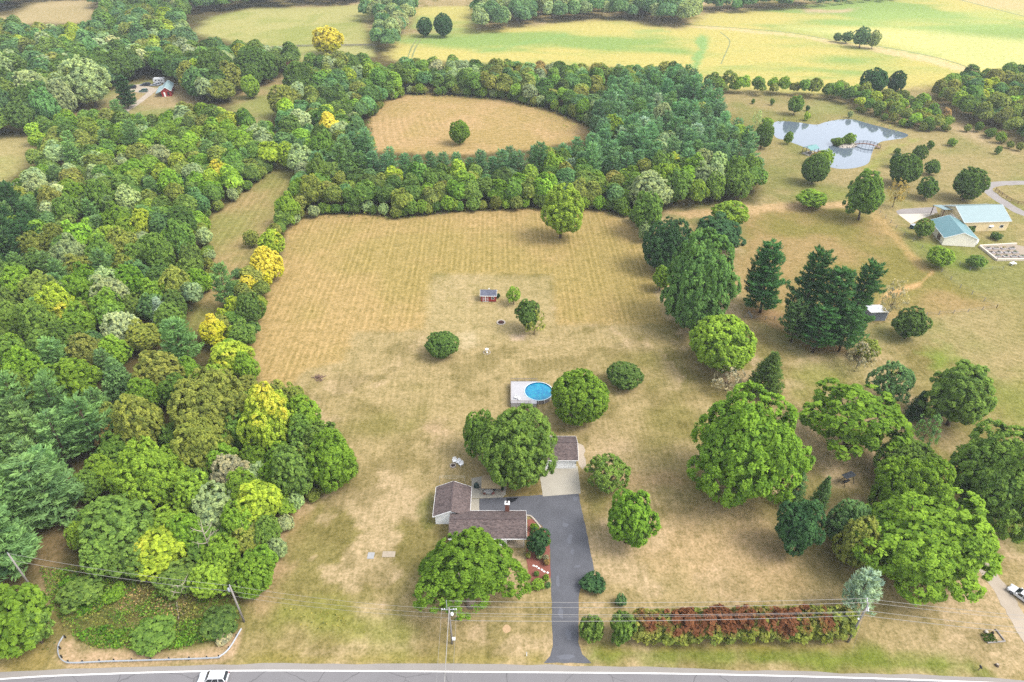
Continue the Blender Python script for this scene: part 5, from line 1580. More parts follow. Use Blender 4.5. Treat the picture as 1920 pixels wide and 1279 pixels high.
def window(parent, cx, cz, w, h, yface, s=-1, axis='y', frame=None):
    """framed pane on a wall facing s along the axis"""
    f, p = MB(), MB()
    a, b = sorted((yface, yface + s * 0.06))
    a2, b2 = sorted((yface + s * 0.002, yface + s * 0.03))
    t = 0.09
    for x0, x1, z0, z1 in ((cx - w / 2 - t, cx + w / 2 + t, cz + h / 2, cz + h / 2 + t), (cx - w / 2 - t, cx + w / 2 + t, cz - h / 2 - t, cz - h / 2), (cx - w / 2 - t, cx - w / 2, cz - h / 2, cz + h / 2), (cx + w / 2, cx + w / 2 + t, cz - h / 2, cz + h / 2)):
        f.box(x0, x1, a, b, z0, z1) if axis == 'y' else f.box(a, b, x0, x1, z0, z1)
    (p.box(cx - w / 2, cx + w / 2, a2, b2, cz - h / 2, cz + h / 2) if axis == 'y' else p.box(a2, b2, cx - w / 2, cx + w / 2, cz - h / 2, cz + h / 2))
    fo = f.build('window', frame or M['fascia'], parent)
    p.build('pane', M['glass'], fo)
    return fo


# the house: a wing with its ridge running away from the road and a long front wing beside it
EV = 2.7
wl_, wr_ = at(811.5, 967, EV)[0] + 0.4, at(883, 935, EV)[0] - 0.4
wy0, wy1 = at(812, 969, EV)[1] + 0.4, at(830, 913, EV)[1] - 0.4
fx0, fx1 = at(842, 985, 3.5)[0], at(987, 985, EV)[0] - 0.4
fy0, fy1 = at(985, 1010.5, EV)[1] + 0.4, at(985, 957.5, EV)[1] - 0.4
hx, hy = (wl_ + fx1) / 2, (wy0 + fy0) / 2
house = thing('house', 'white house with brown shingle roofs beside the dark driveway', 'house', (hx, hy, 0))
L = lambda x, y: (x - hx, y - hy)
a0, b0 = L(wl_, wy0)
a1, b1 = L(wr_, wy1)
gable(house, a0, a1, b0, b1, EV, EV + 1.55, 'y', M['white_siding'], M['shingles'], 0.4, trim=M['fascia'], half_front=True)
c0, d0 = L(fx0, fy0)
c1, d1 = L(fx1, fy1)
porch_w, porch_d = 3.4, 2.4
# front wing walls with the porch recess at the right front corner
w = MB()
w.box(c0 + 0.03, c1, d0 + porch_d, d1, 0, EV)
w.box(c0 + 0.03, c1 - porch_w, d0, d0 + porch_d - 0.002, 0, EV)
ym = (d0 + d1) / 2
RG = EV + 1.5
for xx in (c0 + 0.03, c1 - 0.15):
    w.prism([(d0, EV + 0.002), (d1, EV + 0.002), (ym, RG)], xx, xx + 0.15, 'x')
w.build('front_wall', M['white_siding'], house)
r = MB()
ov = 0.4
slp = (RG - EV) / ((d1 - d0) / 2)
zo = EV - slp * ov + 0.04
r.prism([(d0 - ov, zo), (ym, RG + 0.04), (d1 + ov, zo), (d1 + ov, zo + 0.16), (ym, RG + 0.2), (d0 - ov, zo + 0.16)], c0, c1 + ov, 'x')
ro = r.build('front_roof', M['shingles'], house)
t = MB()
t.box(c0, c1 + ov, d0 - ov - 0.08, d0 - ov, zo - 0.03, zo + 0.15)
t.box(c0, c1 + ov, d1 + ov, d1 + ov + 0.06, zo - 0.03, zo + 0.15)
t.bar((c1 + ov + 0.03, d0 - ov, zo + 0.05), (c1 + ov + 0.03, ym, RG + 0.1), 0.05, 0.2)
t.bar((c1 + ov + 0.03, d1 + ov, zo + 0.05), (c1 + ov + 0.03, ym, RG + 0.1), 0.05, 0.2)
t.build('trim', M['fascia'], ro)
rc = MB()
for (xa, ya, xb, yb, z) in ((c0 + 0.1, ym, c1 + ov, ym, RG + 0.21),):
    rc.bar((xa, ya, z), (xb, yb, z), 0.28, 0.05)
rc.build('ridge_cap', shingle('ridge shingles', (70, 58, 58), (112, 94, 92)), ro)
rc = MB()
xm_ = (a0 + a1) / 2
rc.bar((xm_, b0 - 0.4, EV + 1.77), (xm_, b1 + 0.4, EV + 1.77), 0.28, 0.05)
rc.build('ridge_cap', bpy.data.materials['ridge shingles'], house)
MB().box(c1 - porch_w, c1, d0 - 0.4, d0 + porch_d, 0.0, 0.18).build('porch_floor', plain('tan porch floor', (206, 186, 156)), house, 0.02)
MB().box(c1 - 0.16, c1 - 0.02, d0 + 0.02, d0 + 0.16, 0.18, EV).build('porch_post', M['white_paint'], house)
MB().box(c1 - porch_w + 1.2, c1 - porch_w + 2.1, d0 + porch_d - 0.05, d0 + porch_d - 0.002, 0.18, 2.2).build('door', plain('front door', (92, 60, 50)), house)
for wx in (c0 + 2.2, c0 + 5.5, c0 + 8.5):
    window(house, wx, 1.5, 1.4, 1.1, d0)
window(house, (d0 + porch_d + d1) / 2, 1.5, 1.3, 1.0, c1, 1, 'x')
for wx in (c0 + 6.5, c1 - 3):
    window(house, wx, 1.5, 1.4, 1.0, d1, 1)
window(house, (b0 + b1) / 2, 1.6, 1.4, 1.0, a0, -1, 'x')
cxp, cyp = L(at(951, 958, 3.4)[0], fy1 + 0.3)
ch = MB().box(cxp - 0.42, cxp + 0.42, cyp - 0.3, cyp + 0.45, 0, 4.9).build('chimney', M['brick'], house)
cp = MB().box(cxp - 0.5, cxp + 0.5, cyp - 0.38, cyp + 0.53, 4.903, 5.1)
cp.build('cap', M['white_paint'], ch, 0.03)
MB().lathe([(0.17, 5.1), (0.19, 5.4), (0.14, 5.4)], 12, (cxp, cyp + 0.07, 0)).build('flue', M['ash'], ch)

# garage
EG = 2.8
gx0, gx1 = at(1000, 860, EG)[0], at(1084, 860, EG)[0] - 0.35
gy0, gy1 = at(1060, 863.5, EG)[1] + 0.35, at(1060, 818, EG)[1] - 0.35
garage = thing('garage', 'white garage with brown shingle roof behind the tall yard tree', 'garage', ((gx0 + gx1) / 2, (gy0 + gy1) / 2, 0))
hw, hd = (gx1 - gx0) / 2, (gy1 - gy0) / 2
gable(garage, -hw, hw, -hd, hd, EG, EG + 1.6, 'x', M['white_siding'], M['shingles'], 0.35, trim=M['fascia'])
rc = MB()
rc.bar((-hw - 0.3, 0, EG + 1.82), (hw + 0.3, 0, EG + 1.82), 0.28, 0.05)
rc.build('ridge_cap', bpy.data.materials['ridge shingles'], garage)
for xx in (-hw + 2.4, hw - 2.3):
    d = MB()
    d.box(xx - 1.9, xx + 1.9, -hd - 0.06, -hd - 0.003, 0.02, 2.25)
    for k in range(1, 4):
        d.box(xx - 1.9, xx + 1.9, -hd - 0.085, -hd - 0.063, 0.55 * k, 0.55 * k + 0.04)
    d.build('garage_door', M['white_paint'], garage)
lt = MB().lathe([(0.09, 0), (0.13, 0.12), (0.05, 0.25)], 10, (hw - 0.15, -hd - 0.14, 1.7))
lt.build('wall_lamp', M['dark_metal'], garage)

# red garden shed in the hay field
p = at(915, 566)
SW = (at(932, 566)[0] - at(904, 566)[0]) / 2
shed = thing('garden_shed', 'small red shed with grey roof and white crossed doors on the lawn', 'shed', (p[0] + 0.2, p[1] + 1.4, 0), -0.03)
gable(shed, -SW, SW, -1.4, 1.4, 2.2, 3.2, 'x', M['red_board'], M['shingles_grey'], 0.22, trim=M['fascia'])
for xx in (-SW + 0.95, -SW + 1.75):
    d = MB().box(xx - 0.38, xx + 0.38, -1.45, -1.403, 0.15, 1.95)
    do = d.build('door', M['red_board'], shed)
    t = MB()
    for q in ((xx - 0.38, xx - 0.26, 0.15, 1.95), (xx + 0.26, xx + 0.38, 0.15, 1.95)):
        t.box(q[0], q[1], -1.48, -1.452, q[2], q[3])
    for zz in (0.15, 0.95, 1.83):
        t.box(xx - 0.257, xx + 0.257, -1.48, -1.452, zz, zz + 0.12)
    t.build('trim', M['white_paint'], do)
window(shed, SW - 0.95, 1.35, 0.75, 0.6, -1.4, frame=M['white_paint'])
MB().lathe([(0.06, 3.3), (0.06, 3.65), (0.16, 3.7), (0.02, 3.85)], 10, (0.1, 0.1, 0)).build('vent', M['white_paint'], shed)
sk = MB()
sk.box(-SW - 0.1, SW + 0.1, -1.5, -1.42, 0.0, 0.12)
sk.build('skid', M['wood'], shed)
hero('shrub', (931, 547, 938, 562), 'dp', 'small dark bush against the right wall of the red shed')

# white run-in shelter behind the pines
p0, p1 = at(1634, 601.5), at(1659.5, 602)
Wd = np.linalg.norm(p1 - p0) + 1.2
run = thing('field_shelter', 'white roofed grey shelter peeking out behind the tall pine clump', 'shelter', ((p0[0] + p1[0]) / 2 - 0.7, (p0[1] + p1[1]) / 2 + 2.0, 0), 0.03)
w = MB()
w.prism([(-2.0, 0), (2.0, 0), (2.0, 2.6), (-2.0, 3.0)], -Wd / 2, Wd / 2, 'x')
w.build('wall', striped('grey metal siding', (150, 158, 176), 0.3, 0, 0.85), run)
r = MB().prism([(-2.2, 3.06), (2.2, 2.62), (2.2, 2.74), (-2.2, 3.18)], -Wd / 2 - 0.15, Wd / 2 + 0.15, 'x')
r.build('roof', striped('white metal roof', (238, 238, 240), 0.5, 0, 0.9, 0.8), run)
t = MB()
t.box(-Wd / 2 - 0.01, Wd / 2 + 0.2, -2.28, -2.21, 2.95, 3.2)
t.box(Wd / 2 + 0.004, Wd / 2 + 0.1, -2.06, -2.004, 0, 3.0)
t.build('trim', M['white_paint'], run)


def barn_from(name, label, fl, fr, bl, eave, ridge, wall, roof, over=0.35, group=None, cat='barn'):
    """fl, fr: photo pixels of the near eave corners of one gable end; bl: the far eave corner on fl's side"""
    A, B, C_ = at(*fl, eave)[:2], at(*fr, eave)[:2], at(*bl, eave)[:2]
    u = (B - A)
    wid = np.linalg.norm(u)
    u = u / wid
    v = np.array([-u[1], u[0]])
    ln = abs((C_ - A) @ v)
    s = 1 if (C_ - A) @ v > 0 else -1
    cen = A + u * wid / 2 + v * s * ln / 2
    t = thing(name, label, cat, (cen[0], cen[1], 0), math.atan2(u[1], u[0]))
    gable(t, -wid / 2 + over, wid / 2 - over, -ln / 2 + over, ln / 2 - over, eave, ridge, 'y', wall, roof, over, 0.12, trim=M['fascia'])
    return t, wid, ln


M['teal_dark'] = striped('teal metal roof along', (112, 168, 174), 0.7, 1, 0.85, 0.5, 0.4)
b1_, bw, bl_ = barn_from('barn', 'smaller cream barn with a deep teal gable roof', (1770.5, 446), (1836.5, 450), (1722.6, 411), 2.9, 5.0, M['cream_siding'], M['teal_dark'])
MB().box(-bw / 2 + 0.3, -bw / 2 + 0.345, -4, -1.5, 0.3, 2.3).build('side_door', M['wood'], b1_)
tn = MB().lathe([(0.7, 0), (0.75, 1.5), (0.55, 1.9), (0.1, 2.1)], 16)
pt = at(1827, 459)
tk = thing('water_tank', 'round white tank at the corner of the smaller teal roofed barn', 'tank', pt)
tn.build('tank_body', M['white_paint'], tk, smooth=True)
MB().lathe([(0.2, 2.08), (0.2, 2.2)], 10).build('lid', M['grey_metal'], tk)
# larger barn: its long side faces the camera
A, B, D = at(1808.5, 417, 3.8)[:2], at(1897, 414.5, 3.8)[:2], at(1756, 384, 4.0)[:2]
u = B - A
ln = np.linalg.norm(u)
u = u / ln
v = np.array([-u[1], u[0]])
wd = min(abs((D - A) @ v), 17.0)
cen = A + u * ln / 2 + v * wd / 2
b2_ = thing('barn', 'larger tan barn with a pale teal roof above the garden', 'barn', (cen[0], cen[1], 0), math.atan2(u[1], u[0]))
M['teal_pale'] = striped('pale teal metal roof', (170, 204, 206), 0.6, 0, 0.92, 0.42, 0.4)
gable(b2_, -ln / 2 + 0.3, ln / 2 - 0.3, -wd / 2 + 0.3, wd / 2 - 0.3, 3.8, 6.6, 'x', M['tan_siding'], M['teal_pale'], 0.35, 0.12, trim=M['fascia'])
MB().box(-ln / 2 + 0.24, -ln / 2 + 0.297, -2.2, 1.4, 0, 3.4).build('garage_door', M['white_paint'], b2_)
MB().box(-ln / 2 + 3.6, -ln / 2 + 5.2, -wd / 2 + 0.24, -wd / 2 + 0.297, 0, 2.2).build('door', M['glass'], b2_)
window(b2_, 2.0, 1.7, 1.2, 1.0, -wd / 2 + 0.3)
window(b2_, 6.0, 1.7, 1.2, 1.0, -wd / 2 + 0.3)
# lean-to on posts at the back left
r = MB()
r.prism([(wd / 2 - 6.5, 5.0), (wd / 2 + 0.2, 3.75), (wd / 2 + 0.2, 3.87), (wd / 2 - 6.5, 5.12)], -ln / 2 - 3.2, -ln / 2 + 0.02, 'x')
lo_ = r.build('lean_to_roof', M['teal_pale'], b2_)
ps = MB().box(-ln / 2 - 3.0, -ln / 2 - 2.8, wd / 2 - 0.2, wd / 2, 0, 3.7)
ps.build('post', plain('rust red post', (110, 60, 55)), b2_)
MB().box(-ln / 2 - 3.0, -ln / 2 - 2.8, wd / 2 - 6.3, wd / 2 - 6.1, 0, 4.9).build('post', bpy.data.materials['rust red post'], b2_)

# red barn far left
rb, rw, rl = barn_from('barn', 'small red barn with a pale metal roof by the gravel lane', (300, 171.5), (320.5, 170), (311, 157), 3.0, 4.8, M['red_board'], striped('pale metal roof', (176, 206, 208), 0.6, 1, 0.92), 0.3)
MB().box(-1.3, -0.5, -rl / 2 + 0.24, -rl / 2 + 0.296, 0, 2.3).build('door', M['white_paint'], rb)
MB().box(0.5, 1.5, -rl / 2 + 0.24, -rl / 2 + 0.296, 0.6, 2.4).build('window', M['glass'], rb)
ln_ = MB().prism([(-rw / 2 - 2.6, 1.9), (-rw / 2 + 0.3, 2.85), (-rw / 2 + 0.3, 2.95), (-rw / 2 - 2.6, 2.0)], -rl / 2, rl / 2 - 1, 'y')
ln_.build('lean_to_roof', bpy.data.materials['pale metal roof'], rb)
for yy in (-rl / 2 + 0.2, rl / 2 - 1.4):
    MB().box(-rw / 2 - 2.5, -rw / 2 - 2.35, yy, yy + 0.15, 0, 1.95).build('post', M['wood'], rb)
# farther red roof half hidden by trees
p = at(548, 130)
rr = thing('cottage', 'red roofed building half hidden behind the dark rounded tree', 'house', p, 0.9)
gable(rr, -4, 4, -3, 3, 2.6, 4.6, 'x', plain('pale wall', (210, 190, 180)), plain('red roof', (196, 84, 84)), 0.4)
MB().box(-0.5, 0.5, -3.06, -3.003, 0, 2.1).build('door', M['wood'], rr)

# ---------------------------------------------------------------- pool and deck
pc = at(1010, 733.5, 1.25)
PR = 3.45
pool = thing('swimming_pool', 'round above ground pool with bright blue water by its pale deck', 'pool', (pc[0], pc[1], 0))
MB().lathe([(PR, 0), (PR, 1.25), (PR - 0.04, 1.25), (PR - 0.04, 0.05)], 48).build('pool_wall', striped('pool wall', (190, 180, 184), 0.9, 0, 0.6), pool, smooth=False)
rm = MB()
n = 48
for k in range(n):
    a, b = 2 * PI * k / n, 2 * PI * (k + 1) / n
    rm.poly([((PR - 0.06) * math.cos(a), (PR - 0.06) * math.sin(a), 1.28), ((PR + 0.14) * math.cos(a), (PR + 0.14) * math.sin(a), 1.28), ((PR + 0.14) * math.cos(b), (PR + 0.14) * math.sin(b), 1.28), ((PR - 0.06) * math.cos(b), (PR - 0.06) * math.sin(b), 1.28)])
    rm.poly([((PR + 0.14) * math.cos(a), (PR + 0.14) * math.sin(a), 1.18), ((PR + 0.14) * math.cos(b), (PR + 0.14) * math.sin(b), 1.18), ((PR + 0.14) * math.cos(b), (PR + 0.14) * math.sin(b), 1.28), ((PR + 0.14) * math.cos(a), (PR + 0.14) * math.sin(a), 1.28)])
rm.build('rim', plain('pool rim', (214, 234, 242), 0.75), pool)
m_, nt_, bs_ = _mat('pool water')
nn = noise_n(nt_, obj_n(nt_), 1.3, 3)
nt_.links.new(mix_rgb(nt_, ramp01(nt_, nn, 0.35, 0.65), alb((6, 136, 190)), alb((34, 178, 206))), bs_.inputs['Base Color'])
bs_.inputs['Roughness'].default_value = 0.12
ck = MB()
ck.lathe([(PR - 0.07, 0.95), (PR - 0.07, 1.0)], 48)
ck.build('water', m_, pool)
MB().lathe([(PR - 0.055, 0.9), (PR - 0.055, 1.24), (PR - 0.065, 1.24), (PR - 0.065, 0.9)], 48).build('liner', plain('pool liner wall', (8, 104, 168)), pool)
for k in range(14):
    a = 2 * PI * (k + 0.4) / 14
    if not (0.6 * PI < a < 1.25 * PI):
        MB().box((PR + 0.02) , (PR + 0.13), -0.06, 0.06, 0, 1.17).build('upright', M['white_paint'], pool).rotation_euler = (0, 0, a)
dz = 1.22
dx0, dx1 = at(957.5, 735, dz)[0] - pc[0], at(1007, 714, dz)[0] - pc[0]
dy0, dy1 = at(985, 757, dz)[1] - pc[1], at(985, 715, dz)[1] - pc[1]
deck = thing('pool_deck', 'pale grey board deck hugging the left side of the pool', 'deck', (pc[0], pc[1], 0))
# deck boards with the pool cut out
out = [(dx1, dy1), (dx0, dy1), (dx0, dy0), (-0.6, dy0)]
arc = []
a_s = math.atan2(-math.sqrt(max((PR + .17) ** 2 - 0.36, 0.1)), -0.6)
a_e = math.atan2(math.sqrt(max((PR + .17) ** 2 - dx1 * dx1, 0.1)), dx1)
aa = np.linspace(a_s % (2 * PI), a_e % (2 * PI), 18)
arc = [((PR + .17) * math.cos(a), (PR + .17) * math.sin(a)) for a in aa]
MB().prism(out + arc, dz - 0.06, dz, 'z').build('deck_floor', M['deck'], deck)
sk = MB()
sk.box(dx0 + 0.02, dx0 + 0.06, dy0, dy1, 0.25, dz - 0.062)
sk.box(dx0 + 0.062, -0.65, dy0 + 0.02, dy0 + 0.06, 0.35, dz - 0.062)
sk.box(dx0 + 0.062, dx1, dy1 - 0.06, dy1 - 0.02, 0.25, dz - 0.062)
sk.build('skirt', M['deck'], deck)
sk = MB()
sk.box(dx0, -0.65, dy0 - 0.06, dy0 + 0.018, 0.0, 0.3)
sk.build('base_beam', plain('pale beam', (205, 192, 168)), deck)
for (xa, ya, xb, yb) in ((dx0, dy1, dx1, dy1), (dx0, dy0, dx0, dy1), (dx0, dy0, -2.0, dy0), (-0.8, dy0, 2.6, dy0 - 0.2)):
    rl_ = MB()
    if xb > 2:
        continue
    rl_.bar((xa, ya, dz + 0.9), (xb, yb, dz + 0.9), 0.09, 0.05)
    rl_.bar((xa, ya, dz + 0.12), (xb, yb, dz + 0.12), 0.06, 0.05)
    m = int(math.hypot(xb - xa, yb - ya) / 0.28)
    for k in range(m + 1):
        f = k / m
        rl_.bar((xa + (xb - xa) * f, ya + (yb - ya) * f, dz), (xa + (xb - xa) * f, ya + (yb - ya) * f, dz + 0.88), 0.05 if k % 6 else 0.1)
    rl_.build('railing', M['wood'] if ya != dy1 else plain('grey rail', (150, 142, 140)), deck)
st = MB()
sx = at(986, 760)[0] - pc[0]
for k in range(5):
    st.box(sx - 0.5, sx + 0.5, dy0 - 0.32 * (k + 1), dy0 - 0.32 * k - 0.06, dz - 0.24 * (k + 1) - 0.04, dz - 0.24 * (k + 1))
for e in (-0.55, 0.55):
    st.bar((sx + e, dy0, dz - 0.1), (sx + e, dy0 - 1.7, 0.05), 0.06, 0.22)
    st.bar((sx + e, dy0, dz + 0.9), (sx + e, dy0 - 1.6, 0.95), 0.06, 0.08)
    st.bar((sx + e, dy0 - 1.6, 0), (sx + e, dy0 - 1.6, 0.95), 0.08)
st.build('steps', M['wood'], deck)
MB().box(sx - 0.6, sx + 0.6, dy0 - 2.35, dy0 - 1.7, 0, 0.12).build('step_pad', M['stone'], deck, 0.02)
for (px_, py_, nm, lb, ct) in ((967, 747, 'deck_chair', 'white chair at the front left corner of the pool deck', 'chair'), (974, 750, 'deck_chair', 'second white chair on the pool deck, nearer the steps', 'chair')):
    q = at(px_, py_, dz)
    c = thing(nm, lb, ct, (q[0], q[1], dz), random.uniform(-0.6, 0.6))
    MB().box(-0.28, 0.28, -0.25, 0.28, 0.36, 0.42).build('seat', M['white_paint'], c)
    MB().box(-0.28, 0.28, 0.283, 0.35, 0.36, 0.92).build('backrest', M['white_paint'], c)
    for ex in (-0.25, 0.25):
        for ey in (-0.22, 0.24):
            MB().box(ex - 0.03, ex + 0.03, ey - 0.03, ey + 0.03, 0, 0.358).build('leg', M['white_paint'], c)

# ---------------------------------------------------------------- yard things
def lawn_chair(px_, py_, rz, lab):
    q = at(px_, py_)
    c = thing('lawn_chair', lab, 'chair', (q[0], q[1], 0), rz, 'white chairs by the small fire ring')
    s = MB()
    s.prism([(-0.32, 0.42), (0.32, 0.38), (0.32, 0.44), (-0.32, 0.36)][::1], -0.36, 0.3, 'x') if False else s.box(-0.36, 0.36, -0.36, 0.3, 0.36, 0.42)
    s.build('seat', M['white_paint'], c)
    b = MB()
    for k in range(5):
        x = -0.3 + 0.15 * k
        b.bar((x, 0.3, 0.4), (x * 1.15, 0.58, 1.05 - abs(k - 2) * 0.05), 0.12, 0.03)
    b.build('backrest', M['white_paint'], c)
    for e in (-0.44, 0.44):
        a = MB().box(e - 0.07, e + 0.07, -0.42, 0.4, 0.6, 0.64)
        a.build('armrest', M['white_paint'], c)
        MB().box(e - 0.04, e + 0.04, -0.36, -0.28, 0, 0.598).build('leg', M['white_paint'], c)
        MB().box(e - 0.04, e + 0.04, 0.25, 0.33, 0, 0.598).build('leg', M['white_paint'], c)


lawn_chair(853, 866, 0.25, 'leftmost of the three white chairs by the stone fire ring')
lawn_chair(859.5, 868.5, -0.5, 'middle one of the three white chairs by the stone fire ring')
lawn_chair(864, 872.5, -0.9, 'rightmost of the three white chairs by the stone fire ring')


def fire_ring(px_, py_, r, lab, big=False):
    q = at(px_, py_)
    f = thing('fire_ring', lab, 'fire pit', (q[0], q[1], 0))
    k = MB()
    n = 16
    for i in range(n):
        a = 2 * PI * i / n
        c, s = math.cos(a), math.sin(a)
        k.box(-0.001, 0, -0.001, 0, 0, 0.001)
        k.v = k.v[:-8]
        k.f = k.f[:-6]
        a2 = a + 2 * PI / n * 0.92
        k.prism([(r * math.cos(a), r * math.sin(a)), (r * 1.35 * math.cos(a), r * 1.35 * math.sin(a)), (r * 1.35 * math.cos(a2), r * 1.35 * math.sin(a2)), (r * math.cos(a2), r * math.sin(a2))], 0, 0.16 if big else 0.32, 'z')
    k.build('stone_ring', M['stone'], f)
    MB().lathe([(r * 0.98, 0.0), (r * 0.8, 0.06), (0.01, 0.1)], 16).build('ash_bed', M['ash'], f)
    if big:
        w = MB()
        for i in range(7):
            a = i * 0.9
            w.tube([(r * 0.8 * math.cos(a), r * 0.8 * math.sin(a), 0.12), (-r * 0.5 * math.cos(a + 0.4), -r * 0.5 * math.sin(a + 0.4), 0.3 + 0.04 * i)], 0.07, 6)
        w.build('firewood', plain('charred reddish logs', (110, 62, 56)), f)


fire_ring(849.5, 874, 0.5, 'pale stone fire ring before the three white chairs')
fire_ring(939.5, 605, 0.95, 'wide fire pit with dark reddish logs below the red shed', True)

q = at(913, 661)
bb = thing('bird_bath', 'white pedestal ornament in a pale ring on the lawn', 'bird bath', q)
MB().lathe([(0.3, 0), (0.12, 0.15), (0.1, 0.9), (0.2, 1.0)], 14).build('pedestal', M['white_paint'], bb, smooth=True)
MB().lathe([(0.1, 1.0), (0.42, 1.12), (0.45, 1.2), (0.38, 1.18), (0.05, 1.06)], 18).build('bowl', M['white_paint'], bb, smooth=True)
tr_ = MB()
for i in range(14):
    a = 2 * PI * i / 14
    tr_.box(0.9 * math.cos(a) - 0.12, 0.9 * math.cos(a) + 0.12, 0.9 * math.sin(a) - 0.1, 0.9 * math.sin(a) + 0.1, 0, 0.12)
tr_.build('ring', M['stone'], bb)

# clothes line frame behind the wing
q0, q1 = at(824.5, 908), at(872, 904)
cl = thing('clothes_line', 'thin pale clothes line frame behind the left wing of the house', 'clothes line', ((q0[0] + q1[0]) / 2, (q0[1] + q1[1]) / 2, 0))
hl = (q1[0] - q0[0]) / 2
for s in (-1, 1):
    MB().tube([(s * hl, 0, 0), (s * hl, 0, 2.0)], 0.05, 8).build('post', plain('pale post', (224, 216, 190)), cl)
li = MB()
for yy in (-0.5, 0.0, 0.5):
    li.tube([(-hl, yy * 0.4, 2.0), (0, yy, 1.92), (hl, yy * 0.4, 2.0)], 0.025, 5)
li.build('line', bpy.data.materials['pale post'], cl)

# canopy over the patio, table, chairs, grill
q = at(917, 925)
pg = thing('patio_canopy', 'tan canopy on posts over the patio table', 'canopy', (at(921, 915, 2.2)[0], at(921, 915.5, 2.2)[1] + 1.75, 0))
g = MB()
hw_, hd_ = 2.05, 1.75
g.poly([(-hw_, -hd_, 2.3), (hw_, -hd_, 2.3), (hw_, 0, 2.75), (-hw_, 0, 2.75)])
g.poly([(-hw_, 0, 2.75), (hw_, 0, 2.75), (hw_, hd_, 2.3), (-hw_, hd_, 2.3)])
g.poly([(-hw_, -hd_, 2.26), (hw_, -hd_, 2.26), (hw_, 0, 2.71), (-hw_, 0, 2.71)])
g.poly([(-hw_, 0, 2.71), (hw_, 0, 2.71), (hw_, hd_, 2.26), (-hw_, hd_, 2.26)])
g.box(-hw_, hw_, -hd_ - 0.03, -hd_, 2.08, 2.3)
g.build('canopy', M['canvas'], pg)
for ex in (-hw_ + 0.08, hw_ - 0.08):
    for ey in (-hd_ + 0.08, hd_ - 0.08):
        MB().box(ex - 0.05, ex + 0.05, ey - 0.05, ey + 0.05, 0, 2.3).build('post', plain('tan post', (196, 180, 160)), pg)
q = at(915.5, 926)
tb = thing('patio_table', 'oval pale table at the front of the patio canopy', 'table', (q[0], q[1], 0))
tt = MB()
tt.lathe([(0.62, 0.71), (0.62, 0.75)], 22)
tt.v = [(x * 1.55, y, z) for x, y, z in tt.v]
tt.build('table_top', plain('pale table top', (208, 206, 200)), tb)
for ex in (-0.6, 0.6):
    for ey in (-0.3, 0.3):
        MB().box(ex - 0.03, ex + 0.03, ey - 0.03, ey + 0.03, 0, 0.708).build('leg', M['grey_metal'], tb)
for px_, py_, cc, lb in ((908.5, 927.5, (150, 92, 74), 'brown chair at the left front of the oval patio table'), (924.5, 927, (168, 92, 88), 'reddish chair at the right front of the oval patio table'), (905, 919, (210, 214, 220), 'white chair under the canopy left of the patio table'), (928, 920, (70, 76, 90), 'dark chair under the canopy right of the patio table')):
    q = at(px_, py_)
    c = thing('patio_chair', lb, 'chair', (q[0], q[1], 0), random.uniform(-0.5, 0.5), 'chairs around the patio table')
    mt = plain('chair ' + lb[:6], cc)
    MB().box(-0.25, 0.25, -0.25, 0.25, 0.4, 0.46).build('seat', mt, c)
    MB().box(-0.25, 0.25, -0.31, -0.253, 0.4, 0.95).build('backrest', mt, c)
    for ex in (-0.22, 0.22):
        for ey in (-0.22, 0.22):
            MB().box(ex - 0.025, ex + 0.025, ey - 0.025, ey + 0.025, 0, 0.398).build('leg', mt, c)
q = at(893.5, 914)
gr = thing('barbecue_grill', 'dark green covered grill on the patio beside the canopy', 'grill', (q[0], q[1], 0))
MB().box(-0.55, 0.55, -0.3, 0.3, 0.0, 0.85).build('cabinet', plain('dark green cover', (58, 84, 80)), gr, 0.06)
MB().lathe([(0.5, 0.86), (0.45, 1.1), (0.2, 1.22)], 14).build('lid', bpy.data.materials['dark green cover'], gr, smooth=True)
for px_, py_, lb in ((938, 916, 'dark leafy potted plant at the right post of the canopy'), (941, 921, 'low dark potted plant on the patio edge by the lawn')):
    q = at(px_, py_)
    pp = thing('potted_plant', lb, 'potted plant', (q[0], q[1], 0))
    MB().lathe([(0.22, 0), (0.32, 0.4), (0.28, 0.4), (0.26, 0.34)], 14).build('pot', plain('clay pot', (140, 92, 74)), pp)
    P = rdirs(160) * rng.uniform(0.2, 0.55, (160, 1)) + np.array([0, 0, 0.8])
    V4, Q4 = leaf_quads(P, rdirs(160), np.full(160, 0.13))
    lf = link(bpy.data.objects.new('foliage', tree_mesh('pot leaves', V4, Q4, rng.random(160), np.full(160, 1.6))), pp)
    lf.color = (*alb((60, 92, 52), 0.5), 0)

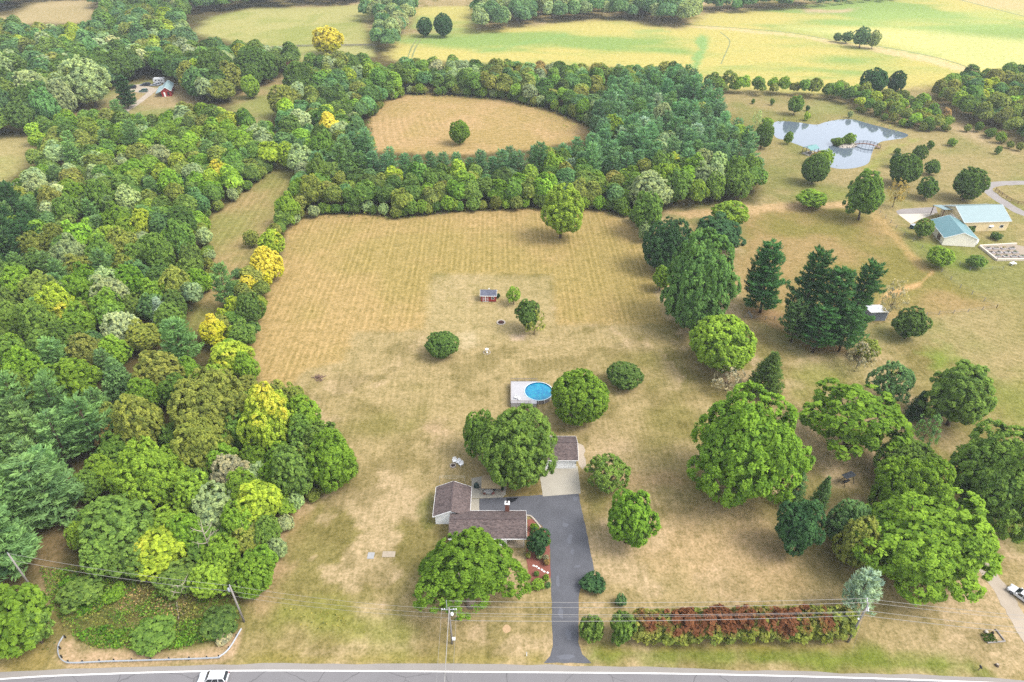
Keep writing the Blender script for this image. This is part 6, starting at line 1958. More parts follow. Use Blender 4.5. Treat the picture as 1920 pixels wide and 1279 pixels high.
# flower bed by the porch
bedpx = [(989, 975), (999, 972), (1014, 986), (1030, 1006), (1031, 1040), (1033, 1082), (1022, 1094), (998, 1098), (990, 1070), (986, 1040), (988, 1010)]
sheet('flower_bed', bedpx, M['mulch'], 0.012, 'red mulch bed between porch and driveway', jitter=0.06)
q = [at(*p_) for p_ in ((986, 967), (996, 969), (1008, 982), (1014, 990))]
eg = MB()
pts = resample([p_[:2] for p_ in q], 5)
for a, b in zip(pts[:-1], pts[1:]):
    m_p = (a + b) / 2
    eg.bar((a[0], a[1], 0.1), (a[0] + (b[0] - a[0]) * 0.9, a[1] + (b[1] - a[1]) * 0.9, 0.1), 0.3, 0.22)
tag(eg.build('garden_edging', M['stone'], None), 'curved pale stone edging between flower bed and driveway', 'edging')
for i, (px_, py_) in enumerate(((1000.6, 1061), (1005.8, 1062.5), (1010.3, 1066), (1016, 1068.7), (1020.4, 1072), (1026.8, 1074))):
    q = at(px_, py_)
    s = MB().box(-0.2, 0.2, -0.16, 0.16, 0.012, 0.1)
    o = s.build('stepping_stone', M['white_paint'], None, 0.03)
    o.location = (q[0], q[1], 0)
    o.rotation_euler = (0, 0, -0.5)
    tag(o, '%s white stepping stone across the red mulch, counted from the big tree' % ['first', 'second', 'third', 'fourth', 'fifth', 'last'][i], 'stone', 'white stepping stones in the flower bed')
for bb_, c_, lb in (((994, 980, 1010, 996), 'br', 'bright green ground plant inside the curved stone edging'), ((1005, 1032, 1018, 1050), 'sv', 'grey green plant below the dark tree at the porch'), ((1017, 1036, 1030, 1056), 'gy', 'silvery plant on the driveway side of the mulch bed'), ((1020, 1046, 1031, 1062), 'or', 'orange flowering plant at the driveway edge'), ((1001, 1070, 1011, 1080), 'gr', 'small green plant in the red mulch below the stepping stones'), ((997, 1088, 1022, 1104), 'lm', 'yellow green bush at the front end of the mulch bed'), ((1022, 1090, 1033, 1104), 'bd', 'greyish small bush beside the yellow green one'), ((1018, 1076, 1030, 1090), 'lm', 'light green plant between stepping stones and driveway'), ((985, 1034, 996, 1048), 'ol', 'olive plant in front of the porch post'), ((1022, 1000, 1034, 1030), 'br', 'bright green fringe of the dark porch tree')):
    hero('shrub', bb_, c_, lb, 'plants of the mulch bed')

# septic lids, marker post, round bare patch, brush pile
for (xa, ya, xb, yb), lb, c_ in (((688, 1036, 703, 1048), 'square pale concrete lid on the lawn left of the house', (190, 190, 188)), ((716, 1034, 742, 1045), 'worn double concrete lid on the lawn left of the house', (196, 180, 156))):
    A, B = at(xa, yb), at(xb, ya)
    o = MB().box(0, B[0] - A[0], 0, B[1] - A[1], 0, 0.08).build('septic_lid', plain('lid ' + lb[:6], c_), None, 0.02)
    o.location = (A[0], A[1], 0)
    tag(o, lb, 'concrete lid')
q = at(987.5, 1230)
mp = thing('marker_post', 'short white utility marker post by the road edge', 'marker post', q)
MB().box(-0.06, 0.06, -0.04, 0.04, 0, 0.95).build('post', M['white_paint'], mp)
MB().box(-0.07, 0.07, -0.05, 0.05, 0.95, 1.15).build('cap', plain('pale blue cap', (200, 210, 220)), mp)
sheet('bare_patch', [(950 + 7.5 * math.cos(a), 1179 + 8 * math.sin(a)) for a in np.linspace(0, 6.0, 14)], asphalt('pale sand', (222, 186, 142), 0.06), 0.012, 'round patch of pale sand on the lawn near the road', jitter=0.05)
q = at(598, 711)
bp = MB()
for k in range(60):
    a, r_ = rng.uniform(0, 6.28), rng.uniform(0, 1.1)
    z = rng.uniform(0, 0.8) * (1.2 - r_)
    d = rng.normal(0, 0.6, 3)
    bp.tube([(r_ * math.cos(a), r_ * math.sin(a), z), (r_ * math.cos(a) + d[0], r_ * math.sin(a) + d[1], z + abs(d[2]) * 0.4)], 0.05, 5)
o = bp.build('brush_pile', plain('grey brown sticks', (150, 118, 104), var=0.4), None)
o.location = (q[0], q[1], 0)
tag(o, 'small heap of brown sticks on the lawn below the hay rows', 'brush pile')

# planter corner at the lower right
q = at(1860, 1196)
pl = thing('corner_planting', 'triangular log edged planting on the roadside lawn', 'planter', (q[0], q[1], 0))
lg = MB()
P0, P1, P2 = (at(1866, 1180) - q), (at(1884, 1203) - q), (at(1851, 1206) - q)
lg.tube([(P0[0], P0[1], 0.12), (P1[0], P1[1], 0.12)], 0.13, 8)
lg.tube([(P1[0], P1[1], 0.13), (P2[0], P2[1], 0.13)], 0.13, 8)
lg.build('log_edging', M['pole_wood'], pl)
P = np.column_stack([rng.uniform(-1.7, 0.5, 300), rng.uniform(-0.9, 0.7, 300), rng.uniform(0.05, 0.45, 300)])
V4, Q4 = leaf_quads(P, unit(rdirs(300) + np.array([0, 0, 0.8])), np.full(300, 0.13))
lf = link(bpy.data.objects.new('foliage', tree_mesh('planter leaves', V4, Q4, rng.random(300), np.full(300, 1.6))), pl)
lf.color = (*alb((84, 130, 40), 0.5), 0)
MB().lathe([(0.28, 0), (0.33, 0.3), (0.2, 0.42)], 9, (-0.5, 1.0, 0)).build('boulder', M['stone'], pl, smooth=True)
MB().lathe([(0.2, 0), (0.24, 0.3), (0.12, 0.5)], 9, (0.5, 0.8, 0)).build('boulder', M['ash'], pl, smooth=True)
q = at(1834, 1257)
mb_ = thing('mailbox', 'black mailbox on a post at the road verge', 'mailbox', (q[0], q[1], 0))
MB().box(-0.05, 0.05, -0.05, 0.05, 0, 1.0).build('post', M['wood'], mb_)
k = MB()
k.prism([(-0.13, 1.0), (0.13, 1.0), (0.13, 1.15), (0.09, 1.24), (0, 1.27), (-0.09, 1.24), (-0.13, 1.15)], -0.3, 0.25, 'y')
k.build('box', M['dark_metal'], mb_)
MB().box(0.132, 0.15, -0.1, 0.0, 1.12, 1.3).build('flag', M['red_light'], mb_)
q = at(1869, 1248)
sp = thing('roadside_stump', 'small weathered stump on the verge right of the mailbox', 'stump', (q[0], q[1], 0))
MB().lathe([(0.36, 0), (0.28, 0.15), (0.26, 0.4), (0.22, 0.42)], 11).build('stump', M['bark'], sp, smooth=True)
MB().lathe([(0.2, 0.421), (0.2, 0.44)], 11).build('cut_face', M['deadwood'], sp)
for px_, py_, lb in ((1164, 1127, 'dead stubble clump'),):
    pass

# ---------------------------------------------------------------- guardrail
gp = resample([at(*p_)[:2] for p_ in ((121, 1196), (112, 1212), (112, 1230), (122, 1243), (140, 1246), (200, 1243.5), (300, 1240.5), (400, 1237), (415, 1233), (432, 1218), (454, 1182))], 6)
gd = thing('guardrail', 'long galvanised guardrail curving round the ravine', 'guardrail', (gp[0][0], gp[0][1], 0))
V, Fs = [], []
prof = [(0.0, 0.42), (0.05, 0.47), (0.0, 0.54), (0.0, 0.58), (0.05, 0.65), (0.0, 0.72)]
for i, p_ in enumerate(gp):
    d = gp[min(i + 1, len(gp) - 1)] - gp[max(i - 1, 0)]
    d = d / np.linalg.norm(d)
    nrm = np.array([d[1], -d[0]])
    for o_, z in prof + [(o_ - 0.03, z + 0.004) for o_, z in prof[::-1]]:
        pp = p_ + nrm * o_ * 1.6 - gp[0]
        V.append((pp[0], pp[1], z))
    if i:
        n = 12
        for k in range(n):
            Fs.append(((i - 1) * n + k, (i - 1) * n + (k + 1) % n, i * n + (k + 1) % n, i * n + k))
me = bpy.data.meshes.new('rail')
me.from_pydata(V, [], Fs)
me.materials.append(M['grey_metal'])
link(bpy.data.objects.new('rail', me), gd)
acc_, last_ = 0, gp[0]
for i, p_ in enumerate(gp):
    acc_ += np.linalg.norm(p_ - last_)
    last_ = p_
    if i == 0 or acc_ > 1.9:
        acc_ = 0
        d = gp[min(i + 1, len(gp) - 1)] - gp[max(i - 1, 0)]
        d = d / np.linalg.norm(d)
        c = p_ - gp[0] - np.array([d[1], -d[0]]) * 0.22
        MB().box(c[0] - 0.08, c[0] + 0.08, c[1] - 0.08, c[1] + 0.08, -0.1, 0.8).build('post', M['dark_metal'], gd)

# ---------------------------------------------------------------- utility poles and wires
def pole(bpx, ht, lab, arm_rot=0.0, arm=True, lean=0.0, pale=True):
    b = at(*bpx)
    t = thing('utility_pole', lab, 'utility pole', b)
    MB().tube([(0, 0, -0.3), (0, 0, ht * 0.5), (0, 0, ht)], [0.19, 0.16, 0.12], 12).build('pole', M['pole_wood'], t, smooth=True)
    if arm:
        c, s = math.cos(arm_rot), math.sin(arm_rot)
        k = MB()
        k.bar((-1.25 * c, -1.25 * s, ht - 0.55), (1.25 * c, 1.25 * s, ht - 0.55), 0.12, 0.14)
        ar = k.build('crossarm', plain('grey crossarm', (186, 188, 190)), t)
        for e in (-1.15, -0.75, 0.75, 1.15):
            MB().lathe([(0.04, -0.48), (0.08, -0.4), (0.05, -0.34), (0.07, -0.28), (0.03, -0.22)], 8, (e * c, e * s, ht)).build('insulator', M['white_paint'], ar)
    k = MB()
    k.lathe([(0.24, ht - 2.6), (0.26, ht - 2.5), (0.26, ht - 1.75), (0.2, ht - 1.65)], 14, (0.36, -0.1, 0))
    return t, b


p1, B1 = pole((67, 1113), 11.6, 'bare utility pole beside the lower left pines', arm=False)
MB().lathe([(0.05, 11.6), (0.09, 11.75), (0.04, 11.9)], 8).build('insulator', M['grey_metal'], p1)
p2, B2 = pole((458, 1166), 10.6, 'utility pole with a grey fitting before the bright rounded tree', arm=False)
MB().lathe([(0.05, 10.6), (0.09, 10.75), (0.04, 10.9)], 8).build('insulator', M['grey_metal'], p2)
MB().lathe([(0.2, 9.0), (0.24, 9.1), (0.24, 9.8), (0.1, 9.95)], 12, (-0.38, 0, 0)).build('transformer', M['grey_metal'], p2, smooth=True)
p3, B3 = pole((848, 1207), 10.6, 'utility pole with a crossarm and white box near the front tree')
MB().box(0.1, 0.65, -0.35, -0.1, 1.6, 2.2).build('meter_box', M['white_paint'], p3)
MB().lathe([(0.12, 8.6), (0.25, 8.75), (0.25, 9.2), (0.1, 9.35)], 12, (0.42, -0.1, 0)).build('lamp_head', M['white_paint'], p3, smooth=True)
MB().bar((-0.3, -0.1, 10.2), (-0.35, 0.3, 12.2), 0.1).build('fuse_bracket', M['grey_metal'], p3)
p4, B4 = pole((1590, 1204), 11.4, 'leaning looking utility pole at the end of the red hedge', arm_rot=1.25)
MB().lathe([(0.18, 9.2), (0.27, 9.35), (0.27, 9.9), (0.1, 10.05)], 12, (0.3, 0.1, 0)).build('transformer', M['white_paint'], p4, smooth=True)
MB().lathe([(0.1, 7.0), (0.18, 7.1), (0.1, 7.3)], 10, (-0.4, -0.1, 0)).build('lamp_head', M['white_paint'], p4, smooth=True)
gy_ = MB()
gy_.tube([(0, 0, 10.3), (0.35, -1.2, 0.02)], 0.02, 5)
gy_.build('guy_wire', M['wire'], p4)


def wire(a, b, sag, rad, lab, group):
    a, b = np.array(a, float), np.array(b, float)
    pts = []
    for k in range(25):
        t = k / 24
        pts.append(a + (b - a) * t - np.array([0, 0, sag * 4 * t * (1 - t)]))
    o = MB().tube(pts, rad * 0.8, 5).build('power_line', M['wire'], None)
    return tag(o, lab, 'power line', group)


def up(B, dx, dy, z):
    return (B[0] + dx, B[1] + dy, z)


left_far = np.array(B1) + (np.array(B1) - np.array(B2)) * 0.6
right_far = np.array(B4) + np.array([60, -6, 0])
GRP = 'power lines along the road'
for (dx, dy, z1, z2, lb) in ((0, 0.1, 11.5, 10.5, 'upper'), (0, -0.3, 10.2, 9.5, 'lower')):
    wire(up(B1, dx, dy, z1), up(B2, dx, dy, z2), 0.8, 0.028, '%s of the two wires between the left and second poles' % lb, GRP)
for (dy, z2, z3, lb) in ((0.1, 10.5, 10.0, 'highest'), (-0.3, 9.5, 9.4, 'middle'), (-0.1, 7.8, 7.9, 'lowest')):
    wire(up(B2, 0, dy, z2), up(B3, -0.2, dy, z3), 0.9, 0.022, '%s wire crossing the lawn left of the crossarm pole' % lb, GRP)
for (dy3, z3, dy4, z4, r_, lb) in ((0.3, 12.0, 1.1, 11.0, 0.034, 'topmost'), (0.15, 10.7, 0.2, 11.3, 0.034, 'second from the top'), (-0.1, 9.3, -1.1, 10.9, 0.034, 'third from the top'), (-0.1, 8.5, -0.3, 9.4, 0.022, 'thin fourth'), (-0.15, 7.2, -0.15, 8.2, 0.045, 'thick lowest')):
    wire(up(B3, 0.1, dy3, z3), up(B4, 0, dy4, z4), 0.8, r_, '%s wire over the driveway and red hedge' % lb, GRP)
for (dy4, z4, r_, lb) in ((1.1, 11.0, 0.034, 'topmost'), (0.2, 11.3, 0.034, 'second'), (-1.1, 10.9, 0.034, 'third'), (-0.15, 8.2, 0.045, 'thick lowest')):
    wire(up(B4, 0, dy4, z4), up(right_far, 0, dy4, z4), 1.0, r_, '%s wire from the hedge end pole towards the gravel track' % lb, GRP)
for (dx, r_, lb) in ((-1.2, 0.022, 'thin left'), (1.2, 0.022, 'thin right'), (0.0, 0.075, 'thick middle')):
    wire(up(B3, dx, 0, 10.1), (B3[0] + dx * 1.0 + 0.6, B3[1] - 34, 11.5), 0.5, r_, '%s wire from the crossarm pole across the road' % lb, GRP)

# ---------------------------------------------------------------- dead snag, fallen branches
def snag(px_, py_, ht, lab, spread=2.2, name='dead_tree', base_r=0.16):
    q = at(px_, py_)
    k = MB()
    k.tube([(0, 0, 0), (0.15, 0.05, ht * 0.45), (0.1, 0, ht)], [base_r, base_r * 0.7, 0.03], 8)
    for i in range(8):
        z = ht * rng.uniform(0.4, 0.85)
        a = rng.uniform(0, 6.28)
        L_ = spread * rng.uniform(0.5, 1)
        e = np.array([math.cos(a) * L_, math.sin(a) * L_, z + L_ * 0.9])
        limb(k, (0.12, 0, z), e, 0.09, 0.025, sag=0.2)
        limb(k, e * np.array([0.6, 0.6, 1]) - np.array([0, 0, 0.5]), e + rng.normal(0, 0.6, 3), 0.04, 0.015)
    o = k.build(name, M['deadwood'], None)
    o.location = (q[0], q[1], 0)
    return tag(o, lab, 'dead tree')


snag(404, 1058, 13.0, 'bare white dead snag rising above the hardwoods', 2.6)
snag(470, 1030, 8.5, 'thin pale dead stem at the lawn edge of the hardwoods', 1.0, base_r=0.1)
snag(350, 1120, 4.5, 'grey brown leafless bush in the ravine brush', 2.0, base_r=0.12)
k = MB()
limb(k, (0, 0, 0.3), (1.7, -3.2, 0.5), 0.16, 0.1)
for i in range(6):
    limb(k, (0.4 * i * 0.6, -0.8 * i * 0.6, 0.4), (0.3 * i + rng.normal(0, 0.9), -0.4 * i + rng.normal(0, 0.9), 0.9), 0.05, 0.02)
o = k.build('fallen_branch', M['deadwood'], None)
q = at(332, 1132)
o.location = (q[0], q[1], 0)
tag(o, 'pale broken fallen branch below the leafless ravine bush', 'fallen branch')
snag(1795, 792, 9.0, 'bare pale limbs leaning over the left of the broad green tree', 3.4)

# ---------------------------------------------------------------- cars
def car(name, lab, loc, rz, paint, suv=True, L_=4.6, W_=1.85, cat='car', group=None):
    t = thing(name, lab, cat, loc, rz, group)
    hL, hW = L_ / 2, W_ / 2
    b = MB()
    H1 = 0.98 if suv else 0.82
    H2 = 1.72 if suv else 1.42
    # lower body, nose towards -x
    b.prism([(-hL, 0.35), (-hL + 0.12, 0.28), (hL - 0.1, 0.28), (hL, 0.45), (hL, H1 - 0.08), (hL - 0.08, H1), (-hL + 1.35, H1), (-hL + 0.25, H1 - 0.14), (-hL, H1 - 0.3)], -hW, hW, 'y')
    bo = b.build('body', paint, t, 0.06)
    x0, x1 = -hL + 1.2, hL - (0.06 if suv else 0.75)
    f0, f1 = x0 + 0.75, x1 - (0.28 if suv else 0.65)
    iw = hW - 0.06
    tw = hW - 0.22
    g = MB()
    lo = [(x0, -iw, H1 + .003), (x1, -iw, H1 + .003), (x1, iw, H1 + .003), (x0, iw, H1 + .003)]
    hi = [(f0, -tw, H2 - 0.06), (f1, -tw, H2 - 0.06), (f1, tw, H2 - 0.06), (f0, tw, H2 - 0.06)]
    for q4 in ([lo[0], lo[1], hi[1], hi[0]], [lo[1], lo[2], hi[2], hi[1]], [lo[2], lo[3], hi[3], hi[2]], [lo[3], lo[0], hi[0], hi[3]]):
        g.poly(q4)
    g.build('glasshouse', M['glass'], t)
    r = MB().box(f0 - 0.04, f1 + 0.04, -tw - 0.03, tw + 0.03, H2 - 0.058, H2)
    ro_ = r.build('roof', paint, t, 0.05)
    if suv:
        for e in (-1, 1):
            MB().bar((f0 + 0.2, e * (tw - 0.1), H2 + 0.05), (f1 - 0.1, e * (tw - 0.1), H2 + 0.05), 0.05).build('roof_rail', M['grey_metal'], t)
    pl_ = MB()
    for e in (-1, 1):
        ng = 3 if suv else 2
        for k in range(ng + 1):
            fx = k / ng
            xa, xb = x0 + (x1 - x0) * fx, f0 + (f1 - f0) * fx
            pl_.bar((xa, e * (iw + 0.012), H1), (xb, e * (tw + 0.012), H2 - 0.05), 0.11, 0.04)
    pl_.build('pillars', paint, t)
    for ex in (-hL + 0.85, hL - 0.85):
        for e in (-1, 1):
            w = MB()
            n = 18
            c0_ = (ex, e * (hW - 0.1), 0.34)
            ring = [(ex + 0.34 * math.cos(2 * PI * k / n), 0.34 + 0.34 * math.sin(2 * PI * k / n)) for k in range(n)]
            w.prism(ring, e * hW - 0.2 * (e > 0) + 0.015 * e, e * hW + 0.2 * (e < 0) + 0.015 * e, 'y')
            wo = w.build('wheel', M['tyre'], t)
            rr_ = MB()
            ring = [(ex + 0.2 * math.cos(2 * PI * k / n), 0.34 + 0.2 * math.sin(2 * PI * k / n)) for k in range(n)]
            rr_.prism(ring, e * (hW + 0.018), e * (hW + 0.03), 'y')
            rr_.build('rim', M['rim'], wo)
    for e in (-1, 1):
        MB().box(-hL - 0.02, -hL + 0.2, e * (hW - 0.32) - 0.2, e * (hW - 0.32) + 0.2, 0.6, 0.72).build('headlight', plain('lamp glass', (220, 226, 230)) if 'lamp glass' not in bpy.data.materials else bpy.data.materials['lamp glass'], t)
        MB().box(hL - 0.05, hL + 0.02, e * (hW - 0.14) - 0.1, e * (hW - 0.14) + 0.1, 0.62, 0.95).build('taillight', M['red_light'], t)
        MB().box(x0 + 0.28, x0 + 0.46, e * (hW + 0.09) - 0.09, e * (hW + 0.09) + 0.09, 0.95, 1.1).build('mirror', paint, t)
    return t


sv_ = at(399, 1270, 0.9)
car('parked_car', 'white sport utility car driving along the road edge', (sv_[0], sv_[1], 0.02), 0.02, M['car_white'], True, 4.7, 1.9)
bpy.data.objects['parked_car'].name = 'sport_utility_car'
sd = at(1913, 1114, 0.7)
car('sedan_car', 'white sedan parked beside the gravel track at the photo edge', (sd[0] + 0.35, sd[1] - 0.2, 0.02), R_(-57), M['car_white'], False, 4.6, 1.8)
for px_, py_, c_, rz, sv1, lb in ((275, 161, (70, 74, 86), 0.1, True, 'dark car in the row beside the red barn'), (271, 160.5, (150, 152, 165), 0.2, False, 'grey sedan at the left of the row near the red barn'), (290, 161.5, (206, 212, 222), 0.0, False, 'pale sedan parked against the red barn'), (294.5, 160, (196, 204, 216), 0.0, False, 'light grey sedan behind the pale one near the red barn'), (269.5, 172.5, (120, 160, 150), 0.0, True, 'green car beside the bend of the barn lane'), (248, 166, (40, 46, 58), 0.2, True, 'dark car by the spruce at the barn lane')):
    q = at(px_, py_)
    car('parked_car', lb, (q[0], q[1], 0.02), rz, plain('paint ' + lb[:10], c_, rough=0.3, var=0.03), sv1, group='cars parked by the red barn')
q = at(300.5, 156)
cv = thing('camper_trailer', 'white camper trailer behind the cars at the red barn', 'camper', (q[0], q[1], 0.0), 0.05)
MB().prism([(-3.2, 0.7), (3.0, 0.5), (3.2, 1.4), (3.0, 2.9), (-2.8, 3.0), (-3.2, 2.2)], -1.2, 1.2, 'y').build('body', M['car_white'], cv, 0.08)
for ex in (-1.6, 0.2, 1.7):
    MB().box(ex - 0.4, ex + 0.4, -1.225, -1.203, 1.6, 2.2).build('window', M['glass'], cv)
for ex in (-0.4, 0.5):
    for e in (-1, 1):
        ring = [(ex + 0.36 * math.cos(2 * PI * k / 16), 0.36 + 0.36 * math.sin(2 * PI * k / 16)) for k in range(16)]
        MB().prism(ring, e * 1.0 - 0.11, e * 1.0 + 0.11, 'y').build('wheel', M['tyre'], cv)

# ---------------------------------------------------------------- pond: island, bridge, gazebo
q = at(1583, 271)
isl = MB()
nI = 30
for ring_, z in ((1.0, 0.0), (0.92, 0.35), (0.7, 0.6), (0.35, 0.75)):
    for k in range(nI):
        a = 2 * PI * k / nI
        s = ring_ * (1 + 0.07 * math.sin(3 * a + 1) + 0.05 * math.sin(5 * a))
        isl.v.append((5.2 * s * math.cos(a), 4.6 * s * math.sin(a), z + 0.08 * math.sin(7 * a)))
for j in range(3):
    for k in range(nI):
        k2 = (k + 1) % nI
        isl.f.append((j * nI + k, j * nI + k2, (j + 1) * nI + k2, (j + 1) * nI + k))
isl.f.append([3 * nI + k for k in range(nI)])
io = isl.build('island', M['stone'], None, smooth=True)
io.location = (q[0], q[1], 0)
tag(io, 'small pale rocky island in the pond', None, None, 'structure')
for i in range(26):
    a = 2 * PI * i / 26
    k = MB()
    r_ = rng.uniform(0.3, 0.6)
    k.lathe([(r_, 0), (r_ * 1.1, r_ * 0.4), (r_ * 0.5, r_ * 0.8)], 8)
    o = k.build('boulder', M['stone'], None, smooth=True)
    o.location = (q[0] + 4.6 * math.cos(a) + rng.normal(0, 0.3), q[1] + 4.0 * math.sin(a) + rng.normal(0, 0.3), 0.3)
    tag(o, 'pale boulder in the ring edging the pond island', 'boulder', 'boulders edging the pond island')
hero('small', (1582, 249, 1606, 270), 'lm', 'light green tree leaning over the pond island')
hero('shrub', (1560, 258, 1585, 272), 'gr', 'low green shrub at the back left of the pond island')
hero('shrub', (1578, 256, 1590, 268), 'dp', 'dark shrub in the middle of the pond island')
qa, qb = at(1603, 272), at(1650, 279)
br_ = thing('foot_bridge', 'low arched foot bridge from the island to the bank', 'bridge', (qa[0], qa[1], 0), math.atan2(qb[1] - qa[1], qb[0] - qa[0]))
LB = np.linalg.norm(qb - qa)
n = 14
hz = [0.55 + 0.9 * math.sin(PI * k / n) for k in range(n + 1)]
dk = MB()
for k in range(n):
    x0_, x1_ = LB * k / n, LB * (k + 1) / n
    dk.poly([(x0_, -0.75, hz[k]), (x1_, -0.75, hz[k + 1]), (x1_, 0.75, hz[k + 1]), (x0_, 0.75, hz[k])])
    dk.poly([(x0_, -0.75, hz[k] - 0.18), (x1_, -0.75, hz[k + 1] - 0.18), (x1_, -0.75, hz[k + 1]), (x0_, -0.75, hz[k])])
    dk.poly([(x0_, 0.75, hz[k] - 0.18), (x1_, 0.75, hz[k + 1] - 0.18), (x1_, 0.75, hz[k + 1]), (x0_, 0.75, hz[k])])
dk.build('bridge_deck', plain('brown bridge boards', (150, 120, 110)), br_)
for e in (-0.78, 0.78):
    rl_ = MB()
    for k in range(n):
        rl_.bar((LB * k / n, e, hz[k] + 0.95), (LB * (k + 1) / n, e, hz[k + 1] + 0.95), 0.12)
    for k in range(0, n + 1, 2):
        rl_.bar((LB * k / n, e, hz[k] - 0.9 if 2 < k < n - 2 else hz[k] - 0.3), (LB * k / n, e, hz[k] + 1.15), 0.14)
    rl_.build('railing', plain('dark brown rail', (96, 74, 72)), br_)
q = at(1518, 288)
gz = thing('gazebo', 'open teal roofed shelter with tables on the pond bank', 'gazebo', (q[0], q[1], 0), 0.55)
g = MB()
g.prism([(-2.3, 2.5), (0, 3.5), (2.3, 2.5), (2.3, 2.62), (0, 3.62), (-2.3, 2.62)], -2.9, 2.9, 'x')
g.build('roof', striped('gazebo metal roof', (104, 164, 160), 0.6, 0, 0.88), gz)
for ex in (-2.6, 0, 2.6):
    for ey in (-2.0, 2.0):
        MB().box(ex - 0.09, ex + 0.09, ey - 0.09, ey + 0.09, 0, 2.62).build('post', plain('dark post', (70, 58, 66)), gz)
MB().box(-2.8, 2.8, -2.2, 2.2, 0, 0.1).build('floor', M['pad'], gz)
rl_ = MB()
for ya in (-2.0,):
    rl_.bar((-2.6, ya, 0.9), (2.6, ya, 0.9), 0.07)
    for k in range(14):
        rl_.bar((-2.6 + 0.4 * k, ya, 0.1), (-2.6 + 0.4 * k, ya, 0.9), 0.05)
rl_.build('railing', bpy.data.materials['dark post'], gz)
tbp = thing('picnic_table', 'picnic table under the gazebo roof', 'table', (q[0], q[1], 0.1), 0.55)
MB().box(-0.9, 0.9, -0.38, 0.38, 0.7, 0.76).build('table_top', M['wood'], tbp)
for e in (-0.7, 0.7):
    MB().box(-0.9, 0.9, e - 0.13, e + 0.13, 0.4, 0.45).build('bench', M['wood'], tbp)
    MB().box(e - 0.05, e + 0.05, -0.72, 0.72, 0.32, 0.395).build('leg', M['wood'], tbp)
    MB().box(e - 0.04, e + 0.04, -0.3, 0.3, 0.0, 0.698).build('leg', M['wood'], tbp)
q = at(1540, 295)

# ---------------------------------------------------------------- fences
def post_fence(name, lab, px, step, ht, rails, mat, pw=0.14, rad=0.03, cat='fence'):
    pts = [at(*p_)[:2] for p_ in px]
    t = thing(name, lab, cat, (pts[0][0], pts[0][1], 0))
    for a, b in zip(pts[:-1], pts[1:]):
        n = max(1, int(round(np.linalg.norm(b - a) / step)))
        for k in range(n + 1):
            if k == 0 and a is not pts[0]:
                continue
            p_ = a + (b - a) * k / n - pts[0]
            h = ht * rng.uniform(0.94, 1.06)
            MB().box(p_[0] - pw / 2, p_[0] + pw / 2, p_[1] - pw / 2, p_[1] + pw / 2, -0.1, h).build('post', mat, t)
    for z in rails:
        k = MB()
        for a, b in zip(pts[:-1], pts[1:]):
            a_, b_ = a - pts[0], b - pts[0]
            k.bar((a_[0], a_[1], z), (b_[0], b_[1], z), rad, rad * 2.2 if rad > 0.04 else rad)
        k.build('rail', mat, t)
    return t


post_fence('rail_fence', 'brown three rail fence inside the curve of the grey drive', ((1866, 358), (1878, 367), (1895, 378), (1908, 383), (1935, 384)), 2.6, 1.35, (0.45, 0.85, 1.2), plain('brown fence boards', (150, 118, 84)), 0.16, 0.06)
post_fence('wire_fence', 'wire fence on grey posts along the dirt path to the barns', ((1640, 392), (1680, 428), (1728, 466), (1765, 510), (1800, 540), (1868, 578)), 4.5, 1.3, (0.5, 1.1), M['pole_wood'], 0.13, 0.025)
post_fence('wire_fence', 'low wire fence from the meadow corner to the pine clump', ((1868, 578), (1815, 585), (1760, 590), (1690, 596)), 4.0, 1.2, (0.5, 1.0), M['pole_wood'], 0.13, 0.025)
post_fence('wire_fence', 'short wire fence left of the pine clump in front of the meadow pines', ((1395, 597), (1435, 600), (1468, 600)), 3.0, 1.3, (0.6, 1.1), M['pole_wood'], 0.16, 0.03)
post_fence('wire_fence', 'light wire fence around the small garden tree below the barns', ((1780, 486), (1818, 508), (1880, 505)), 3.5, 1.2, (0.6, 1.1), M['grey_metal'], 0.08, 0.02)
post_fence('metal_gate', 'tilted grey gate between the short fence posts', ((1402, 588), (1409, 599)), 2.5, 1.2, (0.3, 0.6, 0.9, 1.15), M['grey_metal'], 0.08, 0.05, cat='gate')
post_fence('field_fence', 'dark fence line across the far pasture', ((490, 92), (560, 88), (620, 87), (705, 86)), 9.0, 1.3, (0.5, 1.1), M['pole_wood'], 0.25, 0.16)

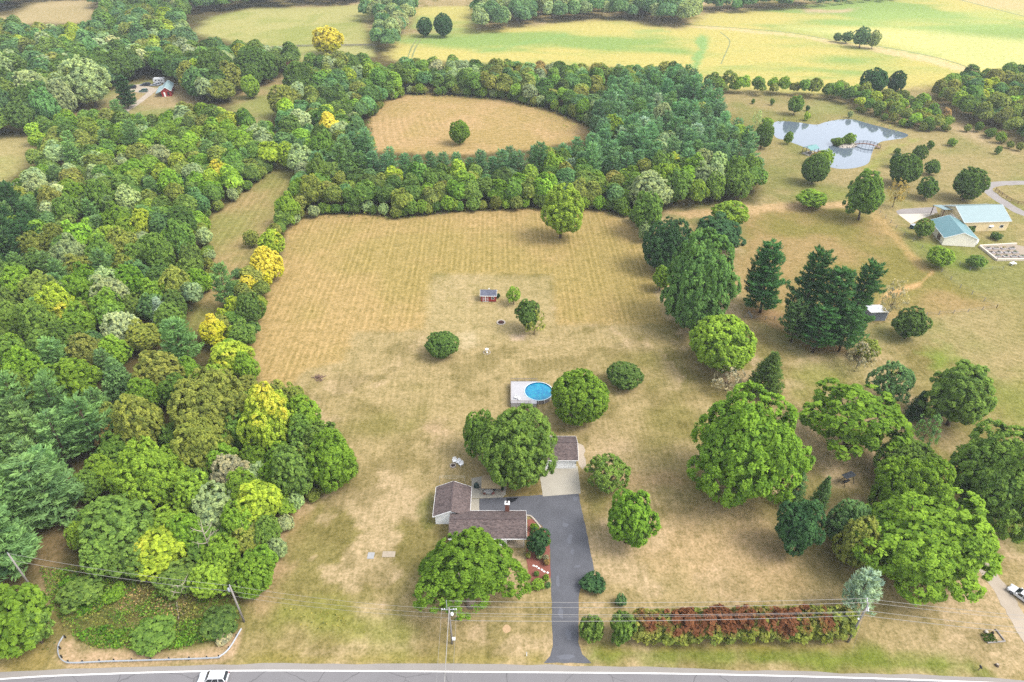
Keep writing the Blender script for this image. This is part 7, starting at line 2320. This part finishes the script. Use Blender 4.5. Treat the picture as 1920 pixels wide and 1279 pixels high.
# vegetable garden beside the smaller barn
gpx = [(1836, 463), (1905, 459), (1960, 470), (1960, 488), (1868, 489)]
sheet('garden_bed', gpx, asphalt('garden soil and mulch', (186, 168, 146), 0.25), 0.02, 'pale soil of the raised bed garden')
eg = MB()
gw_ = [at(*p_)[:2] for p_ in gpx]
for a, b in ((gw_[0], gw_[1]), (gw_[0], gw_[4]), (gw_[3], gw_[4])):
    eg.bar((a[0], a[1], 0.35), (b[0], b[1], 0.35), 0.5, 0.7)
tag(eg.build('garden_wall', plain('white garden wall', (240, 226, 204), 0.7), None), 'low white wall around the raised bed garden', 'wall')
bed_i = 0
words_ = ['first', 'second', 'third', 'fourth', 'fifth', 'sixth', 'seventh', 'eighth', 'ninth', 'tenth']
for py_, n_, xs_ in ((467, 4, 1852), (474.5, 4, 1858), (482, 4, 1870)):
    for k in range(n_):
        q = at(xs_ + k * 15, py_)
        t = thing('raised_bed', '%s raised bed of the %s garden row, counted from the barn' % (words_[k], {467: 'back', 474.5: 'middle', 482: 'front'}[py_]), 'raised bed', (q[0], q[1], 0), 0.1, 'raised beds of the walled garden')
        MB().box(-1.0, 1.0, -0.5, 0.5, 0, 0.4).build('frame', plain('bed frame', (214, 206, 204), var=0.1) if 'bed frame' not in bpy.data.materials else bpy.data.materials['bed frame'], t)
        m = 50
        P = np.column_stack([rng.uniform(-0.8, 0.8, m), rng.uniform(-0.4, 0.4, m), rng.uniform(0.42, 0.85, m)])
        V4, Q4 = leaf_quads(P, unit(rdirs(m) + np.array([0, 0, 0.6])), np.full(m, 0.15))
        lf = link(bpy.data.objects.new('foliage', tree_mesh('bed leaves', V4, Q4, rng.random(m), np.full(m, 1.6))), t)
        lf.color = (*alb(random.choice([(90, 130, 60), (150, 150, 80), (196, 180, 80), (120, 110, 90), (70, 96, 60)]), 0.5), 0)
q = at(1898, 497)
gt = thing('garden_table', 'small white table standing on the grass below the garden', 'table', (q[0], q[1], 0), 0.3)
MB().box(-0.9, 0.9, -0.6, 0.6, 0.72, 0.8).build('table_top', M['white_paint'], gt)
for ex in (-0.8, 0.8):
    for ey in (-0.5, 0.5):
        MB().box(ex - 0.04, ex + 0.04, ey - 0.04, ey + 0.04, 0, 0.718).build('leg', M['white_paint'], gt)
q = at(1711, 428)
bx = thing('storage_bin', 'dark teal bin with a pale lid at the corner of the smaller barn', 'bin', (q[0], q[1], 0), 0.4)
MB().box(-0.9, 0.9, -0.7, 0.7, 0, 1.3).build('bin_body', plain('dark teal bin', (30, 84, 92)), bx, 0.05)
MB().box(-0.95, 0.95, -0.75, 0.75, 1.303, 1.42).build('lid', M['grey_metal'], bx)
q = at(1853, 432)
MBt = thing('patio_umbrella', 'white closed umbrella on the terrace of the larger barn', 'umbrella', (q[0], q[1], 0))
MB().tube([(0, 0, 0), (0, 0, 2.3)], 0.04, 8).build('pole', M['grey_metal'], MBt)
MB().lathe([(1.2, 1.9), (0.6, 2.25), (0.03, 2.5)], 8).build('canopy', M['white_paint'], MBt)
q = at(1582, 898)
ply = thing('swing_frame', 'dark swing frame half hidden by the massive bright tree', 'swing', (at(1586, 905)[0], at(1586, 905)[1], 0), 0.4)
for e in (-1.3, 1.3):
    k = MB()
    k.bar((e, -0.9, 0), (e, 0, 2.2), 0.1)
    k.bar((e, 0.9, 0), (e, 0, 2.2), 0.1)
    k.build('leg_frame', M['dark_metal'], ply)
MB().bar((-1.5, 0, 2.25), (1.5, 0, 2.25), 0.12).build('top_bar', M['dark_metal'], ply)
MB().box(-1.4, 1.4, -0.7, 0.7, 2.32, 2.36).build('canopy', plain('dark awning', (52, 58, 66)), ply)
MB().box(-0.8, 0.8, -0.3, 0.25, 0.5, 0.58).build('seat', M['dark_metal'], ply)

# ---------------------------------------------------------------- thin summer haze
hm = bpy.data.materials.new('haze')
hm.use_nodes = True
hn = hm.node_tree
hn.nodes.clear()
ho = hn.nodes.new('ShaderNodeOutputMaterial')
hv = hn.nodes.new('ShaderNodeVolumePrincipled')
hv.inputs['Color'].default_value = (0.86, 0.93, 1.0, 1)
hv.inputs['Density'].default_value = 0.00013
hv.inputs['Anisotropy'].default_value = 0.2
hn.links.new(hv.outputs[0], ho.inputs['Volume'])
hb = MB().box(-1600, 1600, -60, 1900, -1.0, 118).build('haze', hm)
tag(hb, 'thin pale haze over the fields', None, None, 'stuff')
